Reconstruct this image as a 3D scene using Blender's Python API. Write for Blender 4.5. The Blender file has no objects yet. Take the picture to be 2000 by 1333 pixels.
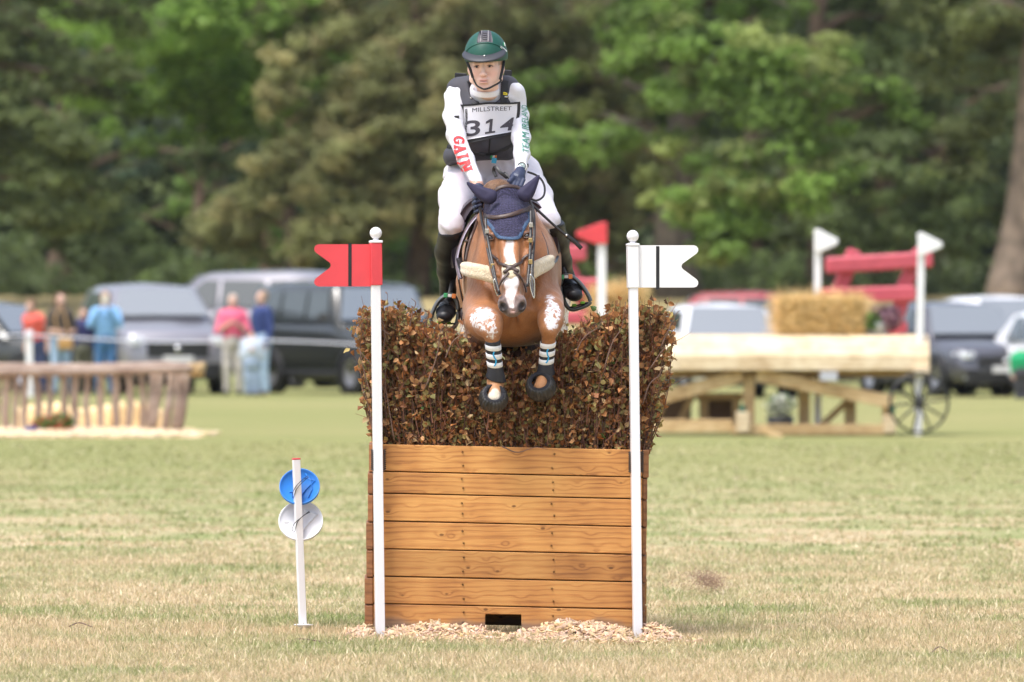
import bpy, bmesh, math, random
import numpy as np
from mathutils import Vector, Matrix
from mathutils.bvhtree import BVHTree
R = math.radians
rng = np.random.default_rng(7)
random.seed(7)
sc = bpy.context.scene
C = sc.collection
# ---------------------------------------------------------------- camera, sky, sun, exposure
F = 16667.0      # focal length in photo pixels (300 mm on 36 mm, 2000 px wide)
H = 1.58         # camera height
HOR = 589.0      # photo row of the horizon
cam = bpy.data.cameras.new('camera'); camo = bpy.data.objects.new('camera', cam); C.objects.link(camo)
camo.location = (0, 0, H); camo.rotation_euler = (R(90), 0, 0)
cam.lens = 300; cam.sensor_width = 36; cam.shift_y = -(666.5 - HOR) / 2000
cam.clip_start = 1; cam.clip_end = 3000
cam.dof.use_dof = True; cam.dof.focus_distance = 39.95; cam.dof.aperture_fstop = 5.2
sc.camera = camo
w = bpy.data.worlds.new('World'); sc.world = w; w.use_nodes = True
nt = w.node_tree; bg = nt.nodes['Background']
sky = nt.nodes.new('ShaderNodeTexSky'); sky.sky_type = 'NISHITA'; sky.sun_disc = False
SUN_EL, SUN_AZ = 66, 222      # azimuth: compass direction the light comes from, 180 = from behind the camera
sky.sun_elevation = R(SUN_EL); sky.sun_rotation = R(SUN_AZ); sky.dust_density = 4.0; sky.air_density = 1.0
hs = nt.nodes.new('ShaderNodeHueSaturation'); hs.inputs['Saturation'].default_value = 0.66
nt.links.new(sky.outputs[0], hs.inputs['Color']); nt.links.new(hs.outputs[0], bg.inputs[0])
bg.inputs[1].default_value = 0.15
sun = bpy.data.lights.new('sun', 'SUN'); suno = bpy.data.objects.new('sun', sun); C.objects.link(suno)
sun.energy = 1.15; sun.angle = R(18); sun.color = (1, .985, .965)
az = R(SUN_AZ); el = R(SUN_EL)
sdir = Vector((math.sin(az) * math.cos(el), math.cos(az) * math.cos(el), math.sin(el)))
suno.rotation_euler = sdir.to_track_quat('Z', 'Y').to_euler(); suno.location = (0, 30, 20)
sc.view_settings.view_transform = 'Standard'; sc.view_settings.look = 'None'
sc.view_settings.exposure = 1.06; sc.view_settings.gamma = 1; sc.view_settings.use_curve_mapping = False
sc.cycles.use_denoising = True; sc.cycles.max_bounces = 6; sc.cycles.transparent_max_bounces = 8
sc.cycles.caustics_reflective = False; sc.cycles.caustics_refractive = False

# thin air between the camera and the trees
HAZE = .00008

def P(px, py, Y):
    """the point at distance Y that the photograph shows at pixel (px, py)"""
    return Vector(((px - 1000) * Y / F, Y, H - (py - HOR) * Y / F))
def S(px, Y=40.0):
    return px * Y / F

# ---------------------------------------------------------------- materials
def lk(n, a, b): n.links.new(a, b)
_mats = {}
def mat(name, col=(.5, .5, .5), rough=.6, metal=0, attr=False, noise=None, bump=None, spec=.5, coat=0, sss=0, transl=0, sheen=0, dark=None):
    """noise=(scale, amount[, detail]) varies value; bump=(scale, distance)"""
    if name in _mats: return _mats[name]
    m = bpy.data.materials.new(name); m.use_nodes = True; n = m.node_tree
    b = n.nodes['Principled BSDF']; out = n.nodes['Material Output']
    b.inputs['Base Color'].default_value = (*col, 1); b.inputs['Roughness'].default_value = rough
    b.inputs['Metallic'].default_value = metal; b.inputs['Specular IOR Level'].default_value = spec
    b.inputs['Coat Weight'].default_value = coat
    if sheen: b.inputs['Sheen Weight'].default_value = sheen
    if sss:
        b.inputs['Subsurface Weight'].default_value = sss; b.inputs['Subsurface Radius'].default_value = (.012, .005, .003); b.inputs['Subsurface Scale'].default_value = 1
    src = None
    if attr:
        a = n.nodes.new('ShaderNodeAttribute'); a.attribute_name = 'Col'; src = a.outputs['Color']
        lk(n, src, b.inputs['Base Color'])
    tc = None
    if noise or bump:
        tc = n.nodes.new('ShaderNodeTexCoord')
    if noise:
        t = n.nodes.new('ShaderNodeTexNoise'); t.inputs['Scale'].default_value = noise[0]; t.inputs['Detail'].default_value = noise[2] if len(noise) > 2 else 4
        lk(n, tc.outputs['Object'], t.inputs['Vector'])
        mr = n.nodes.new('ShaderNodeMapRange'); mr.inputs[1].default_value = .3; mr.inputs[2].default_value = .7
        mr.inputs[3].default_value = 1 - noise[1]; mr.inputs[4].default_value = 1 + noise[1]
        lk(n, t.outputs[0], mr.inputs[0])
        mx = n.nodes.new('ShaderNodeVectorMath'); mx.operation = 'MULTIPLY'
        if src: lk(n, src, mx.inputs[0])
        else: mx.inputs[0].default_value = col
        lk(n, mr.outputs[0], mx.inputs[1]); lk(n, mx.outputs[0], b.inputs['Base Color']); src = mx.outputs[0]
    if bump:
        t = n.nodes.new('ShaderNodeTexNoise'); t.inputs['Scale'].default_value = bump[0]; t.inputs['Detail'].default_value = 3
        lk(n, tc.outputs['Object'], t.inputs['Vector'])
        bp = n.nodes.new('ShaderNodeBump'); bp.inputs['Distance'].default_value = bump[1]; bp.inputs['Strength'].default_value = 1
        lk(n, t.outputs[0], bp.inputs['Height']); lk(n, bp.outputs[0], b.inputs['Normal'])
    if transl:
        tr = n.nodes.new('ShaderNodeBsdfTranslucent'); mxs = n.nodes.new('ShaderNodeMixShader'); mxs.inputs[0].default_value = transl
        if src: lk(n, src, tr.inputs[0])
        else: tr.inputs[0].default_value = (*col, 1)
        lk(n, b.outputs[0], mxs.inputs[1]); lk(n, tr.outputs[0], mxs.inputs[2]); lk(n, mxs.outputs[0], out.inputs[0])
    _mats[name] = m
    return m

# ---------------------------------------------------------------- mesh helpers
def mesh_np(name, V, Fq, smooth=True, col=None, extra=None):
    """V (n,3), Fq (m,k) constant-size faces, or a list of such arrays"""
    me = bpy.data.meshes.new(name)
    V = np.asarray(V, dtype=np.float32).reshape(-1, 3)
    Fl = [np.asarray(f, dtype=np.int32) for f in (Fq if isinstance(Fq, (list, tuple)) else [Fq]) if len(f)]
    me.vertices.add(len(V)); me.vertices.foreach_set('co', V.ravel())
    tot = sum(f.size for f in Fl); npoly = sum(len(f) for f in Fl)
    me.loops.add(tot); me.polygons.add(npoly)
    me.loops.foreach_set('vertex_index', np.concatenate([f.ravel() for f in Fl]))
    st = []; o = 0
    for f in Fl:
        k = f.shape[1]; st.append(o + np.arange(len(f), dtype=np.int32) * k); o += f.size
    me.polygons.foreach_set('loop_start', np.concatenate(st).astype(np.int32))
    me.update(calc_edges=True)
    if smooth: me.polygons.foreach_set('use_smooth', np.ones(npoly, dtype=bool))
    if col is not None:
        a = me.color_attributes.new('Col', 'FLOAT_COLOR', 'POINT')
        c = np.ones((len(V), 4), np.float32); c[:, :3] = col; a.data.foreach_set('color', c.ravel())
    for k, v in (extra or {}).items():
        a = me.attributes.new(k, 'FLOAT', 'POINT'); a.data.foreach_set('value', np.asarray(v, np.float32))
    me.validate()
    return me

def tag(o, label=None, cat=None, group=None, kind=None):
    if label: o['label'] = label
    if cat: o['category'] = cat
    if group: o['group'] = group
    if kind: o['kind'] = kind
    return o
def thing(name, label, cat, loc=(0, 0, 0), group=None):
    o = bpy.data.objects.new(name, None); C.objects.link(o); o.location = loc; o.empty_display_size = .1
    return tag(o, label, cat, group)
def obj(name, me, m=None, parent=None):
    """link mesh me (world coordinates) as an object under parent"""
    o = bpy.data.objects.new(name, me); C.objects.link(o)
    if m is not None:
        me.materials.clear()
        for x in (m if isinstance(m, (list, tuple)) else [m]): me.materials.append(x)
    if parent is not None:
        o.parent = parent
        o.matrix_parent_inverse = wm(parent).inverted()
    return o
def wm(o):
    m = o.matrix_basis.copy()
    if o.parent is not None: m = wm(o.parent) @ o.matrix_parent_inverse @ m
    return m
def bm_mesh(bm, name='m', smooth=False):
    bmesh.ops.recalc_face_normals(bm, faces=bm.faces)
    me = bpy.data.meshes.new(name); bm.to_mesh(me); bm.free()
    if smooth: me.polygons.foreach_set('use_smooth', [True] * len(me.polygons))
    return me
def box_bm(c, s, rot=None, bev=0, seg=1, bm=None):
    bm2 = bmesh.new(); bmesh.ops.create_cube(bm2, size=1)
    for v in bm2.verts: v.co = Vector((v.co.x * s[0], v.co.y * s[1], v.co.z * s[2]))
    if bev: bmesh.ops.bevel(bm2, geom=list(bm2.edges), offset=bev, segments=seg, affect='EDGES', profile=.5)
    M = Matrix.Translation(Vector(c)) @ (rot.to_4x4() if rot is not None else Matrix())
    bm2.transform(M)
    if bm is None: return bm2
    me = bpy.data.meshes.new('t'); bm2.to_mesh(me); bm2.free(); bm.from_mesh(me); bpy.data.meshes.remove(me)
    return bm
def box(c, s, rot=None, bev=0, seg=1, smooth=False):
    return bm_mesh(box_bm(c, s, rot, bev, seg), 'box', smooth)
def beam(a, b, wx, wz, bev=.005, up=(0, 0, 1), bm=None):
    """box from a to b with cross section wx (sideways) x wz"""
    a = Vector(a); b = Vector(b); d = (b - a); L = d.length; d.normalize()
    s = d.cross(Vector(up)).normalized(); u = s.cross(d)
    rot = Matrix((s, d, u)).transposed()
    return box_bm((a + b) / 2, (wx, L, wz), rot, bev, 1, bm)
def spline(pts, n):
    """Catmull-Rom through pts (any dimension), n samples"""
    p = np.array(pts, float); m = len(p)
    if m == 2: 
        t = np.linspace(0, 1, n)[:, None]; return p[0] * (1 - t) + p[1] * t
    q = np.vstack([2 * p[0] - p[1], p, 2 * p[-1] - p[-2]])
    t = np.linspace(0, m - 1 - 1e-9, n); i = t.astype(int); f = (t - i)[:, None]
    a, b, c, d = q[i], q[i + 1], q[i + 2], q[i + 3]
    return .5 * (2 * b + (c - a) * f + (2 * a - 5 * b + 4 * c - d) * f ** 2 + (3 * b - a - 3 * c + d) * f ** 3)
def tube_arr(pts, rad, k=8, cap=True, flat=None, up=None):
    """arrays of a tube; flat=(w,t) gives a strap section in the frame (side, up)"""
    p = np.array([list(x) for x in pts], float); n = len(p)
    rad = np.broadcast_to(np.asarray(rad, float), (n,))
    T = np.gradient(p, axis=0); T /= np.linalg.norm(T, axis=1)[:, None] + 1e-12
    if up is None:
        ref = np.array([0, 0, 1.]) if abs(T[:, 2]).mean() < .8 else np.array([0, 1., 0])
        U = np.tile(ref, (n, 1))
    else: U = np.broadcast_to(np.array(up, float), (n, 3))
    Sx = np.cross(T, U); Sx /= np.linalg.norm(Sx, axis=1)[:, None] + 1e-12
    Ux = np.cross(Sx, T)
    if flat is None:
        a = np.linspace(0, 2 * np.pi, k, endpoint=False)
        V = p[:, None] + rad[:, None, None] * (np.cos(a)[None, :, None] * Sx[:, None] + np.sin(a)[None, :, None] * Ux[:, None])
    else:
        k = 8; cs = np.array([(-1, -.4), (-1, .4), (-.8, 1), (.8, 1), (1, .4), (1, -.4), (.8, -1), (-.8, -1)], float)
        wv = np.broadcast_to(np.asarray(flat[0], float), (n,)) / 2; tv = flat[1] / 2
        V = p[:, None] + (cs[None, :, 0, None] * wv[:, None, None]) * Sx[:, None] + cs[None, :, 1, None] * tv * Ux[:, None]
    V = V.reshape(-1, 3)
    i = np.arange(n - 1)[:, None] * k; j = np.arange(k)[None]; j2 = (j + 1) % k
    Fq = np.stack([i + j, i + k + j, i + k + j2, i + j2], -1).reshape(-1, 4)
    if cap:
        V = np.vstack([V, p[:1], p[-1:]]); c0 = n * k; jj = np.arange(k); jn = (jj + 1) % k
        tri = np.vstack([np.stack([np.full(k, c0), jj, jn], -1), np.stack([np.full(k, c0 + 1), (n - 1) * k + jn, (n - 1) * k + jj], -1)])
    else: tri = np.zeros((0, 3), int)
    return V, Fq, tri
class Acc:
    """collects arrays of quads and triangles into one mesh"""
    def __init__(s): s.V = []; s.Q = []; s.T = []; s.Cc = []; s.n = 0
    def add(s, V, Q=None, T=None, col=None):
        V = np.asarray(V, float); s.V.append(V)
        if Q is not None and len(Q): s.Q.append(np.asarray(Q) + s.n)
        if T is not None and len(T): s.T.append(np.asarray(T) + s.n)
        if col is not None: s.Cc.append(np.broadcast_to(np.asarray(col, float), (len(V), 3)))
        s.n += len(V); return s
    def tube(s, pts, rad, k=8, col=None, **kw):
        return s.add(*tube_arr(pts, rad, k, **kw), col=col)
    def mesh(s, name='m', smooth=True):
        f = []
        if s.Q: f.append(np.vstack(s.Q))
        if s.T: f.append(np.vstack(s.T))
        return mesh_np(name, np.vstack(s.V), f, smooth, np.vstack(s.Cc) if s.Cc else None)
def tube(pts, rad, k=8, smooth=True, **kw): return Acc().tube(pts, rad, k, **kw).mesh('tube', smooth)
def lathe(prof, c, axis='Z', k=32, smooth=True):
    """prof: (r, h) list"""
    pr = np.array(prof, float); a = np.linspace(0, 2 * np.pi, k, endpoint=False)
    V = np.stack([pr[:, 0, None] * np.cos(a), pr[:, 0, None] * np.sin(a), np.repeat(pr[:, 1, None], k, 1)], -1).reshape(-1, 3)
    if axis == 'Y': V = V[:, [0, 2, 1]] * (1, 1, -1)
    if axis == 'X': V = V[:, [2, 0, 1]]
    V = V + np.array(list(c))
    n = len(pr); i = np.arange(n - 1)[:, None] * k; j = np.arange(k)[None]; j2 = (j + 1) % k
    return V, np.stack([i + j, i + j2, i + k + j2, i + k + j], -1).reshape(-1, 4)
def lathe_mesh(prof, c, axis='Z', k=32, smooth=True):
    V, Q = lathe(prof, c, axis, k); return mesh_np('lathe', V, Q, smooth)
def prism(outline, d0, d1, bev=0):
    """outline: list of Vectors (world, planar); extruded from offset d0 to d1 (vectors)"""
    bm = bmesh.new(); vs = [bm.verts.new(Vector(p) + Vector(d0)) for p in outline]
    f = bm.faces.new(vs); r = bmesh.ops.extrude_face_region(bm, geom=[f])
    mv = [e for e in r['geom'] if isinstance(e, bmesh.types.BMVert)]
    bmesh.ops.translate(bm, verts=mv, vec=Vector(d1) - Vector(d0))
    if bev:
        bmesh.ops.bevel(bm, geom=list(bm.edges), offset=bev, segments=2, affect='EDGES', profile=.5)
    return bm_mesh(bm, 'prism')
def join_meshes(meshes, name='m'):
    bm = bmesh.new()
    for me in meshes: bm.from_mesh(me)
    return bm_mesh(bm, name)

# ---------------------------------------------------------------- signed distance modelling
class SDF:
    def __init__(s, lo, hi, h):
        s.h = h; s.lo = np.array(lo, float)
        n = np.ceil((np.array(hi, float) - s.lo) / h).astype(int) + 1
        s.ax = [(s.lo[i] + np.arange(n[i]) * h).astype(np.float32) for i in range(3)]
        s.D = np.full(n, 9.0, np.float32)
    def _reg(s, lo, hi, m):
        sl = []
        for i in range(3):
            a = max(0, int(math.floor((lo[i] - m - s.lo[i]) / s.h))); b = min(len(s.ax[i]), int(math.ceil((hi[i] + m - s.lo[i]) / s.h)) + 1)
            if b <= a: return None
            sl.append(slice(a, b))
        return tuple(sl)
    def _ap(s, sl, d, k, op):
        A = s.D[sl]
        if op == 'add':
            if k > 0:
                h = np.maximum(k - np.abs(A - d), 0) / k; s.D[sl] = np.minimum(A, d) - h * h * k * .25
            else: s.D[sl] = np.minimum(A, d)
        elif op == 'sub':
            d = -d; h = np.maximum(k - np.abs(A - d), 0) / max(k, 1e-6); s.D[sl] = np.maximum(A, d) + h * h * k * .25
        return s
    def cone(s, a, b, ra, rb=None, k=.02, op='add', flat=None):
        """round cone; flat=(axis, factor) widens the section along axis"""
        rb = ra if rb is None else rb; a = np.array(list(a), float); b = np.array(list(b), float)
        fm = flat[1] if flat else 1; r = max(ra, rb) * max(1, fm)
        sl = s._reg(np.minimum(a, b) - r, np.maximum(a, b) + r, k + 2.5 * s.h)
        if sl is None: return s
        X = (s.ax[0][sl[0]] - a[0])[:, None, None]; Y = (s.ax[1][sl[1]] - a[1])[None, :, None]; Z = (s.ax[2][sl[2]] - a[2])[None, None, :]
        v = b - a; L = (v ** 2).sum() + 1e-12
        t = np.clip((X * v[0] + Y * v[1] + Z * v[2]) / L, 0, 1)
        dx = X - t * v[0]; dy = Y - t * v[1]; dz = Z - t * v[2]
        if flat:
            u = np.array(flat[0], float); u /= np.linalg.norm(u); c = (dx * u[0] + dy * u[1] + dz * u[2]) * (1 - 1 / fm)
            dx = dx - c * u[0]; dy = dy - c * u[1]; dz = dz - c * u[2]
        d = np.sqrt(dx * dx + dy * dy + dz * dz) - (ra + (rb - ra) * t)
        return s._ap(sl, d.astype(np.float32), k, op)
    def ell(s, c, r, rot=None, k=.02, op='add'):
        c = np.array(list(c), float); r = np.array(r, float); rm = r.max()
        bl = r if rot is None else np.array([rm] * 3)
        sl = s._reg(c - bl, c + bl, k + 2.5 * s.h)
        if sl is None: return s
        X = (s.ax[0][sl[0]] - c[0])[:, None, None]; Y = (s.ax[1][sl[1]] - c[1])[None, :, None]; Z = (s.ax[2][sl[2]] - c[2])[None, None, :]
        if rot is not None:
            m = np.array(rot.to_3x3().transposed())
            X, Y, Z = (m[i, 0] * X + m[i, 1] * Y + m[i, 2] * Z for i in range(3))
        k0 = np.sqrt((X / r[0]) ** 2 + (Y / r[1]) ** 2 + (Z / r[2]) ** 2)
        k1 = np.sqrt((X / r[0] ** 2) ** 2 + (Y / r[1] ** 2) ** 2 + (Z / r[2] ** 2) ** 2) + 1e-9
        return s._ap(sl, (k0 * (k0 - 1) / k1).astype(np.float32), k, op)
    def plane(s, p, n, k=.01):
        """cut away the side the normal points to"""
        n = np.array(n, float); n /= np.linalg.norm(n); p = np.array(list(p), float)
        d = (s.ax[0] - p[0])[:, None, None] * n[0] + (s.ax[1] - p[1])[None, :, None] * n[1] + (s.ax[2] - p[2])[None, None, :] * n[2]
        A = s.D; h = np.maximum(k - np.abs(A - d), 0) / max(k, 1e-6); s.D = (np.maximum(A, d) + h * h * k * .25).astype(np.float32)
        return s
    def chain(s, pts, rads, k=.02, **kw):
        for i in range(len(pts) - 1): s.cone(pts[i], pts[i + 1], rads[i], rads[i + 1], k=k if i else kw.pop('k0', k), **kw)
        return s
    def nets(s):
        D = s.D; ins = D < 0
        a = ins[:-1, :-1, :-1].astype(np.int8)
        for dx in (0, 1):
            for dy in (0, 1):
                for dz in (0, 1):
                    if dx or dy or dz:
                        nx, ny, nz = D.shape; a = a + ins[dx:nx - 1 + dx, dy:ny - 1 + dy, dz:nz - 1 + dz]
        act = (a > 0) & (a < 8); I = np.argwhere(act); idx = np.full(act.shape, -1, np.int32); idx[act] = np.arange(len(I))
        acc = np.zeros((len(I), 3)); cnt = np.zeros(len(I))
        cs = [(0, 0, 0), (1, 0, 0), (0, 1, 0), (0, 0, 1), (1, 1, 0), (1, 0, 1), (0, 1, 1), (1, 1, 1)]
        for p in cs:
            for ax in range(3):
                if p[ax] == 0:
                    q = list(p); q[ax] = 1
                    dp = D[I[:, 0] + p[0], I[:, 1] + p[1], I[:, 2] + p[2]]; dq = D[I[:, 0] + q[0], I[:, 1] + q[1], I[:, 2] + q[2]]
                    m = (dp < 0) != (dq < 0); t = np.where(m, dp / np.where(m, dp - dq, 1), 0); t = np.clip(t, 0, 1)
                    v = np.tile(np.array(p, float), (len(I), 1)); v[:, ax] += t
                    acc += v * m[:, None]; cnt += m
        V = (I + acc / cnt[:, None]) * s.h + s.lo
        Q = []
        for ax in range(3):
            sh = [slice(None)] * 3; s2 = [slice(None)] * 3; sh[ax] = slice(0, -1); s2[ax] = slice(1, None)
            A = ins[tuple(sh)]; B = ins[tuple(s2)]; E = np.argwhere(A != B)
            b, c = [(1, 2), (2, 0), (0, 1)][ax]
            ok = (E[:, b] > 0) & (E[:, c] > 0) & (E[:, b] < D.shape[b] - 1) & (E[:, c] < D.shape[c] - 1); E = E[ok]
            def g(db, dc):
                e = E.copy(); e[:, b] -= db; e[:, c] -= dc; return idx[e[:, 0], e[:, 1], e[:, 2]]
            q = np.stack([g(1, 1), g(0, 1), g(0, 0), g(1, 0)], -1)
            fl = ~A[E[:, 0], E[:, 1], E[:, 2]]; q[fl] = q[fl][:, ::-1]; q = q[(q >= 0).all(1)]
            Q.append(q)
        return V, np.vstack(Q)
def bvh_of(V, Q): return BVHTree.FromPolygons([tuple(v) for v in V], [tuple(int(x) for x in q) for q in Q])
def cast(bvh, px, py, off=0.0, y0=38.0, maxd=10):
    """hit of the line of sight through the pixel; returns point lifted off the surface along its normal, and the normal"""
    o = P(px, py, y0); d = (P(px, py, y0 + 1) - o).normalized()
    h = bvh.ray_cast(o, d, maxd)
    if h[0] is None: return None, None
    n = h[1]
    if n.dot(d) > 0: n = -n
    return h[0] + n * off, n
def strap(bvh, pts, wd, th, off=.003, n=40, px=True, y0=38.0):
    """a flat strap laid over a surface along photo-pixel points"""
    s = spline(pts, n); pos = []; nor = []
    for a in s:
        p, q = cast(bvh, a[0], a[1], off, y0)
        pos.append([a[0], a[1]] + ([p.y] + list(q) + list(p) if p is not None else [np.nan, 0, -1, 0, 0, 0, 0]))
    pos = np.array(pos); md = np.nanmedian(pos[:, 2]); bad = ~(np.abs(pos[:, 2] - md) < .12); ok = np.where(~bad)[0]; ia = np.arange(len(pos))
    pos[:, 2] = np.interp(ia, ok, pos[ok, 2]); pos[bad, 3:6] = (0, -1, 0); pos[bad, 2] += .004 * np.array([np.abs(ok - i).min() for i in ia[bad]])
    nor = pos[:, 3:6]; pos = np.array([list(P(*q[:3])) if b_ else q[6:] for q, b_ in zip(pos, bad)])
    for _ in range(8):
        pos[1:-1] = (pos[:-2] + 2 * pos[1:-1] + pos[2:]) / 4; nor[1:-1] = (nor[:-2] + nor[1:-1] + nor[2:]) / 3
    return tube_arr(pos, wd, flat=(wd, th), up=nor)
def patch(bvh, rows, nc, nr, off=.004, th=.003, y0=38.0, offf=None):
    """a sheet laid over a surface: rows = (py, xleft, xright[, pyleft offset, pyright offset]) in photo pixels"""
    rr = spline([tuple(r) + (0,) * (4 - len(r)) for r in rows], nr)
    Pn = np.zeros((nr, nc, 3)); Nn = np.zeros((nr, nc, 3)); last = None
    for i, r in enumerate(rr):
        for j in range(nc):
            t = j / (nc - 1); x = r[1] * (1 - t) + r[2] * t; y = r[0] + r[3] * (t - .5) * 2
            p, q = cast(bvh, x, y, 0, y0)
            if p is None: p, q = (last if last else (P(x, y, 40), Vector((0, -1, 0)))) ; p = P(x, y, p.y)
            last = (p, q); Pn[i, j] = p; Nn[i, j] = q
    for _ in range(2):
        Nn[1:-1, 1:-1] = (Nn[:-2, 1:-1] + Nn[2:, 1:-1] + Nn[1:-1, :-2] + Nn[1:-1, 2:] + Nn[1:-1, 1:-1]) / 5
    Nn /= np.linalg.norm(Nn, axis=2)[..., None]
    A = (Pn + Nn * off).reshape(-1, 3); B = (Pn + Nn * (off + th)).reshape(-1, 3); V = np.vstack([A, B]); n = nr * nc
    g = np.arange(n).reshape(nr, nc)
    q = np.stack([g[:-1, :-1], g[1:, :-1], g[1:, 1:], g[:-1, 1:]], -1).reshape(-1, 4)
    bd = np.concatenate([g[0, :], g[1:, -1], g[-1, ::-1][1:], g[::-1, 0][1:-1]]); b2 = np.roll(bd, -1)
    side = np.stack([bd, b2, b2 + n, bd + n], -1)
    return V, np.vstack([q[:, ::-1], q + n, side]), Pn + Nn * (off + th), Nn
# ================================================================ GROUND
def turf_colour(n):
    """straw and green patches of a mown field, from world position"""
    g = n.nodes.new('ShaderNodeNewGeometry')
    sx = n.nodes.new('ShaderNodeSeparateXYZ'); lk(n, g.outputs['Position'], sx.inputs[0])
    def noise(scale, detail=4, rough=.55):
        t = n.nodes.new('ShaderNodeTexNoise'); t.inputs['Scale'].default_value = scale; t.inputs['Detail'].default_value = detail
        t.inputs['Roughness'].default_value = rough; lk(n, g.outputs['Position'], t.inputs['Vector']); return t.outputs[0]
    def mth(op, a, b, c=None):
        m = n.nodes.new('ShaderNodeMath'); m.operation = op
        for i, x in enumerate((a, b, c)):
            if x is None: continue
            if isinstance(x, (int, float)): m.inputs[i].default_value = x
            else: lk(n, x, m.inputs[i])
        return m.outputs[0]
    def ramp(v, a, b, lo=0, hi=1):
        m = n.nodes.new('ShaderNodeMapRange'); m.interpolation_type = 'SMOOTHSTEP'
        lk(n, v, m.inputs[0]); m.inputs[1].default_value = a; m.inputs[2].default_value = b; m.inputs[3].default_value = lo; m.inputs[4].default_value = hi
        return m.outputs[0]
    def mix(f, a, b):
        m = n.nodes.new('ShaderNodeMix'); m.data_type = 'RGBA'
        if isinstance(f, (int, float)): m.inputs[0].default_value = f
        else: lk(n, f, m.inputs[0])
        for k, x in ((6, a), (7, b)):
            if isinstance(x, tuple): m.inputs[k].default_value = (*x, 1)
            else: lk(n, x, m.inputs[k])
        return m.outputs[2]
    big = noise(.75, 5); mid = noise(3.1, 3); far = noise(.12, 4)
    v = mth('ADD', big, mth('MULTIPLY', mth('SUBTRACT', mid, .5), .45))
    y = sx.outputs[1]
    bias = mth('ADD', ramp(y, 44, 80, 0, .11), ramp(y, 36, 39, -.05, 0))
    v2 = mth('ADD', v, bias)
    green = ramp(v2, .38, .72)
    near = mix(green, (.55, .44, .275), (.27, .31, .12))
    dry = ramp(mid, .55, .8, 0, .45)
    near = mix(dry, near, (.60, .49, .33))
    farc = mix(ramp(far, .35, .65), (.285, .295, .115), (.35, .33, .145))
    farc = mix(ramp(mid, .3, .8, 0, .35), farc, (.27, .29, .10))
    col = mix(ramp(y, 54, 92), near, farc)
    col = mix(ramp(y, 172, 186), col, (.42, .34, .17))
    return col, mid, ramp, mix
def ground_mat():
    m = bpy.data.materials.new('turf_ground'); m.use_nodes = True; n = m.node_tree; b = n.nodes['Principled BSDF']
    col, mid, ramp, mix = turf_colour(n)
    t = n.nodes.new('ShaderNodeTexNoise'); t.inputs['Scale'].default_value = 45; t.inputs['Detail'].default_value = 3
    g = n.nodes.new('ShaderNodeNewGeometry'); lk(n, g.outputs['Position'], t.inputs['Vector'])
    mr = ramp(t.outputs[0], .3, .7, .74, .96)
    vm = n.nodes.new('ShaderNodeVectorMath'); vm.operation = 'MULTIPLY'; lk(n, col, vm.inputs[0]); lk(n, mr, vm.inputs[1])
    lk(n, vm.outputs[0], b.inputs['Base Color']); b.inputs['Roughness'].default_value = 1; b.inputs['Specular IOR Level'].default_value = .1
    bp = n.nodes.new('ShaderNodeBump'); bp.inputs['Distance'].default_value = .02; lk(n, t.outputs[0], bp.inputs['Height']); lk(n, bp.outputs[0], b.inputs['Normal'])
    return m
def blade_mat():
    m = bpy.data.materials.new('grass_blade'); m.use_nodes = True; n = m.node_tree; b = n.nodes['Principled BSDF']
    col, mid, ramp, mix = turf_colour(n)
    a = n.nodes.new('ShaderNodeAttribute'); a.attribute_name = 'Col'
    sp = n.nodes.new('ShaderNodeSeparateColor'); lk(n, a.outputs['Color'], sp.inputs[0])
    c1 = mix(sp.outputs[0], col, (.82, .70, .50)); c2 = mix(sp.outputs[1], c1, (.17, .25, .06))
    vm = n.nodes.new('ShaderNodeVectorMath'); vm.operation = 'SCALE'; lk(n, c2, vm.inputs[0]); lk(n, sp.outputs[2], vm.inputs[3])
    lk(n, vm.outputs[0], b.inputs['Base Color']); b.inputs['Roughness'].default_value = .7; b.inputs['Specular IOR Level'].default_value = .25
    tr = n.nodes.new('ShaderNodeBsdfTranslucent'); lk(n, vm.outputs[0], tr.inputs[0])
    mx = n.nodes.new('ShaderNodeMixShader'); mx.inputs[0].default_value = .4
    lk(n, b.outputs[0], mx.inputs[1]); lk(n, tr.outputs[0], mx.inputs[2]); lk(n, mx.outputs[0], n.nodes['Material Output'].inputs[0])
    return m
def gz(x, y):
    x = np.asarray(x, float); y = np.asarray(y, float)
    t = np.clip((y - 158) / 45, 0, 1); rise = (t * t * (3 - 2 * t)) * 1.72
    near = np.clip((y - 30) / 6, 0, 1) * np.clip((110 - y) / 20, 0, 1)
    und = .012 * np.sin(x * 1.7 + y * .9) * np.sin(y * .7 - x * .6) * near
    return rise + und
xs = np.concatenate([np.linspace(-400, -24, 14), np.linspace(-20, -5, 10), np.linspace(-4.5, 4.5, 46), np.linspace(5, 20, 10), np.linspace(24, 400, 14)])
ys = np.concatenate([np.linspace(-60, 30, 8), np.linspace(32, 60, 113), np.linspace(61, 150, 60), np.linspace(152, 215, 40), np.linspace(225, 900, 12)])
X, Y_ = np.meshgrid(xs, ys, indexing='ij')
V = np.stack([X, Y_, gz(X, Y_)], -1).reshape(-1, 3); g = np.arange(len(V)).reshape(X.shape)
ground = obj('ground', mesh_np('ground', V, np.stack([g[:-1, :-1], g[1:, :-1], g[1:, 1:], g[:-1, 1:]], -1).reshape(-1, 4)), ground_mat())
tag(ground, 'mown field of dry straw coloured and green grass', kind='structure')
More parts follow.
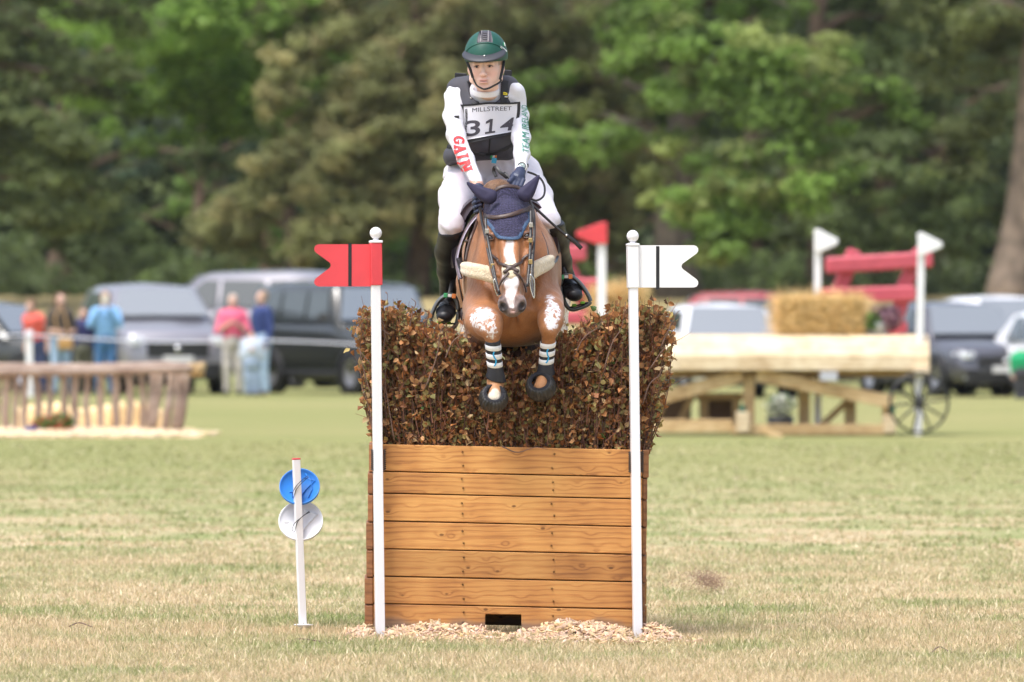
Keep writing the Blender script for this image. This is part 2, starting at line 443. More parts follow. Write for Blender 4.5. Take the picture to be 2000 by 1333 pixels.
# wooded rise behind the trees
xs = np.linspace(-160, 160, 40); ys = np.linspace(236, 330, 24); X, Y_ = np.meshgrid(xs, ys, indexing='ij')
Z = 1.7 + 26 * np.clip((Y_ - 240) / 50, 0, 1) ** .8 + 1.5 * np.sin(X * .21) * np.cos(Y_ * .17)
Z[:, 0] = 1.5
V = np.stack([X, Y_, Z], -1).reshape(-1, 3); g = np.arange(len(V)).reshape(X.shape)
hill = obj('hill', mesh_np('hill', V, np.stack([g[:-1, :-1], g[1:, :-1], g[1:, 1:], g[:-1, 1:]], -1).reshape(-1, 4)),
           mat('undergrowth', (.035, .055, .022), .95, noise=(.6, .5)))
tag(hill, 'dark wooded rise closing the view behind the trees', kind='structure')

# ---------------------------------------------------------------- grass blades
def blades(n, y0, y1, hmin, hmax, wmin, wmax, pw=1.0, mask=None):
    u = rng.random(n); y = y0 + (y1 - y0) * u ** pw
    hw = y * (1030 / F) + .15; x = (rng.random(n) * 2 - 1) * hw
    # tufts: pull half of the blades toward shared centres
    nt = max(8, n // 18); ty = y0 + (y1 - y0) * rng.random(nt) ** pw; tx = (rng.random(nt) * 2 - 1) * (ty * (1030 / F) + .15)
    k = rng.integers(0, nt, n); s = rng.random(n) < .6
    x = np.where(s, tx[k] + rng.normal(0, .022, n), x); y = np.where(s, ty[k] + rng.normal(0, .03, n), y)
    keep = ~((np.abs(x) < .66) & (y > 39.98) & (y < 40.75)); x, y, s, k = x[keep], y[keep], s[keep], k[keep]; n = len(x)
    h = rng.uniform(hmin, hmax, n) * (1 + .5 * (rng.random(n) < .06)); th = rng.random(nt) * .8 + .6; h *= np.where(s, th[k], 1)
    wd = rng.uniform(wmin, wmax, n); a = rng.random(n) * 2 * np.pi; lean = rng.uniform(.2, 1.3, n) * h; la = rng.random(n) * 2 * np.pi
    sx, sy = np.cos(a) * wd / 2, np.sin(a) * wd / 2; lx, ly = np.cos(la) * lean, np.sin(la) * lean; z = gz(x, y) - .002
    up = np.sqrt(np.maximum(h * h - (lean * .75) ** 2, (h * .3) ** 2))
    V = np.empty((n, 5, 3)); 
    V[:, 0] = np.stack([x - sx, y - sy, z], -1); V[:, 1] = np.stack([x + sx, y + sy, z], -1)
    V[:, 2] = np.stack([x + sx * .8 + lx * .4, y + sy * .8 + ly * .4, z + up * .62], -1); V[:, 3] = np.stack([x - sx * .8 + lx * .4, y - sy * .8 + ly * .4, z + up * .62], -1)
    V[:, 4] = np.stack([x + lx, y + ly, z + up], -1)
    b = np.arange(n)[:, None] * 5
    c = np.empty((n, 3)); r = rng.random(n)
    c[:, 0] = np.where(r < .36, rng.random(n) * .9, .0); c[:, 1] = np.where(r > .84, rng.random(n) * .7, 0); c[:, 2] = rng.uniform(.85, 1.3, n) if y1 < 60 else rng.uniform(1.0, 1.2, n)
    return V.reshape(-1, 3), b + np.array([[0, 1, 2, 3]]), b + np.array([[3, 2, 4]]), np.repeat(c, 5, 0)
ga = Acc()
GD = globals().get('GRASS_DENS', 1.0)
for args in ((int(150000 * GD), 34.9, 41.5, .016, .046, .003, .0068, .95), (int(110000 * GD), 41.5, 54, .016, .042, .004, .008, 1.2),
             (int(60000 * GD), 54, 95, .012, .032, .010, .020, 1.2)):
    V, Q, T, c = blades(*args); ga.add(V, Q, T, c)
grass = obj('grass', ga.mesh('grass', False), blade_mat()); tag(grass, 'short dry and green grass blades covering the field', 'grass', kind='stuff')
# ================================================================ TREES
def leaf_mat(name, transl=.5, rough=.55): return mat(name, attr=True, rough=rough, transl=transl, spec=.3)
bark = mat('bark', (.17, .12, .085), .9, noise=(3, .45), bump=(14, .03))
bark2 = mat('bark_grey', (.15, .125, .10), .9, noise=(3, .4), bump=(14, .03))
def cards(cent, size, nrm, asp=.6):
    """one folded leaf per centre: 4 corners, 1 quad"""
    n = len(cent); a = rng.normal(size=(n, 3)); nn = nrm / (np.linalg.norm(nrm, axis=1)[:, None] + 1e-9)
    u = np.cross(nn, a); u /= np.linalg.norm(u, axis=1)[:, None] + 1e-9; v = np.cross(nn, u); s = size[:, None]
    V = np.stack([cent - u * s * .5, cent + v * s * asp * .5 + nn * s * .08, cent + u * s * .5, cent - v * s * asp * .5 + nn * s * .08], 1).reshape(-1, 3)
    return V, (np.arange(n)[:, None] * 4 + np.arange(4)[None])
def clump_leaves(cl, per, rad, size, base, var, flat=.55, tip=None, tipf=0., xs=1.0):
    """cl: clump centres, rad: clump radii; leaves hang in flattened clumps"""
    n = len(cl) * per; k = np.repeat(np.arange(len(cl)), per)
    o = rng.normal(size=(n, 3)); o /= np.linalg.norm(o, axis=1)[:, None]; o *= rng.random((n, 1)) ** .45
    r = rad[k][:, None]; c = cl[k] + o * r * np.array([xs, 1, flat])
    nrm = o * np.array([.7, .7, .6]) + np.array([0, -.15, .75]) + rng.normal(0, .45, (n, 3))
    V, Q = cards(c, size * rng.uniform(.7, 1.35, n), nrm, .7)
    cv = rng.uniform(1 - var, 1 + var, len(cl))[k] * rng.uniform(.8, 1.25, n)
    col = np.array(base)[None] * cv[:, None]
    if tip is not None:
        m = rng.random(len(cl))[k] < tipf; col[m] = np.array(tip)[None] * cv[m][:, None]
    return V, Q, np.repeat(col, 4, 0)
def limb_tubes(acc, base, top, r0, nl, spread, r, droop=.0, zmin=.25, seed=0):
    rr = np.random.default_rng(seed); ends = []
    base = np.array(list(base)); top = np.array(list(top)); L = np.linalg.norm(top - base)
    pts = [base + (top - base) * t + (rr.normal(0, .10 * r0 / .3, 3) * (0 < t < 1)) for t in np.linspace(0, 1, 7)]
    rad = np.linspace(1, .35, 7) * r0; rad[0] *= 1.45; rad[1] *= 1.05
    sp = spline(pts, 16); acc.tube(sp, np.interp(np.linspace(0, 1, 16), np.linspace(0, 1, 7), rad), 10)
    for i in range(nl):
        t = zmin + (1 - zmin) * (i + rr.random()) / nl; p = base + (top - base) * t; a = rr.random() * 6.283
        ln = spread * rr.uniform(.55, 1.1) * (1.15 - .5 * t)
        d = np.array([math.cos(a), math.sin(a) * .8, 0])
        q = [p, p + d * ln * .35 + (0, 0, ln * .16), p + d * ln * .7 + (0, 0, ln * (.16 - droop * .4)), p + d * ln + (0, 0, ln * (.05 - droop * 1.1))]
        q[2] += rr.normal(0, .1, 3); s = spline(q, 10)
        acc.tube(s, np.linspace(r0 * .34, r0 * .05, 10), 6); ends.append(s)
    return ends
def tree(px, Y, r0, height, spread, nl, per, base, label, name='broadleaf_tree', mname='leaves', seed=1, droop=.0, size=.2, lean=(0, 0), zmin=.22,
         bk=None, tip=None, tipf=0, crad=.55, flat=.55, zcut=None, group=None, var=.3, cat='tree', extra=None):
    x = (px - 1000) * Y / F; z = float(gz(x, Y)); t = thing(name, label, cat, (x, Y, z), group)
    acc = Acc(); ends = limb_tubes(acc, (x, Y, z - .1), (x + lean[0], Y + lean[1], z + height), r0, nl, spread, .3, droop, zmin, seed)
    obj('trunk', acc.mesh('trunk'), bk or bark, t)
    rr = np.random.default_rng(seed + 50); cl = []
    for s in ends:
        for f in (.45, .62, .78, .9, 1.0, .97, .7, .85):
            p = s[int(f * 9)] + rr.normal(0, crad * .75, 3) * (1, 1, .55); cl.append(p)
    cl = np.array(cl)
    if extra is not None: cl = np.vstack([cl, extra])
    if zcut is not None: cl = cl[cl[:, 2] > zcut]
    V, Q, c = clump_leaves(cl, per, rr.uniform(.6, 1.25, len(cl)) * crad, size, base, var, flat, tip, tipf, 1.1)
    obj('crown', mesh_np('crown', V, Q, False, c), leaf_mat(mname), t)
    return t
def W(px, py, Y): return list(P(px, py, Y))
def hang(pxs, Y, r, rr, n, crad):
    """clump centres along a drooping bough drawn by photo points"""
    s = spline([W(a, b, Y + d) for a, b, d in pxs], n); return s + rr.normal(0, crad, s.shape)
q = np.random.default_rng(5)
LG = (.17, .27, .055); DG = (.14, .19, .07); OG = (.27, .285, .12); YG = (.27, .32, .10)
# left: dark evergreens and a pale green tree behind them
ex = np.vstack([hang([(-60, 60, 0), (60, 190, -1), (150, 260, -2), (200, 330, -2)], 190, 1, q, 16, .35), hang([(-40, 260, 0), (60, 330, -1), (140, 420, -1)], 190, 1, q, 12, .3)])
tree(-120, 192, .35, 11, 5.6, 30, 90, (.13, .165, .055), 'dark green tree filling the left edge behind the parked cars', seed=11, extra=ex, zmin=.12)
ex = np.vstack([hang([(130, y0, 0), (300, y0 + 30, 0), (420, y0 + 60, 0), (560, y0 + 110, 0)], 200 + y0 / 60, 1, q, 22, .5) for y0 in (-60, -10, 40, 90, 140, 190)])
tree(578, 203, .17, 13, 3.2, 20, 55, (.25, .39, .085), 'pale green tree with a slim bole left of the drooping conifer', lean=(-1.2, 0), seed=12, extra=ex, zmin=.32, size=.24)
ex = hang([(60, 430, 0), (160, 470, 0), (260, 500, 0)], 205, 1, q, 20, .4)
tree(120, 208, .3, 9, 4.6, 26, 80, DG, 'low dark tree behind the silver sport utility car', seed=13, extra=ex, zmin=.1)
tree(395, 226, .15, 11, 5, 24, 90, (.07, .11, .06), 'darkest tree in the gap behind the long silver people carrier', seed=14, zmin=.1)
# centre: tawny drooping conifer, three boles
def droop_clumps(boughs, Y, crad=.20):
    out = []
    for b in boughs:
        s = spline([W(x, y, Y + d) for x, y, d in b], 26)
        for p in s: out += [p + q.normal(0, crad, 3) * (1, 2.2, 1) - (0, 0, abs(q.normal(0, .22))) for _ in range(3)]
    return np.array(out)
B = [[(770, 40, 0), (640, 200, -1), (540, 300, -2), (470, 390, -2), (400, 440, -2)], [(780, 160, 0), (680, 300, -1), (580, 350, -2), (500, 400, -2), (470, 470, -2)],
     [(820, 240, 0), (720, 370, -2), (640, 410, -3), (580, 470, -3)], [(800, 20, 0), (640, 60, -1), (560, 120, -2), (520, 200, -2)],
     [(840, 330, 0), (780, 400, -2), (720, 420, -2), (650, 430, -3)], [(830, 120, 0), (870, 250, -2), (860, 380, -2), (900, 450, -2)],
     [(830, 60, 0), (900, 160, -2), (880, 300, -2)], [(700, -40, 0), (600, -10, 0), (520, 60, 0)], [(760, 320, 0), (700, 440, -1), (690, 520, -1)],
     [(810, 180, 0), (750, 250, -2), (660, 300, -3), (600, 380, -3)], [(800, 60, 0), (730, 120, -2), (690, 200, -2), (640, 260, -2)]]
tree(812, 200, .24, 13, 4.2, 26, 70, OG, 'tawny drooping conifer left of the rider with trailing boughs', name='drooping_conifer', mname='needles', seed=21, droop=.5, size=.13,
     extra=droop_clumps(B, 200), zmin=.3, crad=.34, flat=.75, tip=(.38, .35, .16), tipf=.35)
B = [[(1040, 20, 0), (1120, 90, -2), (1180, 180, -2), (1200, 260, -2)], [(1040, 110, 0), (1100, 200, -2), (1180, 260, -2), (1260, 340, -2)],
     [(1040, 200, 0), (1090, 300, -2), (1160, 340, -2), (1230, 420, -2)], [(1030, -20, 0), (950, 60, -2), (860, 80, -2), (820, 150, -2)],
     [(1040, 300, 0), (1080, 380, -2), (1150, 420, -2), (1200, 480, -2)], [(1040, 40, 0), (1090, 60, -2), (1150, 110, -2)], [(1050, 340, 0), (1110, 450, -1), (1130, 520, -1)]]
tree(1042, 203, .3, 13, 4.2, 24, 70, (.27, .29, .12), 'tawny drooping conifer right behind the rider', name='drooping_conifer', mname='needles', seed=22, droop=.5, size=.13,
     extra=droop_clumps(B, 203), zmin=.3, crad=.34, flat=.75, tip=(.30, .27, .13), tipf=.3, bk=bark2)
tree(545, 208, .30, 12, 4.2, 16, 50, (.17, .17, .07), 'reddish barked bole left of the drooping conifer boughs', name='pine_tree', mname='needles', seed=23, droop=.3, size=.15, zmin=.5, crad=.5, lean=(.5, 0),
     bk=mat('red_bark', (.32, .20, .14), .9, noise=(3, .4), bump=(14, .03)))
tree(700, 232, .3, 12, 5.5, 30, 90, (.17, .27, .07), 'bright green tree seen under the drooping boughs', seed=24, zmin=.12, size=.24)
B = [[(930, -30, 0), (900, 60, -1), (860, 160, -1), (800, 230, -2)], [(930, 60, 0), (960, 160, -1), (940, 260, -1), (890, 330, -2)], [(900, 200, 0), (840, 300, -1), (800, 380, -2)], [(960, 200, 0), (1000, 300, -1), (990, 380, -1)],
     [(880, -30, 0), (760, 40, -1), (700, 120, -1)], [(860, 330, 0), (900, 420, -1), (930, 500, -1)], [(930, 330, 0), (980, 420, -1), (1010, 480, -1)]]
tree(925, 212, .22, 12, 4.4, 26, 80, (.27, .30, .11), 'tawny drooping conifer standing back between the other two', name='drooping_conifer', mname='needles', seed=25, droop=.5, size=.13,
     extra=droop_clumps(B, 210), zmin=.2, crad=.34, flat=.75, tip=(.30, .27, .13), tipf=.3)
t_ = thing('leafy_shrub', 'bright green shrub seen under the boughs between the red swallowtail flag and the rider', 'shrub', (cx0 := (690 - 1000) * 204 / F, 204, 1.7))
qs = np.random.default_rng(8); cl = np.stack([qs.normal(cx0, 1.1, 60), qs.normal(204, .5, 60), 1.8 + qs.uniform(0, 1.6, 60)], -1); V, Q, c = clump_leaves(cl, 70, qs.uniform(.25, .5, 60), .14, (.22, .38, .08), .3, .7)
obj('foliage', mesh_np('foliage', V, Q, False, c), leaf_mat('leaves'), t_)
# right: broad-leaved trees
def bough(pts, Y, n, crad): return np.vstack([hang(p, Y, 1, q, n, crad) for p in pts])
ex = bough([[(1250, 30, 0), (1380, 60, -2), (1500, 110, -3), (1610, 150, -3)], [(1300, 170, 0), (1420, 200, -2), (1540, 250, -3), (1650, 260, -3)],
            [(1330, 310, 0), (1450, 350, -3), (1560, 370, -3), (1650, 370, -3)], [(1300, 380, 0), (1380, 430, -2), (1430, 480, -3)]], 192, 22, .33)
tree(1325, 198, .42, 12, 5.6, 30, 75, LG, 'broad leaved tree with bright leaf sprays behind the white swallowtail flag', seed=31, extra=ex, zmin=.24, tip=YG, tipf=.25, size=.22, bk=bark2)
ex = bough([[(1560, 420, 0), (1660, 460, -1), (1740, 480, -1)], [(1640, 300, 0), (1760, 310, -2), (1880, 370, -2)], [(1700, 430, 0), (1800, 440, -2), (1900, 450, -2)]], 196, 18, .35)
tree(1602, 201, .30, 12, 5.0, 28, 75, DG, 'dark leaved tree behind the nearer white pennant', seed=32, extra=ex, zmin=.3, size=.2, tip=YG, tipf=.12)
tree(1728, 210, .26, 11, 4.6, 24, 80, (.11, .15, .055), 'slim dark tree above the red bench back', seed=33, zmin=.2, size=.2)
ex = bough([[(1990, 40, 0), (1880, 90, -2), (1800, 160, -3)], [(1930, 180, 2), (1880, 280, 2), (1850, 360, 2)]], 192, 18, .3)
tree(1966, 190, .42, 12, 5.2, 28, 75, (.15, .18, .065), 'thick leaning tree trunk at the right edge', seed=34, extra=ex, lean=(1.5, 0), zmin=.50, size=.2, tip=(.32, .22, .09), tipf=.03,
     bk=mat('pale_bark', (.22, .17, .13), .9, noise=(2.5, .45), bump=(12, .04)))
tree(1180, 224, .3, 12, 5.5, 30, 85, (.16, .19, .07), 'mid green tree in the gap right of the rider', seed=35, zmin=.08, size=.22, tip=(.32, .22, .08), tipf=.04)
tree(1470, 228, .3, 12, 5.5, 32, 90, (.12, .165, .065), 'shaded tree behind the gap between the broad leaved trees', seed=36, zmin=.06, size=.22)
tree(1850, 226, .3, 12, 5.5, 32, 90, (.12, .165, .065), 'shaded tree behind the thick leaning trunk', seed=37, zmin=.06, size=.22)
tree(2150, 205, .35, 12, 5.5, 26, 80, DG, 'tree standing just past the right edge', seed=38, zmin=.1, size=.2)
# the wood behind, one dense mass
n = 1100; cx = q.uniform(-21, 21, n); cy = q.uniform(236, 244, n); cz = 1.6 + q.uniform(0, 11, n)
V, Q, c = clump_leaves(np.stack([cx, cy, cz], -1), 70, q.uniform(.7, 1.5, n), .32, (.12, .16, .075), .4, .7, (.18, .23, .09), .25)
wood = obj('wood', mesh_np('wood', V, Q, False, c), leaf_mat('leaves')); tag(wood, 'dense dark wood closing the view behind the single trees', 'wood', kind='stuff')

# undergrowth at the feet of the trees
n = 420; cx_ = q.uniform(-17, 17, n); cy_ = q.uniform(196, 226, n); cz_ = 1.7 + np.abs(q.normal(0, .55, n)) * np.where(np.sin(cx_ * 1.3) > -.2, 1, .4)
V, Q, c = clump_leaves(np.stack([cx_, cy_, cz_], -1), 60, q.uniform(.35, .8, n), .2, (.10, .135, .055), .4, .7, (.17, .24, .08), .2)
ug = obj('undergrowth', mesh_np('undergrowth', V, Q, False, c), leaf_mat('leaves')); tag(ug, 'low green undergrowth along the foot of the trees', 'undergrowth', kind='stuff')
# ================================================================ THE BRUSH FENCE
def wood_mat(name, c1, c2, c3, knots=True, gscale=1.0, axis='X', rough=.55, dirt=0.0):
    m = bpy.data.materials.new(name); m.use_nodes = True; n = m.node_tree; b = n.nodes['Principled BSDF']
    tc = n.nodes.new('ShaderNodeTexCoord'); oi = n.nodes.new('ShaderNodeObjectInfo')
    def mth(op, a, b_=None):
        k = n.nodes.new('ShaderNodeMath'); k.operation = op
        for i, x in enumerate((a, b_)):
            if x is None: continue
            if isinstance(x, (int, float)): k.inputs[i].default_value = x
            else: lk(n, x, k.inputs[i])
        return k.outputs[0]
    def vec(op, a, b_):
        k = n.nodes.new('ShaderNodeVectorMath'); k.operation = op; lk(n, a, k.inputs[0])
        if isinstance(b_, tuple): k.inputs[1].default_value = b_
        else: lk(n, b_, k.inputs[1])
        return k.outputs[0]
    off = n.nodes.new('ShaderNodeCombineXYZ'); r = mth('MULTIPLY', oi.outputs['Random'], 37.0)
    for i in range(3): lk(n, mth('MULTIPLY', r, (1.0, .7, 1.3)[i]), off.inputs[i])
    base = vec('ADD', tc.outputs['Object'], off.outputs[0])
    st = {'X': (1, 14, 14), 'Y': (14, 1, 14), 'Z': (14, 14, 1)}[axis]
    kst = {'X': (8.5, 5, 15), 'Y': (5, 4.2, 8.5), 'Z': (6, 5, 4)}[axis]
    kv = vec('MULTIPLY', base, kst)
    wob = n.nodes.new('ShaderNodeTexNoise'); wob.inputs['Scale'].default_value = 2.2; wob.inputs['Detail'].default_value = 3
    lk(n, vec('MULTIPLY', base, tuple(s * .35 + .2 for s in st)), wob.inputs['Vector'])
    vo = n.nodes.new('ShaderNodeTexVoronoi'); vo.inputs['Scale'].default_value = 1.0; vo.inputs['Randomness'].default_value = 1; lk(n, kv, vo.inputs['Vector'])
    d = vo.outputs['Distance']
    sx = n.nodes.new('ShaderNodeSeparateXYZ'); lk(n, base, sx.inputs[0]); across = sx.outputs[{'X': 2, 'Y': 2, 'Z': 0}[axis]]
    near = mth('POWER', 2.718, mth('MULTIPLY', mth('MULTIPLY', d, d), -16.0))
    gcoord = mth('ADD', mth('ADD', mth('MULTIPLY', across, 34.0 * gscale), mth('MULTIPLY', wob.outputs[0], 6.0)), mth('MULTIPLY', near, 2.2 if knots else 0))
    ring = mth('ADD', mth('MULTIPLY', mth('SINE', mth('MULTIPLY', gcoord, 3.2)), .5), .5)
    fine = n.nodes.new('ShaderNodeTexNoise'); fine.inputs['Scale'].default_value = 9; fine.inputs['Detail'].default_value = 5
    lk(n, vec('MULTIPLY', base, st), fine.inputs['Vector'])
    blot = n.nodes.new('ShaderNodeTexNoise'); blot.inputs['Scale'].default_value = 4.5; lk(n, base, blot.inputs['Vector'])
    f = mth('ADD', mth('ADD', mth('MULTIPLY', mth('POWER', ring, 3.0), .30), mth('MULTIPLY', fine.outputs[0], .5)), mth('MULTIPLY', mth('SUBTRACT', blot.outputs[0],   .46), 1.2))
    cr = n.nodes.new('ShaderNodeValToRGB'); lk(n, f, cr.inputs[0])
    e = cr.color_ramp.elements; e[0].position = .12; e[0].color = (*c1, 1); e[1].position = .85; e[1].color = (*c3, 1); x = e.new(.45); x.color = (*c2, 1)
    col = cr.outputs[0]
    if knots:
        kr = n.nodes.new('ShaderNodeMapRange'); lk(n, d, kr.inputs[0]); kr.inputs[1].default_value = .06; kr.inputs[2].default_value = .12; kr.inputs[3].default_value = .8; kr.inputs[4].default_value = 0
        kr.interpolation_type = 'SMOOTHSTEP'
        # only some cells carry a knot
        ks = n.nodes.new('ShaderNodeSeparateColor'); lk(n, vo.outputs['Color'], ks.inputs[0])
        kf = mth('MULTIPLY', kr.outputs[0], mth('GREATER_THAN', ks.outputs[0], .38))
        mx = n.nodes.new('ShaderNodeMix'); mx.data_type = 'RGBA'; lk(n, kf, mx.inputs[0]); lk(n, col, mx.inputs[6]); mx.inputs[7].default_value = (*[c * .42 for c in c3], 1); col = mx.outputs[2]
    if dirt:
        g = n.nodes.new('ShaderNodeNewGeometry'); s2 = n.nodes.new('ShaderNodeSeparateXYZ'); lk(n, g.outputs['Position'], s2.inputs[0])
        dn = n.nodes.new('ShaderNodeTexNoise'); dn.inputs['Scale'].default_value = 7; lk(n, g.outputs['Position'], dn.inputs['Vector'])
        mr = n.nodes.new('ShaderNodeMapRange'); mr.interpolation_type = 'SMOOTHSTEP'; lk(n, mth('ADD', s2.outputs[2], mth('MULTIPLY', mth('SUBTRACT', dn.outputs[0], .5), .13)), mr.inputs[0])
        mr.inputs[1].default_value = .05; mr.inputs[2].default_value = .10; mr.inputs[3].default_value = dirt; mr.inputs[4].default_value = 0
        mx = n.nodes.new('ShaderNodeMix'); mx.data_type = 'RGBA'; lk(n, mr.outputs[0], mx.inputs[0]); lk(n, col, mx.inputs[6]); mx.inputs[7].default_value = (.20, .15, .12, 1); col = mx.outputs[2]
    # board-to-board tone
    hv = n.nodes.new('ShaderNodeHueSaturation'); lk(n, col, hv.inputs['Color']); mrv = n.nodes.new('ShaderNodeMapRange'); lk(n, oi.outputs['Random'], mrv.inputs[0])
    mrv.inputs[3].default_value = .84; mrv.inputs[4].default_value = 1.12; lk(n, mrv.outputs[0], hv.inputs['Value']); lk(n, hv.outputs[0], b.inputs['Base Color'])
    b.inputs['Roughness'].default_value = rough; b.inputs['Specular IOR Level'].default_value = .35
    bp = n.nodes.new('ShaderNodeBump'); bp.inputs['Distance'].default_value = .0012; lk(n, fine.outputs[0], bp.inputs['Height']); lk(n, bp.outputs[0], b.inputs['Normal'])
    return m
stain = wood_mat('stained_pine', (.60, .305, .095), (.49, .22, .065), (.28, .112, .036), dirt=.75, gscale=2.2)
stain_shaded = wood_mat('stained_pine_shaded', (.34, .15, .06), (.24, .10, .04), (.14, .055, .025), knots=False, gscale=1.6)  # same pine darkened: shade on the sideways boards put into the colour
steel = mat('screw_steel', (.12, .10, .09), .5, .6)
black_rubber = mat('black_rubber', (.02, .02, .022), .6)
YF = 40.05; TILT = math.atan(10.5 / 480)
rotT = Matrix.Rotation(TILT, 3, 'Y')
fence = thing('brush_fence', 'stained timber box topped with clipped brown brush that the horse is jumping', 'brush fence', P(992, 1246, 40.3))
ly = [867, 921.3, 963.8, 1018, 1072.3, 1126, 1179.5, 1227]
def line_y(i, px): return ly[i] + (px - 750) * 10.8 / 480 + (.6 * i if px > 1000 else 0) * 0
XL, XR = 729.5, 1254.5
screw_me = lathe_mesh([(0, .0015), (.0035, .001), (.0042, -.001), (.0042, -.006)], (0, 0, 0), 'Y', 10)
screw_me.materials.append(steel)
for i in range(7):
    pa = [P(XL, line_y(i, XL) + 1.1, YF), P(XR, line_y(i, XR) + 1.1, YF), P(XR, line_y(i + 1, XR) - 1.1, YF), P(XL, line_y(i + 1, XL) - 1.1, YF)]
    if i == 6:
        pa = pa[:3] + [P(1019, line_y(7, 1019) - 1, YF), P(1018, 1201, YF), P(948, 1200, YF), P(947.5, line_y(7, 947) - 1, YF)] + pa[3:]
    dy = rng.uniform(-.002, .002)
    c = P(992, (ly[i] + ly[i + 1]) / 2 + 5, YF)
    me = prism([p - c for p in pa], (0, dy, 0), (0, .045, 0), .0035)
    o = obj('plank', me, stain, fence); o.location = c
    o.matrix_parent_inverse = wm(fence).inverted()
    for sx_ in (903.6, 1080):
        for f in (.28, .72):
            py = line_y(i, sx_) * (1 - f) + line_y(i + 1, sx_) * f; s = bpy.data.objects.new('screw', screw_me); C.objects.link(s)
            s.parent = o; s.matrix_parent_inverse = wm(o).inverted(); s.location = P(sx_ + rng.uniform(-3, 3), py + rng.uniform(-3, 3), YF + dy - .0005)
# side boards run back and splay outward; their front ends show
for sgn, x0, w0, w1 in ((-1, XL, 9, 18), (1, XR, 12, 4)):
    for i in range(7):
        f = i / 6; w_ = w0 + (w1 - w0) * f + rng.uniform(-1, 1)
        ya, yb = line_y(i, x0) + (3 if sgn < 0 else 2) + .8, line_y(i + 1, x0) + (3 if sgn < 0 else 2) - .8
        if i == 0: ya -= 2
        a = P(x0 + sgn * .8, (ya + yb) / 2, YF + .004); b_ = P(x0 + sgn * w_, (ya + yb) / 2, YF + .004)
        ht = S(yb - ya); hw = (b_ - a).length
        out = [Vector((a.x, YF + .004, a.z - ht / 2)), Vector((b_.x, YF + .012, a.z - ht / 2)), Vector((b_.x + sgn * .008, YF + .56, a.z - ht / 2)), Vector((a.x, YF + .56, a.z - ht / 2))]
        me = prism([p - a for p in out], (0, 0, 0), (0, 0, ht), .005)
        o = obj('side_board', me, stain_shaded, fence); o.location = a; o.matrix_parent_inverse = wm(fence).inverted()
for i in range(7):
    me = box((0, 0, 0), (S(XR - XL) + .06, .04, S(ly[i + 1] - ly[i]) - .005), rotT, .003); c = P(992, (ly[i] + ly[i + 1]) / 2 + 5, YF); c.y = YF + .58
    o = obj('back_plank', me, stain, fence); o.location = c; o.matrix_parent_inverse = wm(fence).inverted()
obj('soil_tray', box(P(992, 900, YF + .31), (S(XR - XL) - .04, .50, .02), rotT), mat('soil', (.05, .035, .025), .95, bump=(40, .01)), fence)

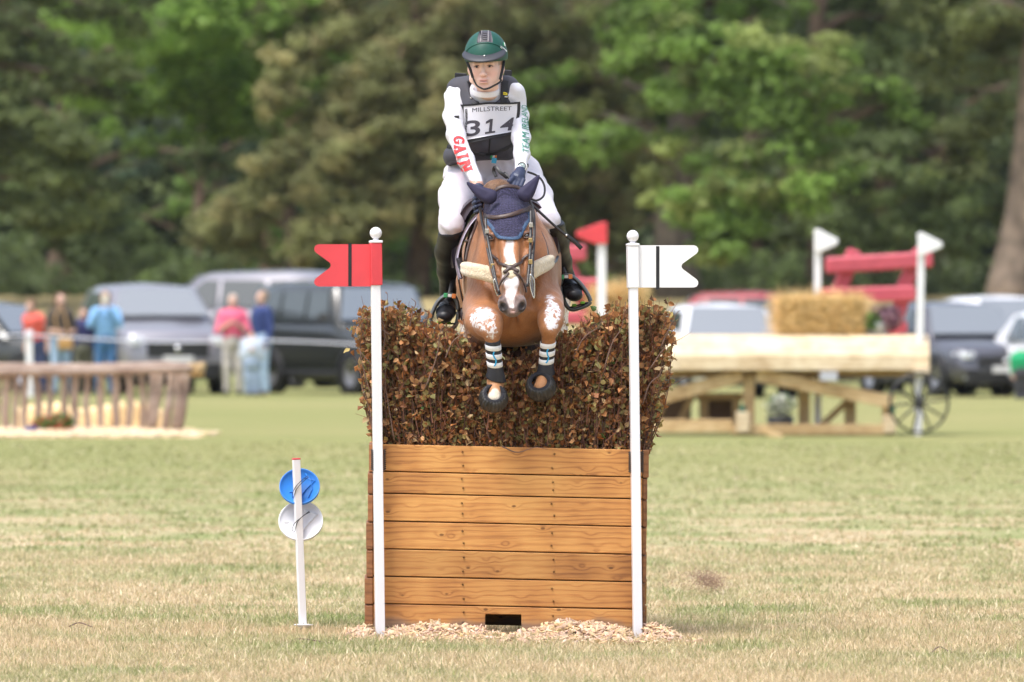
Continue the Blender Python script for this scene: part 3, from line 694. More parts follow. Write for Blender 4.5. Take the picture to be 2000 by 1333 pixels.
# ---- brush: twigs and dry leaves
twig_m = mat('twig', attr=True, rough=.75, spec=.25)
dleaf_m = mat('dry_leaf', attr=True, rough=.6, transl=.30, spec=.35)
tp = np.array([(690, 640), (705, 612), (725, 598), (760, 596), (800, 606), (830, 624), (852, 642), (880, 650), (905, 662), (930, 688), (960, 705), (1000, 706), (1030, 700), (1062, 684), (1085, 666), (1110, 652), (1140, 634), (1165, 622), (1190, 610), (1220, 600), (1262, 600), (1300, 606), (1335, 622)], float)
def top_y(px): return np.interp(px, tp[:, 0], tp[:, 1])
acc_t = Acc(); LP = []; LD = []; LT = []; twig_obj = []
NT = 1350
r = np.random.default_rng(3)
for i in range(NT):
    u = r.random(); bx = 738 + u * (1262 - 738); by = YF + .05 + r.random() ** 1.4 * .40
    fan = ((bx - 992) / 262); full = r.random() < .55; ex = (r.random() < .22) * r.uniform(0, 32)
    h0 = top_y(bx + fan ** 3 * 46); hgt = (h0 - ex + r.uniform(0, 20)) if full else r.uniform(h0 + 10, 850); fr_h = (880 - hgt) / 280
    tx = bx + fan ** 3 * 46 * fr_h ** 1.3 + r.normal(0, 11) * fr_h
    a = P(bx, 872 + (bx - 992) * .022 + 14, by); b_ = P(tx + (0 if full else r.normal(0, 14) * (abs(fan) < .85)), hgt, by + r.normal(0, .04) - .02)
    if b_.y < YF - .03: b_.y = YF - .03
    k = 7; t = np.linspace(0, 1, k)[:, None]; pts = np.array(list(a)) * (1 - t) + np.array(list(b_)) * t
    pts[:, 0] += np.sin(t[:, 0] * np.pi) * r.normal(0, .025) + r.normal(0, .010, k) * t[:, 0]; pts[:, 1] += r.normal(0, .006, k) * t[:, 0]
    # outward bow near the ends
    rad = np.linspace(r.uniform(.0022, .0042), .0008, k)
    c = np.array((.14, .075, .055)) * r.uniform(.6, 1.6) * (1, r.uniform(.9, 1.15), 1)
    acc_t.tube(pts, rad, 4, col=c, cap=False)
    L = (b_ - a).length; nl = int(L * r.uniform(26, 44))
    s = .0 + 1.0 * r.random(nl) ** .9; idx = np.minimum((s * (k - 1)).astype(int), k - 2); f = (s * (k - 1) - idx)[:, None]
    p = pts[idx] * (1 - f) + pts[idx + 1] * f; dirv = r.normal(0, 1, (nl, 3)) + (0, -.35, .25); dirv /= np.linalg.norm(dirv, axis=1)[:, None]
    LP.append(p); LD.append(dirv)
    # side shoots
    for _ in range(2 if full else 1):
        ti = r.uniform(.3, .95); j = int(ti * (k - 1)); q0 = pts[j]; dv = np.array([r.normal(0, .5), r.normal(-.1, .4), r.uniform(.4, 1)]); dv /= np.linalg.norm(dv); ln = r.uniform(.05, .13)
        if q0[2] + dv[2] * ln > P(0, top_y(1000 + q0[0] * F / q0[1]) - 14, 40.2).z: ln *= .35
        q = [q0, q0 + dv * ln * .5 + r.normal(0, .005, 3), q0 + dv * ln]; acc_t.tube(q, [.0016, .0012, .0006], 3, col=c * 1.1, cap=False)
        m = r.integers(2, 6); ff = r.random((m, 1)); LP.append(q[0] * (1 - ff) + q[2] * ff); dd = r.normal(0, 1, (m, 3)) + (0, -.3, .2); LD.append(dd / np.linalg.norm(dd, axis=1)[:, None])
brush = thing  # (kept simple: brush belongs to the fence)
for i in range(330):      # thin bare shoots in front of the leaves
    x0 = r.uniform(742, 1262); f_ = ((x0 - 992) / 262) ** 3; y0 = 880 - 235 * r.random() ** .8; y0 = max(y0, top_y(x0) + 25); Yt = YF + r.uniform(-.01, .07); ln = r.uniform(30, 110); an = r.normal(0, .55) + f_ * .3
    p0 = P(x0 + f_ * 44 * np.clip((880 - y0) / 280, 0, 1), y0, Yt); y1 = max(y0 - ln * math.cos(an), top_y(x0) - 14); p1 = P(x0 + f_ * 44 * np.clip((880 - y1) / 280, 0, 1) + ln * math.sin(an) * .6, y1, Yt + r.normal(0, .02))
    q = spline([list(p0), list((p0 + p1) / 2 + Vector(r.normal(0, .008, 3))), list(p1)], 6); acc_t.tube(q, np.linspace(r.uniform(.0014, .0026), .0007, 6), 4, col=np.array((.17, .075, .05)) * r.uniform(.5, 1.7), cap=False)
obj('brush_twigs', acc_t.mesh('twigs'), twig_m, fence)['kind'] = 'stuff'
# loose leaves filling the clipped front face down to the boards
m = 11000; qx = r.uniform(741, 1258, m); qy = 888 - (888 - top_y(qx) - 6) * r.random(m) ** 1.15; Yq = YF + .05 + .26 * r.random(m) ** 1.5
q = np.stack([(qx + ((qx - 992) / 262) ** 3 * 44 * np.clip((888 - qy) / 280, 0, 1) ** 1.3 - 1000) * Yq / F, Yq, H - (qy - HOR) * Yq / F], -1); LP.append(q); d_ = r.normal(0, 1, (m, 3)) + (0, -.45, .1); LD.append(d_ / np.linalg.norm(d_, axis=1)[:, None])
LP = np.vstack(LP); LD = np.vstack(LD); keep = np.ones(len(LP), bool)
keep &= LP[:, 1] > YF - .045
LP, LD = LP[keep], LD[keep]; n = len(LP)
pxl = 1000 + LP[:, 0] * F / LP[:, 1]; pyl = HOR + (H - LP[:, 2]) * F / LP[:, 1]
def leaf_shape():
    # base, l1, l2, tip, r2, r1 in (along, across, up)
    return np.array([(0, 0, 0), (.28, .36, .10), (.68, .30, .13), (1, 0, -.02), (.68, -.30, .13), (.28, -.36, .10)], float)
def leaf_geo(P0, D0, size, r, curl=.25):
    n = len(P0); a = r.normal(size=(n, 3)); s = np.cross(D0, a); s /= np.linalg.norm(s, axis=1)[:, None]; nn = np.cross(s, D0)
    sh = np.tile(leaf_shape()[None], (n, 1, 1)); sh[:, :, 2] *= r.uniform(-1.2, 3.2, (n, 1)); sh[:, 3, 2] += r.uniform(-.5, .5, n); sh[:, 2, 2] += r.uniform(-.15, .3, n); sh[:, 4, 2] += r.uniform(-.15, .3, n); sh[:, :, 1] *= r.uniform(.75, 1.15, (n, 1))
    sh += r.normal(0, .03, sh.shape) * (np.arange(6)[None, :, None] > 0)
    V = P0[:, None] + size[:, None, None] * (sh[:, :, :1] * D0[:, None] + sh[:, :, 1:2] * s[:, None] + sh[:, :, 2:] * nn[:, None])
    return V
pal = np.array([(.48, .215, .080), (.56, .31, .14), (.33, .135, .055), (.43, .34, .13), (.31, .285, .11), (.62, .45, .24), (.16, .085, .045)])  # last tone: leaf colour darkened to stand in for shadow in the brush
orange = np.clip((760 - pyl) / 160, 0, 1) * (np.abs(pxl - 1000) > 120)
pr = r.random(n); ci = np.where(pr < .22 + .2 * orange, 0, np.where(pr < .42 + .15 * orange, 1, np.where(pr < .60, 2, np.where(pr < .74, 3, np.where(pr < .86, 4, np.where(pr < .92, 5, 6))))))
lc = pal[ci] * r.uniform(.65, 1.25, (n, 1)); gm = r.random(n) < .01; lc[gm] = (.10, .17, .05)
sz = r.uniform(.014, .041, n)
LV = leaf_geo(LP, LD, sz, r)
# the 280 leaves that show nearest are objects of their own
fr = np.where((LP[:, 1] < YF + .10) & (np.abs(LP[:, 0]) < .8) & (sz > .026))[0]; r.shuffle(fr); fr = fr[:280]
m = np.ones(n, bool); m[fr] = False; idx = np.where(m)[0]; V = LV[idx].reshape(-1, 3); bb = np.arange(len(idx))[:, None] * 6
obj('brush_leaves', mesh_np('leaves', V, np.vstack([bb + [0, 1, 2, 3], bb + [0, 3, 4, 5]]), False, np.repeat(lc[idx], 6, 0)), dleaf_m, fence)['kind'] = 'stuff'
lib = []
for k in range(14):
    sh = leaf_shape(); sh[:, 2] *= r.uniform(-.5, 2.6); sh[3, 2] += r.uniform(-.3, .3); sh += r.normal(0, .03, sh.shape)
    me = mesh_np('leaf', sh, np.array([[0, 1, 2, 3], [0, 3, 4, 5]]), False, np.tile(pal[k % 6] * r.uniform(.8, 1.2), (6, 1))); me.materials.append(dleaf_m); lib.append(me)
fw = wm(fence).inverted()
for i in fr:
    o = bpy.data.objects.new('leaf', lib[r.integers(14)]); C.objects.link(o); o.parent = fence; o.matrix_parent_inverse = fw
    d = Vector(LD[i]); s = d.cross(Vector(r.normal(size=3))).normalized(); nn = d.cross(s) * -1
    M = Matrix((d, s, nn)).transposed().to_4x4(); o.matrix_basis = Matrix.Translation(Vector(LP[i])) @ M @ Matrix.Scale(sz[i] * 1.15, 4)
# bold stray twigs, each its own
stray = [[(762, 655), (740, 640), (715, 622), (694, 628), (692, 624)], [(748, 760), (730, 720), (706, 690), (694, 672)], [(742, 860), (735, 800), (716, 745), (702, 680)], [(745, 700), (752, 650), (738, 600), (733, 583)],
         [(800, 640), (806, 610), (812, 592), (803, 583)], [(1240, 640), (1236, 610), (1240, 592)], [(1290, 680), (1308, 640), (1322, 612), (1330, 606)], [(1270, 720), (1290, 690), (1306, 672)],
         [(742, 868), (728, 842), (722, 800), (708, 760)], [(1255, 790), (1268, 752), (1286, 735), (1292, 722)], [(870, 700), (884, 668), (906, 652), (915, 640)], [(980, 872), (1010, 884), (1045, 874), (1070, 878)],
         [(1120, 700), (1140, 660), (1168, 640), (1176, 622)], [(830, 760), (852, 700), (860, 650), (866, 634)], [(1180, 720), (1196, 670), (1214, 640), (1222, 590)], [(770, 860), (760, 800), (752, 740), (760, 690)]]
for k, s_ in enumerate(stray):
    pts = spline([list(P(a, b, YF - .02 - .01 * (k % 3))) for a, b in s_], 12)
    obj('twig', tube(pts, np.linspace(.0038, .0012, 12), 6), mat('twig_pale', (.16, .095, .07), .7, bump=(60, .003)), fence)
# ---------------------------------------------------------------- flagged marker posts at the fence
white_p = mat('white_paint', (.79, .79, .82), .35, noise=(2.5, .03)); red_p = mat('red_plastic', (.66, .055, .07), .42, noise=(6, .10)); tape = mat('black_tape', (.012, .012, .015), .4)
wplas = mat('white_plastic', (.80, .80, .82), .35)
def flag_post(xt, yt, xb, yb, Y, sl, sr, sy0, sy1, outline, tx, red, label, turn):
    a = P(xb, yb + 4, Y); b_ = P(xt, yt, Y); t = thing('flag_post', label, 'marker post', a)
    d = (b_ - a); L = d.length; d.normalize(); wd = S(18.5, Y) * .93
    rz = Matrix.Rotation(turn, 3, 'Z'); q = Vector((0, 0, 1)).rotation_difference(d).to_matrix()
    pt = obj('post', box((a + b_) / 2, (wd, wd, L), q @ rz, .0025), white_p, t)
    c = P((sl + sr) / 2, (sy0 + sy1) / 2, Y); obj('sleeve', box(c, (S(sr - sl, Y) * .92, S(sr - sl, Y) * .92, S(sy1 - sy0, Y)), q @ rz, .003), red_p if red else wplas, t)
    bx = (sl + sr) / 2; c = P(bx, sy0 - 2.5, Y)
    obj('post_cap', box(c, (S(24, Y), S(24, Y), S(5, Y)), q @ rz, .004, 2), white_p, t)
    c = P(bx, sy0 - 5, Y); rr_ = S(11.8, Y)
    prof = [(0.017, 0), (.013, .004), (.010, .008)] + [(rr_ * math.sin(u), .006 + rr_ * (1 - math.cos(u)) ) for u in np.linspace(.45, math.pi - .001, 16)]
    obj('ball_finial', lathe_mesh(prof, c, 'Z', 28), white_p, t)
    n_ = len(outline); out = [P(x, y, Y) for x, y in outline]
    pn = obj('flag_panel', prism(out, (0, -.004, 0), (0, .004, 0)), red_p if red else wplas, t)
    obj('tape_stripe', box(P(tx, (sy0 + sy1) / 2 + 1, Y - .0005), (S(6.5, Y), .0112, S(sy1 - sy0 + 1.5, Y))), tape, t)
    for s in (-1, 1):
        xx = xt + (xb - xt) * .63 + s * 10.8 + (1.5 if s > 0 else -.5); ac = Acc()
        z0, z1 = P(0, 878, Y).z, P(0, 919, Y).z
        if not red: z0 -= .01; z1 -= .01
        k = 110; tt = np.linspace(0, 1, k); an = tt * 2 * np.pi * 11
        cx = P(xx, 0, Y).x; pts = np.stack([cx + np.cos(an) * S(2.8), Y + .008 + np.sin(an) * .012, z0 + (z1 - z0) * tt], -1)
        ac.tube(pts, .0022, 5); g = obj('rubber_grip', ac.mesh('grip'), black_rubber, t)
    return t
def swallow(x_in, x_out, yt, yb, nx, ny, tl=9):
    s = 1 if x_out > x_in else -1
    def arc(cx, cy, r_, a0, a1, k=5): return [(cx + s * r_ * math.cos(a), cy - r_ * math.sin(a)) for a in np.linspace(a0, a1, k)]
    pts = [(x_in, yt)] + arc(x_out - s * tl, yt + tl, tl, R(90), R(-55)) + arc(nx + s * 7, ny, 7, R(125), R(235))[::1] + arc(x_out - s * tl, yb - tl, tl, R(55), R(-90)) + [(x_in, yb)]
    return pts
flag_post(732.5, 470, 742.5, 1247, 39.99, 722, 746, 475, 557.5, swallow(724, 613.5, 477.5, 560, 646, 518.5), 683.5, True, 'white post with a red swallowtail flag left of the brush fence', R(12))
flag_post(1235.5, 475, 1245.5, 1251, 39.985, 1224, 1247.5, 481, 563, swallow(1245, 1364, 479.5, 562, 1331, 520.5), 1284.5, False, 'white post with a white swallowtail flag right of the brush fence', R(9))

# ---------------------------------------------------------------- small marker post with two plastic discs
Ys = 40.9
mp = thing('disc_marker', 'low white stake carrying a blue and a white plastic disc on the left', 'marker stake', P(593, 1232, Ys))
a = P(591.5, 1228, Ys); b_ = P(578.5, 898, Ys); d = (b_ - a).normalized(); qq = Vector((0, 0, 1)).rotation_difference(d).to_matrix()
obj('stake', box((a + b_) / 2, (.034, .034, (b_ - a).length), qq @ Matrix.Rotation(R(14), 3, 'Z'), .002), white_p, mp)
obj('stake_top', box(b_ + d * .003, (.036, .036, .008), qq @ Matrix.Rotation(R(14), 3, 'Z'), .002), red_p, mp)
obj('foot_plate', lathe_mesh([(0, .004), (.047, .003), (.048, 0), (.02, -.012), (.006, -.03), (0, -.05)], P(592.5, 1221, Ys - .05), 'Z', 24), mat('plate_white', (.62, .62, .63), .5), mp)
blue_m = mat('blue_plastic', (.035, .22, .66), .38)
def disc(cx, cy, rx, m_, Y, ribs):
    c = P(cx, cy, Y); Rr = S(rx, Y); rot = Matrix.Rotation(R(-30), 3, 'X')
    V, Q = lathe([(0, 0), (Rr * .93, 0), (Rr * .955, -.012), (Rr, -.012), (Rr, .004), (Rr * .97, .007), (0, .007)], (0, 0, 0), 'Y', 56)
    V = V @ np.array(rot).T + np.array(list(c)); V = V
    V2 = V; o = obj('plastic_disc', mesh_np('disc', V2, Q[:, ::-1], False), m_, mp)
    for pts in ribs:
        p3 = [rot @ Vector((x * Rr, -.003, z * Rr)) + c for x, z in pts]
        obj('rib', tube(p3, .0028, 5), m_, o)
    return c, rot, Rr
ribs = [[(.2, .55), (.75, .35), (.35, -.1), (.05, -.55)], [(.28, .75), (.55, .35), (.62, -.1), (.45, -.6)], [(-.5, -.3), (-.1, -.22)]]
r1 = disc(585.2, 952, 39.5, blue_m, Ys + .05, ribs); r2 = disc(587.5, 1019, 43.5, wplas, Ys + .05, [ribs[0], [(-.75, -.05), (-.55, -.06)]])
for pts in ([(601, 930), (588, 940), (577, 952), (571, 966), (573, 974), (578, 958), (590, 943), (603, 932)], [(604, 999), (590, 1010), (576, 1022), (571, 1034), (575, 1040), (580, 1022), (592, 1008), (605, 1001)]):
    obj('cord', tube(spline([list(P(x, y, Ys - .022 if x < 596 else Ys + .035)) for x, y in pts], 40), .0017, 6), mat('cord_black', (.02, .02, .02), .6), mp)

# ---------------------------------------------------------------- wood chips round the foot of the fence
chip_m = mat('wood_chip', attr=True, rough=.8, spec=.2)
def chips(n, fx, fy, hf, L, col, r, wide=(.15, .42)):
    """n thin slivers; hf(x,y) mound height"""
    x, y = fx, fy; z = hf(x, y); n = len(x)
    e = [r.normal(size=(n, 3)) for _ in range(2)]; e[0][:, 2] *= .35; u = e[0] / np.linalg.norm(e[0], axis=1)[:, None]
    v = np.cross(u, e[1] * (.6, .6, .3) + (0, 0, .9)); v /= np.linalg.norm(v, axis=1)[:, None]; w_ = np.cross(u, v)
    l = r.uniform(.4, 1.2, n)[:, None] * L; b = r.uniform(wide[0], wide[1], n)[:, None] * L; h = r.uniform(.04, .11, n)[:, None] * L
    c = np.stack([x, y, z], -1) + w_ * h * .3; cs = [(-1, -1, -1), (1, -.6, -1), (1, 1, -1), (-1, .5, -1), (-1, -1, 1), (1, -.6, 1), (1, 1, 1), (-1, .5, 1)]
    V = np.stack([c + u * l * .5 * a + v * b * .5 * b2 + w_ * h * .5 * c2 for a, b2, c2 in cs], 1).reshape(-1, 3)
    q = np.array([[0, 1, 2, 3], [7, 6, 5, 4], [0, 4, 5, 1], [1, 5, 6, 2], [2, 6, 7, 3], [3, 7, 4, 0]])
    Q = (np.arange(n)[:, None, None] * 8 + q[None]).reshape(-1, 4)
    cc = np.array(col) * r.uniform(.6, 1.2, (n, 1)) * (1, 1, 1); cc = cc * np.stack([np.ones(n), r.uniform(.9, 1.05, n), r.uniform(.75, 1.1, n)], -1)
    return V, Q, np.repeat(cc, 8, 0)
mx_ = np.array([-.80, -.74, -.66, -.60, -.52, -.42, -.35, -.28, -.16, -.08, 0, .06, .14, .24, .32, .42, .52, .60, .66, .72, .80]); mh = np.array([0, .025, .045, .035, .03, .05, .055, .045, .035, .008, .004, .015, .04, .065, .06, .05, .03, .035, .055, .035, 0])
def mound(x, y):
    base = np.interp(x, mx_, mh); f = np.clip((y - 39.70) / .33, 0, 1); f = np.where(y > 40.04, np.clip(1 - (y - 40.04) / .2, 0, 1), f)
    base = base * (1 - .85 * np.exp(-((x + .617) / .04) ** 4)) * (1 - .85 * np.exp(-((x - .588) / .04) ** 4))
    return base * np.sin(f * np.pi / 2) ** 1.6 + .004 * np.sin(x * 57) * np.sin(y * 43) * f + .004
r = np.random.default_rng(9); n = 4200
x = r.uniform(-.80, .80, n); y = 39.50 + .56 * r.beta(2.0, 1.2, n); far = r.random(n) < .05; y = np.where(far, 39.2 + .7 * r.random(n), y); x = np.where(far, x * 1.08, x)
keep = (np.interp(x, mx_, mh) > r.random(n) * .03) | far
keep &= ~(((np.abs(x + .617) < .035) | (np.abs(x - .588) < .035)) & (y > 39.6) & (y < 40.0))
keep &= ~((np.abs(x + .60) > .06) & (x < -.62) & (y > 40.2))
V, Q, c = chips(0, x[keep], y[keep], lambda a, b: mound(a, b) + r.uniform(0, .012, len(a)), .048, (.66, .48, .335), r, (.2, .62))
ac = Acc().add(V, Q, None, c)
gx, gy = np.meshgrid(np.linspace(-.82, .82, 90), np.linspace(39.62, 40.045, 22), indexing='ij'); g = np.arange(gx.size).reshape(gx.shape)
ac.add(np.stack([gx, gy, mound(gx, gy) - .012], -1).reshape(-1, 3), np.stack([g[:-1, :-1], g[1:, :-1], g[1:, 1:], g[:-1, 1:]], -1).reshape(-1, 4), None, (.42, .31, .2))
tag(obj('wood_chips', ac.mesh('chips', False), chip_m), 'pale wood chips heaped along the foot of the timber fence', 'wood chips', kind='stuff')
# ================================================================ THE HORSE
def Xv(x, y, z): return Vector((x, y, z))
A = P(991, 395, 39.98); B = P(1001, 598, 39.66); hu = (B - A).normalized(); hx = (Vector((1, 0, 0)) - hu * hu.x).normalized(); hf = hu.cross(hx)
if hf.y > 0: hf = -hf
hrot = Matrix((hx, hf, hu)).transposed()      # local x, d (toward camera), t (down the face)
def hp(x, t, d): return A + hx * x + hu * t + hf * d
def horse_body():
    s = SDF((-.36, 39.5, .78), (.40, 43.15, 2.12), .0062)
    p = P
    # trunk
    s.cone(p(1001, 556, 40.62), p(1002, 552, 41.55), .228, .248, k=.05, flat=((0, 0, 1), 1.10))
    s.ell(p(1003, 505, 41.9), (.255, .40, .235), k=.12)
    s.cone(p(1001, 470, 40.75), p(1002, 462, 41.3), .14, .12, k=.12)
    # chest, shoulders, breast
    s.ell(p(954, 562, 40.34), (.098, .24, .27), k=.09); s.ell(p(1049, 556, 40.34), (.098, .24, .27), k=.09)
    s.ell(p(1001, 600, 40.22), (.19, .24, .185), k=.10)
    s.ell(p(972, 598, 40.10), (.085, .12, .12), k=.06); s.ell(p(1032, 596, 40.10), (.085, .12, .12), k=.06)
    s.cone(p(1003, 590, 40.0), p(1003, 655, 40.02), .012, .012, k=.05, op='sub')
    s.ell(p(1001, 487, 40.62), (.222, .24, .16), k=.06); s.ell(p(1001, 452, 40.62), (.190, .22, .13), k=.06)
    # grooves between the muscles
    for e in (-1, 1):
        s.cone(p(1001 + 62 * e, 470, 40.16), p(1001 + 34 * e, 590, 39.98), .010, .014, k=.035, op='sub')
    # neck
    s.cone(p(1000, 520, 40.5), p(990, 425, 40.34), .20, .118, k=.10)
    s.cone(p(990, 425, 40.34), p(985, 385, 40.14), .115, .085, k=.08)
    s.cone(p(990, 425, 40.16), p(1000, 520, 40.2), .085, .14, k=.08)
    # head
    k = .035
    s.ell(hp(0, .05, -.075), (.088, .085, .085), hrot, k=.05)
    s.ell(hp(0, .13, -.055), (.104, .055, .12), hrot, k=k)
    s.cone(hp(0, .15, -.062), hp(0, .52, -.050), .064, .040, k=k)
    for e in (-1, 1):
        s.ell(hp(.055 * e, .21, -.15), (.042, .10, .12), hrot, k=.04)
        s.cone(hp(.05 * e, .28, -.14), hp(.024 * e, .52, -.10), .036, .026, k=.035)
        s.cone(hp(.086 * e, .235, -.052), hp(.060 * e, .375, -.055), .019, .012, k=.016)
        s.cone(hp(.058 * e, .165, -.016), hp(.094 * e, .180, -.026), .017, .018, k=.014)
        s.ell(hp(.090 * e, .205, -.036), (.022, .026, .032), hrot, k=.010)
        s.ell(hp(.074 * e, .120, .002), (.020, .020, .030), hrot, k=.02, op='sub')
        s.ell(hp(.058 * e, .215, .010), (.016, .022, .035), hrot, k=.02, op='sub')
        s.ell(hp(.070 * e, .330, -.002), (.018, .028, .070), hrot, k=.03, op='sub')
        # nasal bone edge and nostril wings
        s.cone(hp(.028 * e, .22, -.010), hp(.022 * e, .46, -.014), .016, .014, k=.02)
        s.ell(hp(.041 * e, .548, -.034), (.025, .028, .044), hrot, k=.016)
        s.cone(hp(.026 * e, .528, -.008), hp(.050 * e, .545, -.012), .009, .009, k=.010)
        s.ell(hp(.044 * e, .572, -.008), (.0125, .034, .022), hrot @ Matrix.Rotation(-.5 * e, 3, 'Y'), k=.006, op='sub')
    s.ell(hp(0, .540, -.062), (.054, .044, .048), hrot, k=.03)
    s.ell(hp(0, .580, -.045), (.038, .026, .026), hrot, k=.016)
    s.ell(hp(0, .558, -.085), (.034, .028, .026), hrot, k=.016)
    s.ell(hp(0, .592, -.072), (.050, .045, .004), hrot, k=.006, op='sub')
    s.ell(hp(0, .575, .0), (.006, .022, .03), hrot, k=.012, op='sub')
    # fore legs folded under the chest
    fl = [(p(941, 602, 40.22), .090), (p(943, 626, 39.99), .078), (p(955, 634, 39.87), .060), (p(961, 646, 39.835), .041)]
    for i in range(3): s.cone(fl[i][0], fl[i + 1][0], fl[i][1], fl[i + 1][1], k=.035)
    s.cone(p(930, 625, 40.30), p(936, 662, 40.36), .062, .05, k=.04); s.cone(p(933, 662, 40.36), p(950, 640, 40.05), .052, .06, k=.04)
    s.chain([p(961, 646, 39.845), p(962.5, 672, 39.87), p(966, 730, 39.92), p(968, 746, 39.93), p(967.5, 764, 39.90)], [.041, .029, .026, .038, .031], k=.018)
    s.cone(p(967.5, 764, 39.90), p(965, 778, 39.89), .033, .036, k=.012)
    fr_ = [(p(1064, 590, 40.22), .088), (p(1076, 606, 40.01), .055), (p(1075, 628, 39.93), .053), (p(1072.5, 643, 39.89), .040)]
    for i in range(3): s.cone(fr_[i][0], fr_[i + 1][0], fr_[i][1], fr_[i + 1][1], k=.035)
    s.cone(p(1080, 592, 40.10), p(1079, 622, 39.97), .042, .044, k=.03)
    s.cone(p(1072, 620, 40.30), p(1055, 645, 40.36), .07, .05, k=.04)
    s.chain([p(1072.5, 643, 39.90), p(1071, 668, 39.93), p(1066, 720, 39.99), p(1063.5, 736, 39.99), p(1060, 750, 39.96)], [.040, .029, .026, .037, .030], k=.018)
    s.cone(p(1060, 750, 39.96), p(1057, 757, 39.95), .033, .036, k=.012)
    # hind quarters and legs, trailing behind the brush
    for px0, e in ((942, -1), (1066, 1)):
        x0 = px0
        s.cone(p(x0, 560, 41.85), p(x0 - 2 * e, 640, 42.0), .135, .105, k=.08)
        s.chain([p(x0, 640, 42.0), p(x0 - 3 * e, 690, 42.25), p(x0 - 5 * e, 720, 42.5), p(x0 - 5 * e, 790, 42.85), p(x0 - 5 * e, 815, 42.92)], [.10, .07, .052, .033, .036], k=.04)
        s.cone(p(x0 - 5 * e, 815, 42.92), p(x0 - 5 * e, 842, 42.88), .032, .052, k=.02)
    return s.nets()
HV, HQ = horse_body()
hb = bvh_of(HV, HQ)
hloc = P(1001, 560, 41.0)
horse = thing('horse', 'chestnut horse with a white blaze and navy ear bonnet leaping the brush fence', 'horse', hloc)
# coat colours
def sm(v, a, b): t = np.clip((v - a) / (b - a), 0, 1); return t * t * (3 - 2 * t)
hpx = 1000 + HV[:, 0] * F / HV[:, 1]; hpy = HOR + (H - HV[:, 2]) * F / HV[:, 1]
An = np.array(list(A)); rel = HV - An; ht = rel @ np.array(list(hu)); hxx = rel @ np.array(list(hx)); hd = rel @ np.array(list(hf))
coat = np.tile(np.array((.31, .122, .042)), (len(HV), 1))
def blend(m, c):
    global coat
    coat = coat * (1 - m[:, None]) + np.array(c) * m[:, None]
head = (np.abs(hxx) < .15) & (ht > -.1) & (HV[:, 1] < 40.0 + .1)
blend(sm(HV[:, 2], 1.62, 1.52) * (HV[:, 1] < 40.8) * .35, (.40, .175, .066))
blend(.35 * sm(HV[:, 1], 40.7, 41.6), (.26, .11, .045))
# greyish muzzle
hd2 = (np.abs(hxx) < .078) & (ht > .3) & (hd > -.14)
mz = hd2 * sm(ht + .55 * np.abs(hxx), .48, .56) * (ht < .68); blend(mz * .9, (.135, .105, .105))
# blaze
lat = hxx + .004 * np.sin(ht * 50)
bw = np.interp(ht, [.17, .20, .30, .345, .38, .40, .44, .48, .53, .575], [.0, .014, .021, .019, .026, .035, .036, .026, .019, .010]); bc = np.interp(ht, [.17, .3, .4, .47, .57], [0, -.002, .0, -.004, -.006])
bl = head * (1 - sm(np.abs(lat - bc), bw * 1.12 - .004, bw * 1.12 + .003)) * sm(ht, .175, .19) * (1 - sm(ht, .575, .585)) * (hd > -.07); blend(bl, (.66, .58, .56))
sn = head * (1 - sm(np.abs(hxx), .008, .014)) * sm(ht, .585, .59) * (1 - sm(ht, .60, .605)) * (hd > -.06); blend(sn * .8, (.45, .27, .22))
# nostril inside
EYE = {-1: (956.5, 465), 1: (1030, 461)}
for e in (-1, 1):
    c = np.array(list(hp(.044 * e, .575, -.024))); dd = np.linalg.norm((HV - c), axis=1); blend((1 - sm(dd, .020, .028)) * .95, (.022, .015, .015))
    ep = EYE[e]; dd = np.hypot(hpx - ep[0], (hpy - ep[1]) * 1.25); blend((HV[:, 1] < 40.0) * (1 - sm(dd, 6, 13)) * .7, (.07, .04, .03))
# legs: left pastern white, hooves dark
leg = (HV[:, 1] < 40.1) & (hpy > 700)
blend(leg * sm(hpy, 700, 735) * .5, (.50, .25, .11))
blend(((hpx < 1000) & leg) * sm(hpy, 757, 761) * (1 - sm(np.abs(hpx - 967) * 1.0 - (hpy - 757) * .9, 0, 3)) * 1.0, (.72, .62, .50))
blend(((HV[:, 1] > 42.6) & (hpy > 828)).astype(float), (.06, .05, .045))
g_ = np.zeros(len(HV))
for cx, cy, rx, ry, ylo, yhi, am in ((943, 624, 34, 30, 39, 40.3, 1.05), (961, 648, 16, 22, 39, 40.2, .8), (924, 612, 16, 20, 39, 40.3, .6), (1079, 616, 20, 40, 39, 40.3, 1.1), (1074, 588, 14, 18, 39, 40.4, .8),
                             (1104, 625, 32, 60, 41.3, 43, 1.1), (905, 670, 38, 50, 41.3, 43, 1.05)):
    d = np.hypot((hpx - cx) / rx, (hpy - cy) / ry); g_ = np.maximum(g_, am * (1 - sm(d, .55, 1.1)) * (HV[:, 1] > ylo) * (HV[:, 1] < yhi))
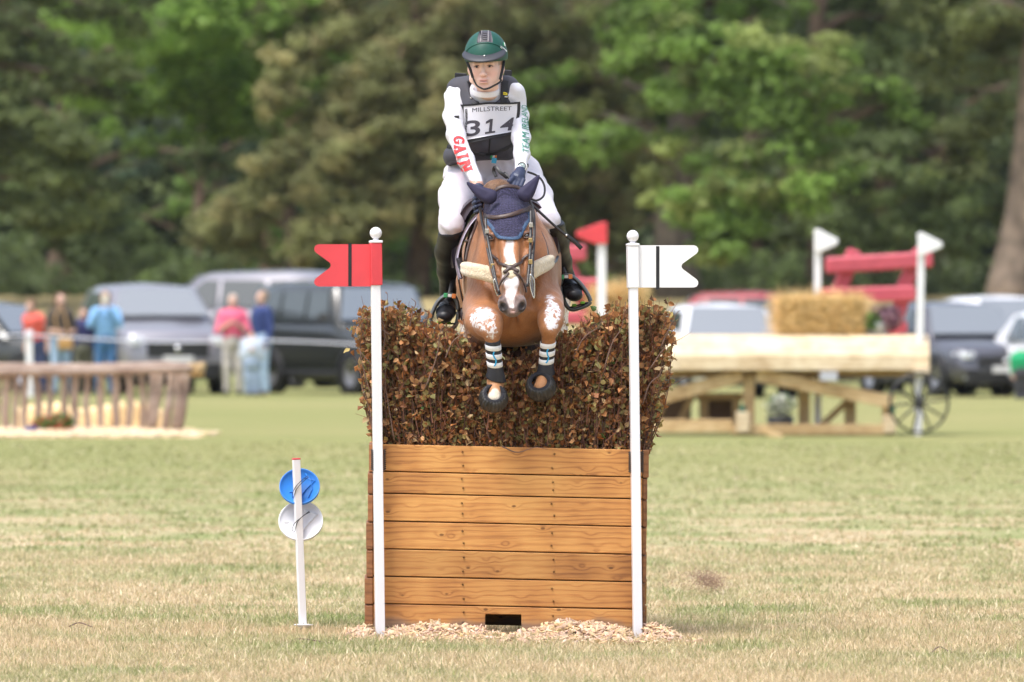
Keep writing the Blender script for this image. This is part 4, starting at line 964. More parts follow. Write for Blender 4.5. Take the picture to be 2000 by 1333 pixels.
def horse_mat():
    m = bpy.data.materials.new('horse_coat'); m.use_nodes = True; n = m.node_tree; b = n.nodes['Principled BSDF']
    a = n.nodes.new('ShaderNodeAttribute'); a.attribute_name = 'Col'; gr = n.nodes.new('ShaderNodeAttribute'); gr.attribute_name = 'grease'
    tc = n.nodes.new('ShaderNodeTexCoord')
    def noise(s, det, v=None, dist=0):
        t = n.nodes.new('ShaderNodeTexNoise'); t.inputs['Scale'].default_value = s; t.inputs['Detail'].default_value = det; t.inputs['Distortion'].default_value = dist
        lk(n, v or tc.outputs['Object'], t.inputs['Vector']); return t.outputs[0]
    def mr(v, a0, a1, b0, b1):
        k = n.nodes.new('ShaderNodeMapRange'); k.inputs[1].default_value = a0; k.inputs[2].default_value = a1; k.inputs[3].default_value = b0; k.inputs[4].default_value = b1
        if not isinstance(v, float): lk(n, v, k.inputs[0])
        return k.outputs[0]
    st = n.nodes.new('ShaderNodeVectorMath'); st.operation = 'MULTIPLY'; lk(n, tc.outputs['Object'], st.inputs[0]); st.inputs[1].default_value = (1, .7, .28)
    hair = noise(230, 3, st.outputs[0]); blot = noise(9, 4)
    v = n.nodes.new('ShaderNodeVectorMath'); v.operation = 'MULTIPLY'; lk(n, a.outputs['Color'], v.inputs[0]); lk(n, mr(hair, .25, .75, .86, 1.14), v.inputs[1])
    v2 = n.nodes.new('ShaderNodeVectorMath'); v2.operation = 'MULTIPLY'; lk(n, v.outputs[0], v2.inputs[0]); lk(n, mr(blot, .3, .7, .84, 1.14), v2.inputs[1])
    gn = noise(52, 6, None, .8); gn2 = noise(12, 2)
    ad = n.nodes.new('ShaderNodeMath'); ad.operation = 'MULTIPLY_ADD'; lk(n, gn2, ad.inputs[0]); ad.inputs[1].default_value = .6; lk(n, gn, ad.inputs[2])
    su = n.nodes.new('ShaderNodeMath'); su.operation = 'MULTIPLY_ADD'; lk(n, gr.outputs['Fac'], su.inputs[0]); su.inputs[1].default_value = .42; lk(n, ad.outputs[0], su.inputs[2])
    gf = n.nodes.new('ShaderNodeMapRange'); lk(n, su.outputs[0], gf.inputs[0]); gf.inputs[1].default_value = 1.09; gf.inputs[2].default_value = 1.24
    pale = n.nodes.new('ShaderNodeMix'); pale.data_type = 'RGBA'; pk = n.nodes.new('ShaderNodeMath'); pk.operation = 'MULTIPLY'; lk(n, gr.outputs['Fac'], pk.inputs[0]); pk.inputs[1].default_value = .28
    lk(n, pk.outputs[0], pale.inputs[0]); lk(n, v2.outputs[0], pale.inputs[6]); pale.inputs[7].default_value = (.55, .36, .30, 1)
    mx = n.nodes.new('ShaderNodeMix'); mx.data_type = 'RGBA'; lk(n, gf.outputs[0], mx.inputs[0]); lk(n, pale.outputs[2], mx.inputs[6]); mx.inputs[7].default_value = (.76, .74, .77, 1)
    lk(n, mx.outputs[2], b.inputs['Base Color']); b.inputs['Roughness'].default_value = .48; b.inputs['Specular IOR Level'].default_value = .4; b.inputs['Sheen Weight'].default_value = .12
    bp = n.nodes.new('ShaderNodeBump'); bp.inputs['Distance'].default_value = .0012; lk(n, hair, bp.inputs['Height']); 
    bp2 = n.nodes.new('ShaderNodeBump'); bp2.inputs['Distance'].default_value = .006; lk(n, noise(22, 4), bp2.inputs['Height']); lk(n, bp2.outputs[0], bp.inputs['Normal']); lk(n, bp.outputs[0], b.inputs['Normal'])
    return m
body = obj('body', mesh_np('body', HV, HQ, True, coat, {'grease': g_}), horse_mat(), horse)
eye_m = mat('horse_eye', (.012, .008, .006), .08, coat=1); lid_m = mat('eyelid', (.10, .05, .035), .5)
for e in (-1, 1):
    ex_, ey_ = EYE[e]; c0, n0 = cast(hb, ex_, ey_); c = c0 - n0 * .011
    V, Q = lathe([(.0195 * math.sin(u), -.0195 * math.cos(u)) for u in np.linspace(.01, math.pi - .01, 14)], c, 'Z', 22)
    eo = obj('eye', mesh_np('eye', V, Q), eye_m, horse)
    for up_, th_ in ((1, .0052), (-1, .0035)):
        t_ = np.linspace(-1, 1, 14); tl = .12 * e
        side = n0.cross(Vector((0, 0, 1))).normalized(); upv = side.cross(n0)
        p3 = [c + side * (x * .021) + upv * (up_ * .0125 * (1 - x * x) - .004 * x * e) + n0 * (.0185 - .010 * x * x) for x in t_]
        obj('eyelid', tube([list(x) for x in p3], th_, 8), lid_m, eo)
# mane along the crest, seen between the ears
ac = Acc(); r = np.random.default_rng(4)
s = SDF((-.17, 39.95, 1.9), (.06, 40.7, 2.25), .006); s.cone(P(972, 373, 40.12), P(976, 376, 40.5), .048, .06, k=.02, flat=((1, 0, -.25), 1.35)); s.cone(P(958, 380, 40.1), P(962, 384, 40.4), .036, .04, k=.03)
V, Q = s.nets(); ac.add(V, Q, None, (.20, .105, .055)); mb = bvh_of(V, Q)
for i in range(1300):
    f = r.random(); x0 = r.uniform(966, 996); x1 = x0 - r.uniform(14, 34); y1 = 372 + r.uniform(0, 22); pts = []
    y0 = 350 + abs(x0 - 978) * .25 + r.uniform(0, 10)
    for t in np.linspace(0, 1, 6):
        x = x0 + (x1 - x0) * t; y = y0 + (y1 - y0) * t ** 1.6
        p, n0 = cast(mb, x, y, .0025)
        if p is None: continue
        pts.append(list(p + Vector(r.normal(0, .0012, 3))))
    if len(pts) > 2: ac.tube(pts, np.linspace(.0016, .0007, len(pts)), 4, col=np.array((.19, .10, .052)) * r.uniform(.65, 1.4), cap=False)
obj('mane', ac.mesh('mane'), mat('hair', attr=True, rough=.45), horse)
# tail
ac = Acc()
for i in range(420):
    a0 = P(1003 + r.normal(0, 6), 500 + r.uniform(0, 30), 42.28 + r.normal(0, .02)); b0 = P(1014 + r.normal(0, 9), 610, 42.36 + r.normal(0, .03)); c0 = P(1016 + r.normal(0, 11), r.uniform(690, 790), 42.34 + r.normal(0, .03))
    f = r.random(); ac.tube(spline([list(a0), list(b0), list(c0)], 8), np.linspace(.0032, .0016, 8), 4, col=np.array((.40, .26, .13)) * r.uniform(.45, 1.5), cap=False)
obj('tail', ac.mesh('tail'), mat('hair', attr=True, rough=.45), horse)

# ---- tack
leather = mat('brown_leather', (.055, .030, .024), .42, bump=(90, .0012), noise=(20, .2)); bleather = mat('black_leather', (.014, .012, .012), .38, bump=(90, .001))
navy = bpy.data.materials.new('navy_crochet'); navy.use_nodes = True; n_ = navy.node_tree; b_ = n_.nodes['Principled BSDF']
tc = n_.nodes.new('ShaderNodeTexCoord'); vo = n_.nodes.new('ShaderNodeTexVoronoi'); vo.inputs['Scale'].default_value = 145; vo.inputs['Randomness'].default_value = .35; lk(n_, tc.outputs['Object'], vo.inputs['Vector'])
cr = n_.nodes.new('ShaderNodeValToRGB'); lk(n_, vo.outputs['Distance'], cr.inputs[0]); cr.color_ramp.elements[0].color = (.062, .058, .13, 1); cr.color_ramp.elements[1].color = (.014, .012, .034, 1); cr.color_ramp.elements[0].position = .25; cr.color_ramp.elements[1].position = .6
lk(n_, cr.outputs[0], b_.inputs['Base Color']); b_.inputs['Roughness'].default_value = .85
bp = n_.nodes.new('ShaderNodeBump'); bp.inputs['Distance'].default_value = .004; bp.invert = True; lk(n_, vo.outputs['Distance'], bp.inputs['Height']); lk(n_, bp.outputs[0], b_.inputs['Normal'])
nfab = mat('navy_fabric', (.017, .014, .048), .75, noise=(14, .15), bump=(30, .0015))
rows = [(366, 969, 1011, -1), (372, 959, 1022, -2), (384, 952, 1031, -3), (400, 948, 1035, -5), (414, 947, 1036, -7), (424, 949, 1034, -7), (434, 955, 1029, -5), (448, 965, 1021, -2), (458, 972, 1016, 0), (467, 980, 1011, 0)]
V, Q, _, _ = patch(hb, rows, 30, 40, .004, .005)
bon = obj('ear_bonnet', mesh_np('bonnet', V, Q), navy, horse)
V, Q, T = strap(hb, [(950, 430), (962, 447), (972, 461), (981, 467.5), (996, 468.5), (1011, 467.5), (1019, 453), (1030, 432), (1035, 416)], .017, .006, .010, 50)
obj('trim', mesh_np('trim', V, [Q, T]), mat('teal_trim', (.035, .075, .15), .7, noise=(160, .5), bump=(160, .002)), bon)
for base, tip, tw in (((960, 386, 39.965), (911.5, 356.5, 39.98), -1), ((1023, 383, 39.965), (1053.5, 342.5, 39.98), 1)):
    s = SDF((-.25, 39.85, 1.94), (.25, 40.12, 2.2), .0035); a_ = P(*base); t_ = P(*tip); ax = (t_ - a_).normalized(); wd_ = ax.cross(Vector((0, 1, 0))).normalized()
    k = 16; rf = lambda f: .0025 + .0225 * (1 - f) ** .72 * (1 + .22 * math.sin(f * 3.1)) ; bow = Vector((tw * -.006, 0, -.012))
    for i in range(k):
        f0, f1 = i / k, (i + 1) / k
        s.cone(a_.lerp(t_, f0) + bow * math.sin(f0 * 3.14), a_.lerp(t_, f1) + bow * math.sin(f1 * 3.14), rf(f0), rf(f1), k=.004, flat=(tuple(wd_), 1.42))
    s.cone(a_.lerp(t_, .30) + Vector((0, -.043, -.004)), a_.lerp(t_, .92) + Vector((0, -.022, -.004)), .018, .006, k=.014, op='sub')
    V, Q = s.nets(); obj('ear_cover', mesh_np('ear', V, Q), nfab, bon)
def st_obj(name, pts, wd, th, m, parent, off=.003, n=40):
    V, Q, T = strap(hb, pts, wd, th, off, n); return obj(name, mesh_np(name, V, [Q, T]), m, parent)
bridle = st_obj('bridle', [(946, 421), (955, 425), (970, 427), (992, 424), (1012, 417), (1029, 410), (1037, 405)], .021, .010, leather, horse, .012)
st_obj('headpiece', [(964, 378), (973, 370.5), (984, 366.5), (996, 366), (1008, 368), (1017, 374)], .018, .006, leather, bridle, .010)
nb = P(998, 528, 39.7)
for nm, pts, wd in (('noseband_strap', [(959, 499), (970, 509), (984, 519), (998, 527)], .014), ('noseband_strap', [(1036, 496), (1024, 506), (1011, 517), (998, 527)], .014),
                ('noseband_strap', [(997, 530), (989, 541), (982, 553), (979, 560)], .012), ('noseband_strap', [(1000, 530), (1011, 540), (1019, 553), (1023, 564), (1024, 572)], .012)):
    st_obj(nm, pts, wd, .006, leather, bridle, .010)
# cheek pieces and reins hang beside the face
def free(name, pts, wd, th, m, parent, up=(0, -1, 0), n=30):
    p = spline([list(P(*q)) for q in pts], n); return obj(name, Acc().tube(p, 1, flat=(wd, th), up=up).mesh(name), m, parent)
free('cheekpiece', [(948, 424, 39.90), (950, 450, 39.86), (955, 480, 39.82), (961, 510, 39.77), (968, 545, 39.72), (975, 572, 39.68)], .013, .006, bleather, bridle)
free('cheekpiece', [(1037, 410, 39.90), (1037, 440, 39.86), (1036, 470, 39.82), (1035, 500, 39.78), (1033, 530, 39.74), (1030, 560, 39.70)], .013, .006, bleather, bridle)
free('rein', [(937, 405, 40.2), (941, 430, 40.05), (948, 462, 39.95), (954, 495, 39.86), (962, 530, 39.78), (971, 560, 39.72), (976, 576, 39.69)], .014, .005, bleather, bridle)
free('rein', [(1018, 366, 40.3), (1038, 400, 40.12), (1043, 430, 40.02), (1043, 470, 39.93), (1040, 510, 39.84), (1040, 550, 39.77), (1043, 580, 39.72)], .014, .005, bleather, bridle)
steel2 = mat('bit_steel', (.55, .53, .50), .25, 1); brass = mat('brass', (.45, .33, .15), .3, 1)
for pts in ([(966, 545), (970, 556), (974, 570), (972, 578), (967, 566), (964, 552), (966, 545)], [(1036, 536), (1043, 548), (1044, 566), (1043, 583), (1038, 570), (1035, 552), (1036, 536)]):
    obj('bit_ring', tube(spline([list(P(x, y, 39.71)) for x, y in pts], 40), .0032, 8), steel2, bridle)
for x, y, Y in ((962, 520, 39.765), (951, 452, 39.85), (1036, 470, 39.81), (1036, 512, 39.76), (1037, 440, 39.85)):
    obj('buckle', box(P(x, y, Y - .008), (.019, .006, .022), None, .002), brass if y > 460 else steel2, bridle)
V, Q, T = tube_arr(spline([list(hp(.028 * math.cos(a) , .375 + .046 * math.sin(a), .006)) for a in np.linspace(0, 6.283, 13)], 60), .013, 10)
fleece = mat('cream_fleece', (.66, .56, .40), .95, sheen=.5, bump=(150, .005), noise=(60, .12))
s = SDF((-.09, 39.55, 1.60), (.09, 39.85, 1.85), .003); c = hp(0, .378, -.006); s.ell(c, (.043, .022, .052), hrot, k=.01); V, Q = s.nets(); obj('fleece_pad', mesh_np('pad', V, Q), fleece, bridle)
s = SDF((-.09, 39.5, 1.60), (.09, 39.85, 1.85), .0025); c = hp(0, .378, .012)
for a0, a1 in (((-.03, -.016), (.03, .018)), ((-.028, .02), (.03, -.018))): s.cone(hp(a0[0], .378 + a0[1], .010), hp(a1[0], .378 + a1[1], .010), .010, .010, k=.008)
s.ell(hp(0, .378, .012), (.014, .009, .014), hrot, k=.006); V, Q = s.nets(); obj('crossover_disc', mesh_np('disc', V, Q), leather, bridle)
# sheepskin breast strap
def roll(pts, rad, col_m, name, parent, seed, h=.005):
    p = spline([list(P(*q)) for q in pts], 16); lo = p.min(0) - .07; hi = p.max(0) + .07; s = SDF(lo, hi, h); rr = np.random.default_rng(seed)
    for i in range(15):
        e0 = min(1, .74 + .26 * min(i, 14 - i) / 2)
        s.cone(p[i] + (0, 0, rad * .45), p[i + 1] + (0, 0, rad * .45), rad * .72 * e0, rad * .72 * e0, k=.01); s.cone(p[i] - (0, 0, rad * .45), p[i + 1] - (0, 0, rad * .45), rad * .70 * e0, rad * .70 * e0, k=.012)
    V, Q = s.nets(); V += rr.normal(0, .0006, V.shape); return obj(name, mesh_np(name, V, Q), col_m, parent)
bs = free('breast_strap', [(897, 505, 40.42), (902, 524, 40.25), (915, 532, 40.08), (945, 540, 39.98), (1000, 548, 39.93), (1045, 536, 39.98), (1070, 518, 40.1), (1083, 508, 40.3), (1086, 500, 40.45)], .03, .008, bleather, horse)
roll([(905, 524, 40.16), (920, 528, 40.04), (945, 533, 39.975), (970, 541, 39.95), (990, 546, 39.945)], .029, fleece, 'sheepskin_roll', bs, 1)
roll([(1035, 535, 39.96), (1046, 526, 39.99), (1060, 519, 40.05), (1077, 510, 40.16)], .029, fleece, 'sheepskin_roll', bs, 2)
free('neck_strap', [(934, 424, 40.35), (928, 445, 40.24), (921, 462, 40.18), (914, 485, 40.16), (909, 510, 40.14)], .013, .005, leather, bs)
free('neck_strap', [(1048, 440, 40.32), (1058, 458, 40.24), (1066, 478, 40.2), (1071, 500, 40.16)], .013, .005, leather, bs)
free('neck_strap', [(916, 470, 40.20), (914, 471, 40.18), (908, 472, 40.2)], .012, .005, leather, bs)
# saddle pad and saddle flaps: curved sheets along the ribs
def sheet(name, pts, y0, y1, th, m, parent, ny=8, rake=0.0):
    """cross section drawn by photo points at y0, running back to y1"""
    p = spline([list(P(a, b, y0)) for a, b in pts], 30); Ys = np.linspace(0, 1, ny); G = []
    T = np.gradient(p, axis=0); N = np.stack([-T[:, 2], np.zeros(30), T[:, 0]], -1); N /= np.linalg.norm(N, axis=1)[:, None]
    for s_ in (-.5, .5):
        L_ = []
        for f in Ys:
            q = p + N * th * s_ * (1 if 0 < f < 1 else .6); q[:, 1] = y0 + (y1 - y0) * f + rake * np.linspace(0, 1, 30); L_.append(q)
        G.append(np.array(L_))
    V = np.vstack([G[0].reshape(-1, 3), G[1].reshape(-1, 3)]); g = np.arange(ny * 30).reshape(ny, 30); n = g.size
    q = np.stack([g[:-1, :-1], g[1:, :-1], g[1:, 1:], g[:-1, 1:]], -1).reshape(-1, 4); bd = np.concatenate([g[0, :], g[1:, -1], g[-1, ::-1][1:], g[::-1, 0][1:-1]]); b2 = np.roll(bd, -1)
    return obj(name, mesh_np(name, V, np.vstack([q, q[:, ::-1] + n, np.stack([bd + n, b2 + n, b2, bd], -1)])), m, parent)
lav = mat('lavender_pad', (.42, .39, .50), .8, bump=(50, .002), sheen=.2); plum = mat('dark_plum_leather', (.045, .032, .045), .45, bump=(70, .001)); 
pad = sheet('saddle_pad', [(936, 418), (924, 430), (912, 447), (902, 468), (895, 490), (892, 510), (895, 530), (899, 545)], 40.42, 41.1, .020, lav, horse)
sheet('saddle_pad', [(1037, 416), (1052, 430), (1066, 448), (1076, 468), (1082, 490), (1083, 505), (1082, 522)], 40.42, 41.1, .020, lav, horse)
sad = sheet('saddle', [(940, 398), (958, 388), (980, 384), (1003, 384), (1022, 390), (1040, 402)], 40.6, 41.15, .05, bleather, horse)
sheet('flap', [(944, 396), (926, 398), (912, 410), (901, 430), (893, 457), (890, 480), (890, 505), (893, 522)], 40.43, 41.0, .056, plum, sad, rake=.05)
sheet('flap', [(1032, 398), (1048, 406), (1062, 422), (1075, 446), (1082, 470), (1084, 492), (1083, 512)], 40.43, 41.0, .056, plum, sad, rake=.05)
free('girth_strap', [(893, 500, 40.62), (895, 540, 40.62), (902, 580, 40.62), (908, 600, 40.62)], .05, .008, leather, sad, up=(1, 0, 0))
gp = [(905, 600, 40.62), (925, 640, 40.60), (955, 668, 40.58), (990, 684, 40.56), (1015, 683, 40.56), (1040, 670, 40.58), (1062, 655, 40.6), (1085, 610, 40.62), (1092, 570, 40.62)]
free('girth', gp, .07, .012, leather, horse, up=(0, -1, .35))
free('girth_guard', [(960, 672, 40.50), (990, 681, 40.46), (1018, 678, 40.46), (1038, 662, 40.5), (1046, 652, 40.52)], .028, .010, bleather, horse)
# leg boots
bootm = mat('tendon_boot_black', (.022, .024, .035), .5, bump=(60, .001)); wstrap = mat('boot_strap_white', (.80, .80, .82), .6)
def tendon(pa, pb, ra, rb, stripes, front, label):
    a_, b_ = P(*pa), P(*pb); d = (b_ - a_).normalized(); q = Vector((0, 0, -1)).rotation_difference(d).to_matrix(); L = (b_ - a_).length
    prof = [(ra * .9, 0), (ra * 1.04, -.004), (ra * 1.02, -.02), (ra * .98, -L * .5), (rb * 1.05, -L * .78), (rb * 1.3, -L * .97), (rb * 1.28, -L), (rb * 1.1, -L)]
    V, Q = lathe(prof, (0, 0, 0), 'Z', 30)
    low = V[:, 2] < -L * .9; V[low, 2] += (V[low, 0] * -.34 * front)      # slanted lower rim
    V = V @ np.array(q).T + np.array(list(a_)); t = obj('tendon_boot', mesh_np('boot', V, Q), bootm, horse)
    for f in stripes:
        r_ = ra * 1.06 if f < .5 else ra * 1.03; hh = .0125; V, Q = lathe([(r_, -L * f + hh), (r_ + .0015, -L * f + hh - .001), (r_ + .0015, -L * f - hh + .001), (r_, -L * f - hh)], (0, 0, 0), 'Z', 30)
        V[:, 2] += V[:, 0] * .12 * -front; V = V @ np.array(q).T + np.array(list(a_)); obj('strap', mesh_np('strap', V, Q), wstrap, t)
    blue = mat('logo_blue', (.03, .38, .72), .5)
    pts = [(.1, .24), (-.05, .30), (.08, .40), (.22, .46), (.1, .56), (-.08, .60)]
    p3 = [a_ + q @ Vector((ra * 1.12 * math.sin(u), -ra * 1.12 * math.cos(u), -L * v)) for u, v in pts]
    obj('blue_mark', Acc().tube(spline([list(x) for x in p3], 14), 1, flat=(.007, .0015), up=(0, -1, 0)).mesh('mark'), blue, t)
    return t
tendon((962, 664, 39.862), (969, 741, 39.925), .0345, .036, (.17, .385, .60), 1, '')
tendon((1071.5, 659, 39.925), (1064.5, 734, 39.99), .0335, .035, (.18, .39, .60), -1, '')
# ribbed over-reach boots round the hooves
def bell(c, rx, rz, tilt, yaw, inner):
    c = P(*c); rot = Matrix.Rotation(yaw, 3, 'Z') @ Matrix.Rotation(tilt, 3, 'X'); k = 72
    prof = [(.040, .022, 0), (.050, .026, 0), (.058, .014, 1), (.064, -.004, 1), (.067, -.030, 1), (.066, -.044, 0), (.060, -.046, 0), (.056, -.03, 0), (.046, -.006, 0), (.040, .018, 0)]
    a = np.linspace(0, 2 * np.pi, k, endpoint=False); V = []
    for r_, z_, w_ in prof:
        rr = r_ * (1 + .055 * w_ * np.sign(np.sin(a * 22))); V.append(np.stack([rr * np.cos(a), rr * np.sin(a), np.full(k, z_)], -1))
    V = np.vstack(V) * rx / .067; V = V @ np.array(rot).T + np.array(list(c)); n = len(prof); i = np.arange(n - 1)[:, None] * k; j = np.arange(k)[None]; j2 = (j + 1) % k
    t = obj('overreach_boot', mesh_np('bell', V, np.stack([i + j, i + j2, i + k + j2, i + k + j], -1).reshape(-1, 4)), mat('worn_rubber', (.035, .034, .034), .55, noise=(30, .5), bump=(40, .002)), horse)
    V, Q = lathe([(0, -.040), (.045, -.042), (.056, -.052), (.050, -.060), (0, -.056)], (0, 0, 0), 'Z', 30); V = V * rx / .067 @ np.array(rot).T + np.array(list(c)); obj('hoof', mesh_np('hoof', V, Q), mat('hoof_horn', (.16, .09, .05), .6, noise=(30, .4)), t)
    V, Q, T = tube_arr([rot @ Vector((.043 * math.cos(u), .043 * math.sin(u), .020)) * (rx / .067) + c for u in np.linspace(0, 6.283, 36)], .0095, 8); obj('fleece_rim', mesh_np('rim', V, [Q, T]), mat('black_fleece', (.02, .02, .026), .95, bump=(150, .004)), t)
bell((964.5, 774, 39.885), .067, .067, R(60), R(4), 1)
bell((1055, 751, 39.95), .070, .067, R(58), R(-10), 1)
# stirrups
alloy = mat('stirrup_grey', (.13, .135, .13), .4, .5)
for (pts, lt, colr) in (([(873, 576), (857, 588), (846, 608), (841.5, 627), (852, 637), (868, 642), (885, 641), (893, 628), (895, 606), (891, 586), (884, 577)], (891, 522), 0),
                  ([(1099, 540), (1094, 558), (1098, 578), (1107, 598), (1117, 605), (1133, 602), (1150, 594), (1152, 585), (1142, 566), (1128, 549), (1113, 539)], (1081, 485), 1)):
    Y = 40.62; p = spline([list(P(a_, b_, Y)) for a_, b_ in pts + pts[:1]], 60)
    t = obj('stirrup', Acc().tube(p, .0105, 8).mesh('iron'), alloy, horse)
    # widen the ring front to back
    co = np.array([v.co[:] for v in t.data.vertices]); cc = Y; co[:, 1] = cc + (co[:, 1] - cc) * 2.4; t.data.vertices.foreach_set('co', co.astype(np.float32).ravel())
    a_, b_ = pts[0], pts[-1]
    mid = P((a_[0] + b_[0]) / 2, (a_[1] + b_[1]) / 2, Y - .03)
    dv = (P(b_[0], b_[1], Y) - P(a_[0], a_[1], Y)).normalized(); ang = math.atan2(dv.z, dv.x); rt = Matrix.Rotation(-ang, 3, 'Y')
    for k_, cl, nm in ((-.020, (.05, .32, .12), 'green_inlay'), (0, (.75, .73, .70), 'white_inlay'), (.020, (.80, .25, .06), 'orange_inlay')):
        obj('inlay', box(mid + dv * k_ + Vector((0, 0, -.004)), (.019, .005, .014 if k_ == 0 else .022), rt, .002), mat(nm, cl, .4), t)
    q0, q1 = P(*pts[3], Y), P(*pts[7], Y)
    obj('tread', bm_mesh(beam(q0.lerp(q1, .06) + Vector((0, 0, -.012)), q0.lerp(q1, .94) + Vector((0, 0, -.012)), .05, .008)), black_rubber, t)
    for f in (.32, .68): obj('tread_pad', box(q0.lerp(q1, f) + Vector((0, -.018, -.006)), (.022, .03, .012), rt, .003), mat('lime_pad', (.20, .50, .03), .5), t)
    st = [(lt[0], lt[1], 40.72), ((lt[0] + mid.x * F / mid.y + 1000) / 2, (lt[1] + a_[1]) / 2, 40.66), (1000 + mid.x * F / mid.y, a_[1] + 2, 40.62)]
    free('stirrup_leather', st, .024, .007, bleather, sad)
# ================================================================ THE RIDER
HC = P(948, 128, 40.62)
yaw = R(-7); Fw = Vector((math.sin(yaw) * 1.0, -math.cos(yaw), -.10)).normalized(); Rx = Vector((math.cos(yaw), math.sin(yaw), .03)); Rx = (Rx - Fw * Rx.dot(Fw)).normalized(); Up = Fw.cross(Rx) * -1
if Up.z < 0: Up = -Up
def h3(x, u, f): return HC + Rx * x + Up * u + Fw * f
frot = Matrix((Rx, Fw, Up)).transposed()
def rider_head():
    s = SDF(HC - Vector((.12, .15, .20)), HC + Vector((.12, .14, .17)), .0022); k = .02
    s.ell(h3(0, .035, -.02), (.078, .095, .10), frot, k=k)
    s.ell(h3(0, -.01, .028), (.066, .052, .060), frot, k=k)
    s.cone(h3(-.014, -.093, .056), h3(.014, -.093, .056), .020, .020, k=.015)
    for e in (-1, 1):
        s.cone(h3(.062 * e, -.035, -.02), h3(.056 * e, -.065, .0), .020, .018, k=.02)
        s.cone(h3(.056 * e, -.065, .0), h3(.020 * e, -.094, .050), .020, .019, k=.02)
        s.ell(h3(.044 * e, -.022, .052), (.026, .020, .022), frot, k=.018)
        s.ell(h3(.038 * e, -.055, .045), (.026, .028, .034), frot, k=.02)
    s.cone(h3(-.036, .020, .070), h3(.036, .020, .070), .013, .013, k=.014)
    for e in (-1, 1):
        s.ell(h3(.031 * e, .000, .090), (.018, .014, .0115), frot, k=.010, op='sub')
        s.ell(h3(.031 * e, .000, .066), (.0155, .0125, .0120), frot, k=.004)
        s.ell(h3(.080 * e, -.012, -.018), (.010, .016, .030), frot, k=.008); s.ell(h3(.088 * e, -.008, -.012), (.006, .010, .018), frot, k=.004, op='sub')
    s.cone(h3(0, .006, .076), h3(0, -.030, .096), .0085, .0100, k=.010)
    s.ell(h3(0, -.036, .098), (.0115, .0125, .0105), frot, k=.008)
    for e in (-1, 1): s.ell(h3(.0125 * e, -.038, .090), (.0075, .011, .0080), frot, k=.005); s.ell(h3(.007 * e, -.0455, .094), (.0035, .005, .003), frot, k=.002, op='sub')
    s.ell(h3(0, -.066, .070), (.030, .020, .022), frot, k=.012)
    s.ell(h3(-.008, -.0635, .088), (.013, .008, .0050), frot, k=.004); s.ell(h3(.008, -.0635, .088), (.013, .008, .0050), frot, k=.004); s.ell(h3(0, -.0745, .087), (.019, .009, .0062), frot, k=.004)
    s.cone(h3(-.020, -.0690, .094), h3(.020, -.0690, .094), .0019, .0019, k=.002, op='sub')
    s.ell(h3(0, -.086, .080), (.018, .008, .006), frot, k=.008, op='sub')
    s.cone(h3(0, -.06, -.03), h3(0, -.125, -.052), .053, .052, k=.03)
    return s.nets()
FV, FQ = rider_head()
rel = FV - np.array(list(HC)); fx = rel @ np.array(list(Rx)); fu = rel @ np.array(list(Up)); ff = rel @ np.array(list(Fw))
fc = np.tile(np.array((.80, .545, .46)), (len(FV), 1))
def fb(m, c):
    global fc
    m = np.clip(m, 0, 1)[:, None]; fc = fc * (1 - m) + np.array(c) * m
G = lambda x, u, sx, su: np.exp(-((fx - x) / sx) ** 2 - ((fu - u) / su) ** 2) * (ff > .03)
for e in (-1, 1):
    fb(.42 * G(.046 * e, -.035, .022, .022), (.80, .38, .32)); fb(.9 * G(.031 * e, .0200, .020, .0045) * (ff > .05), (.30, .18, .11)); fb(.5 * G(.031 * e, .002, .016, .007), (.42, .22, .18))
fb(.35 * G(0, -.04, .014, .012), (.82, .42, .36)); fb(1.0 * np.exp(-((fx / .0215) ** 4 + ((fu + .0640) / .0036) ** 4)) * (ff > .07), (.68, .33, .29)); fb(1.0 * np.exp(-((fx / .0185) ** 4 + ((fu + .0745) / .0042) ** 4)) * (ff > .07), (.76, .42, .38))
fb(1.2 * np.exp(-((fx / .018) ** 4 + ((fu + .0692) / .0024) ** 2)) * (ff > .06), (.16, .05, .045)); fb(.25 * G(0, -.095, .02, .012), (.80, .48, .42))
fb(((np.abs(fx) > .066) & (fu > .0) & (ff < .035)).astype(float) * .6, (.30, .19, .12))
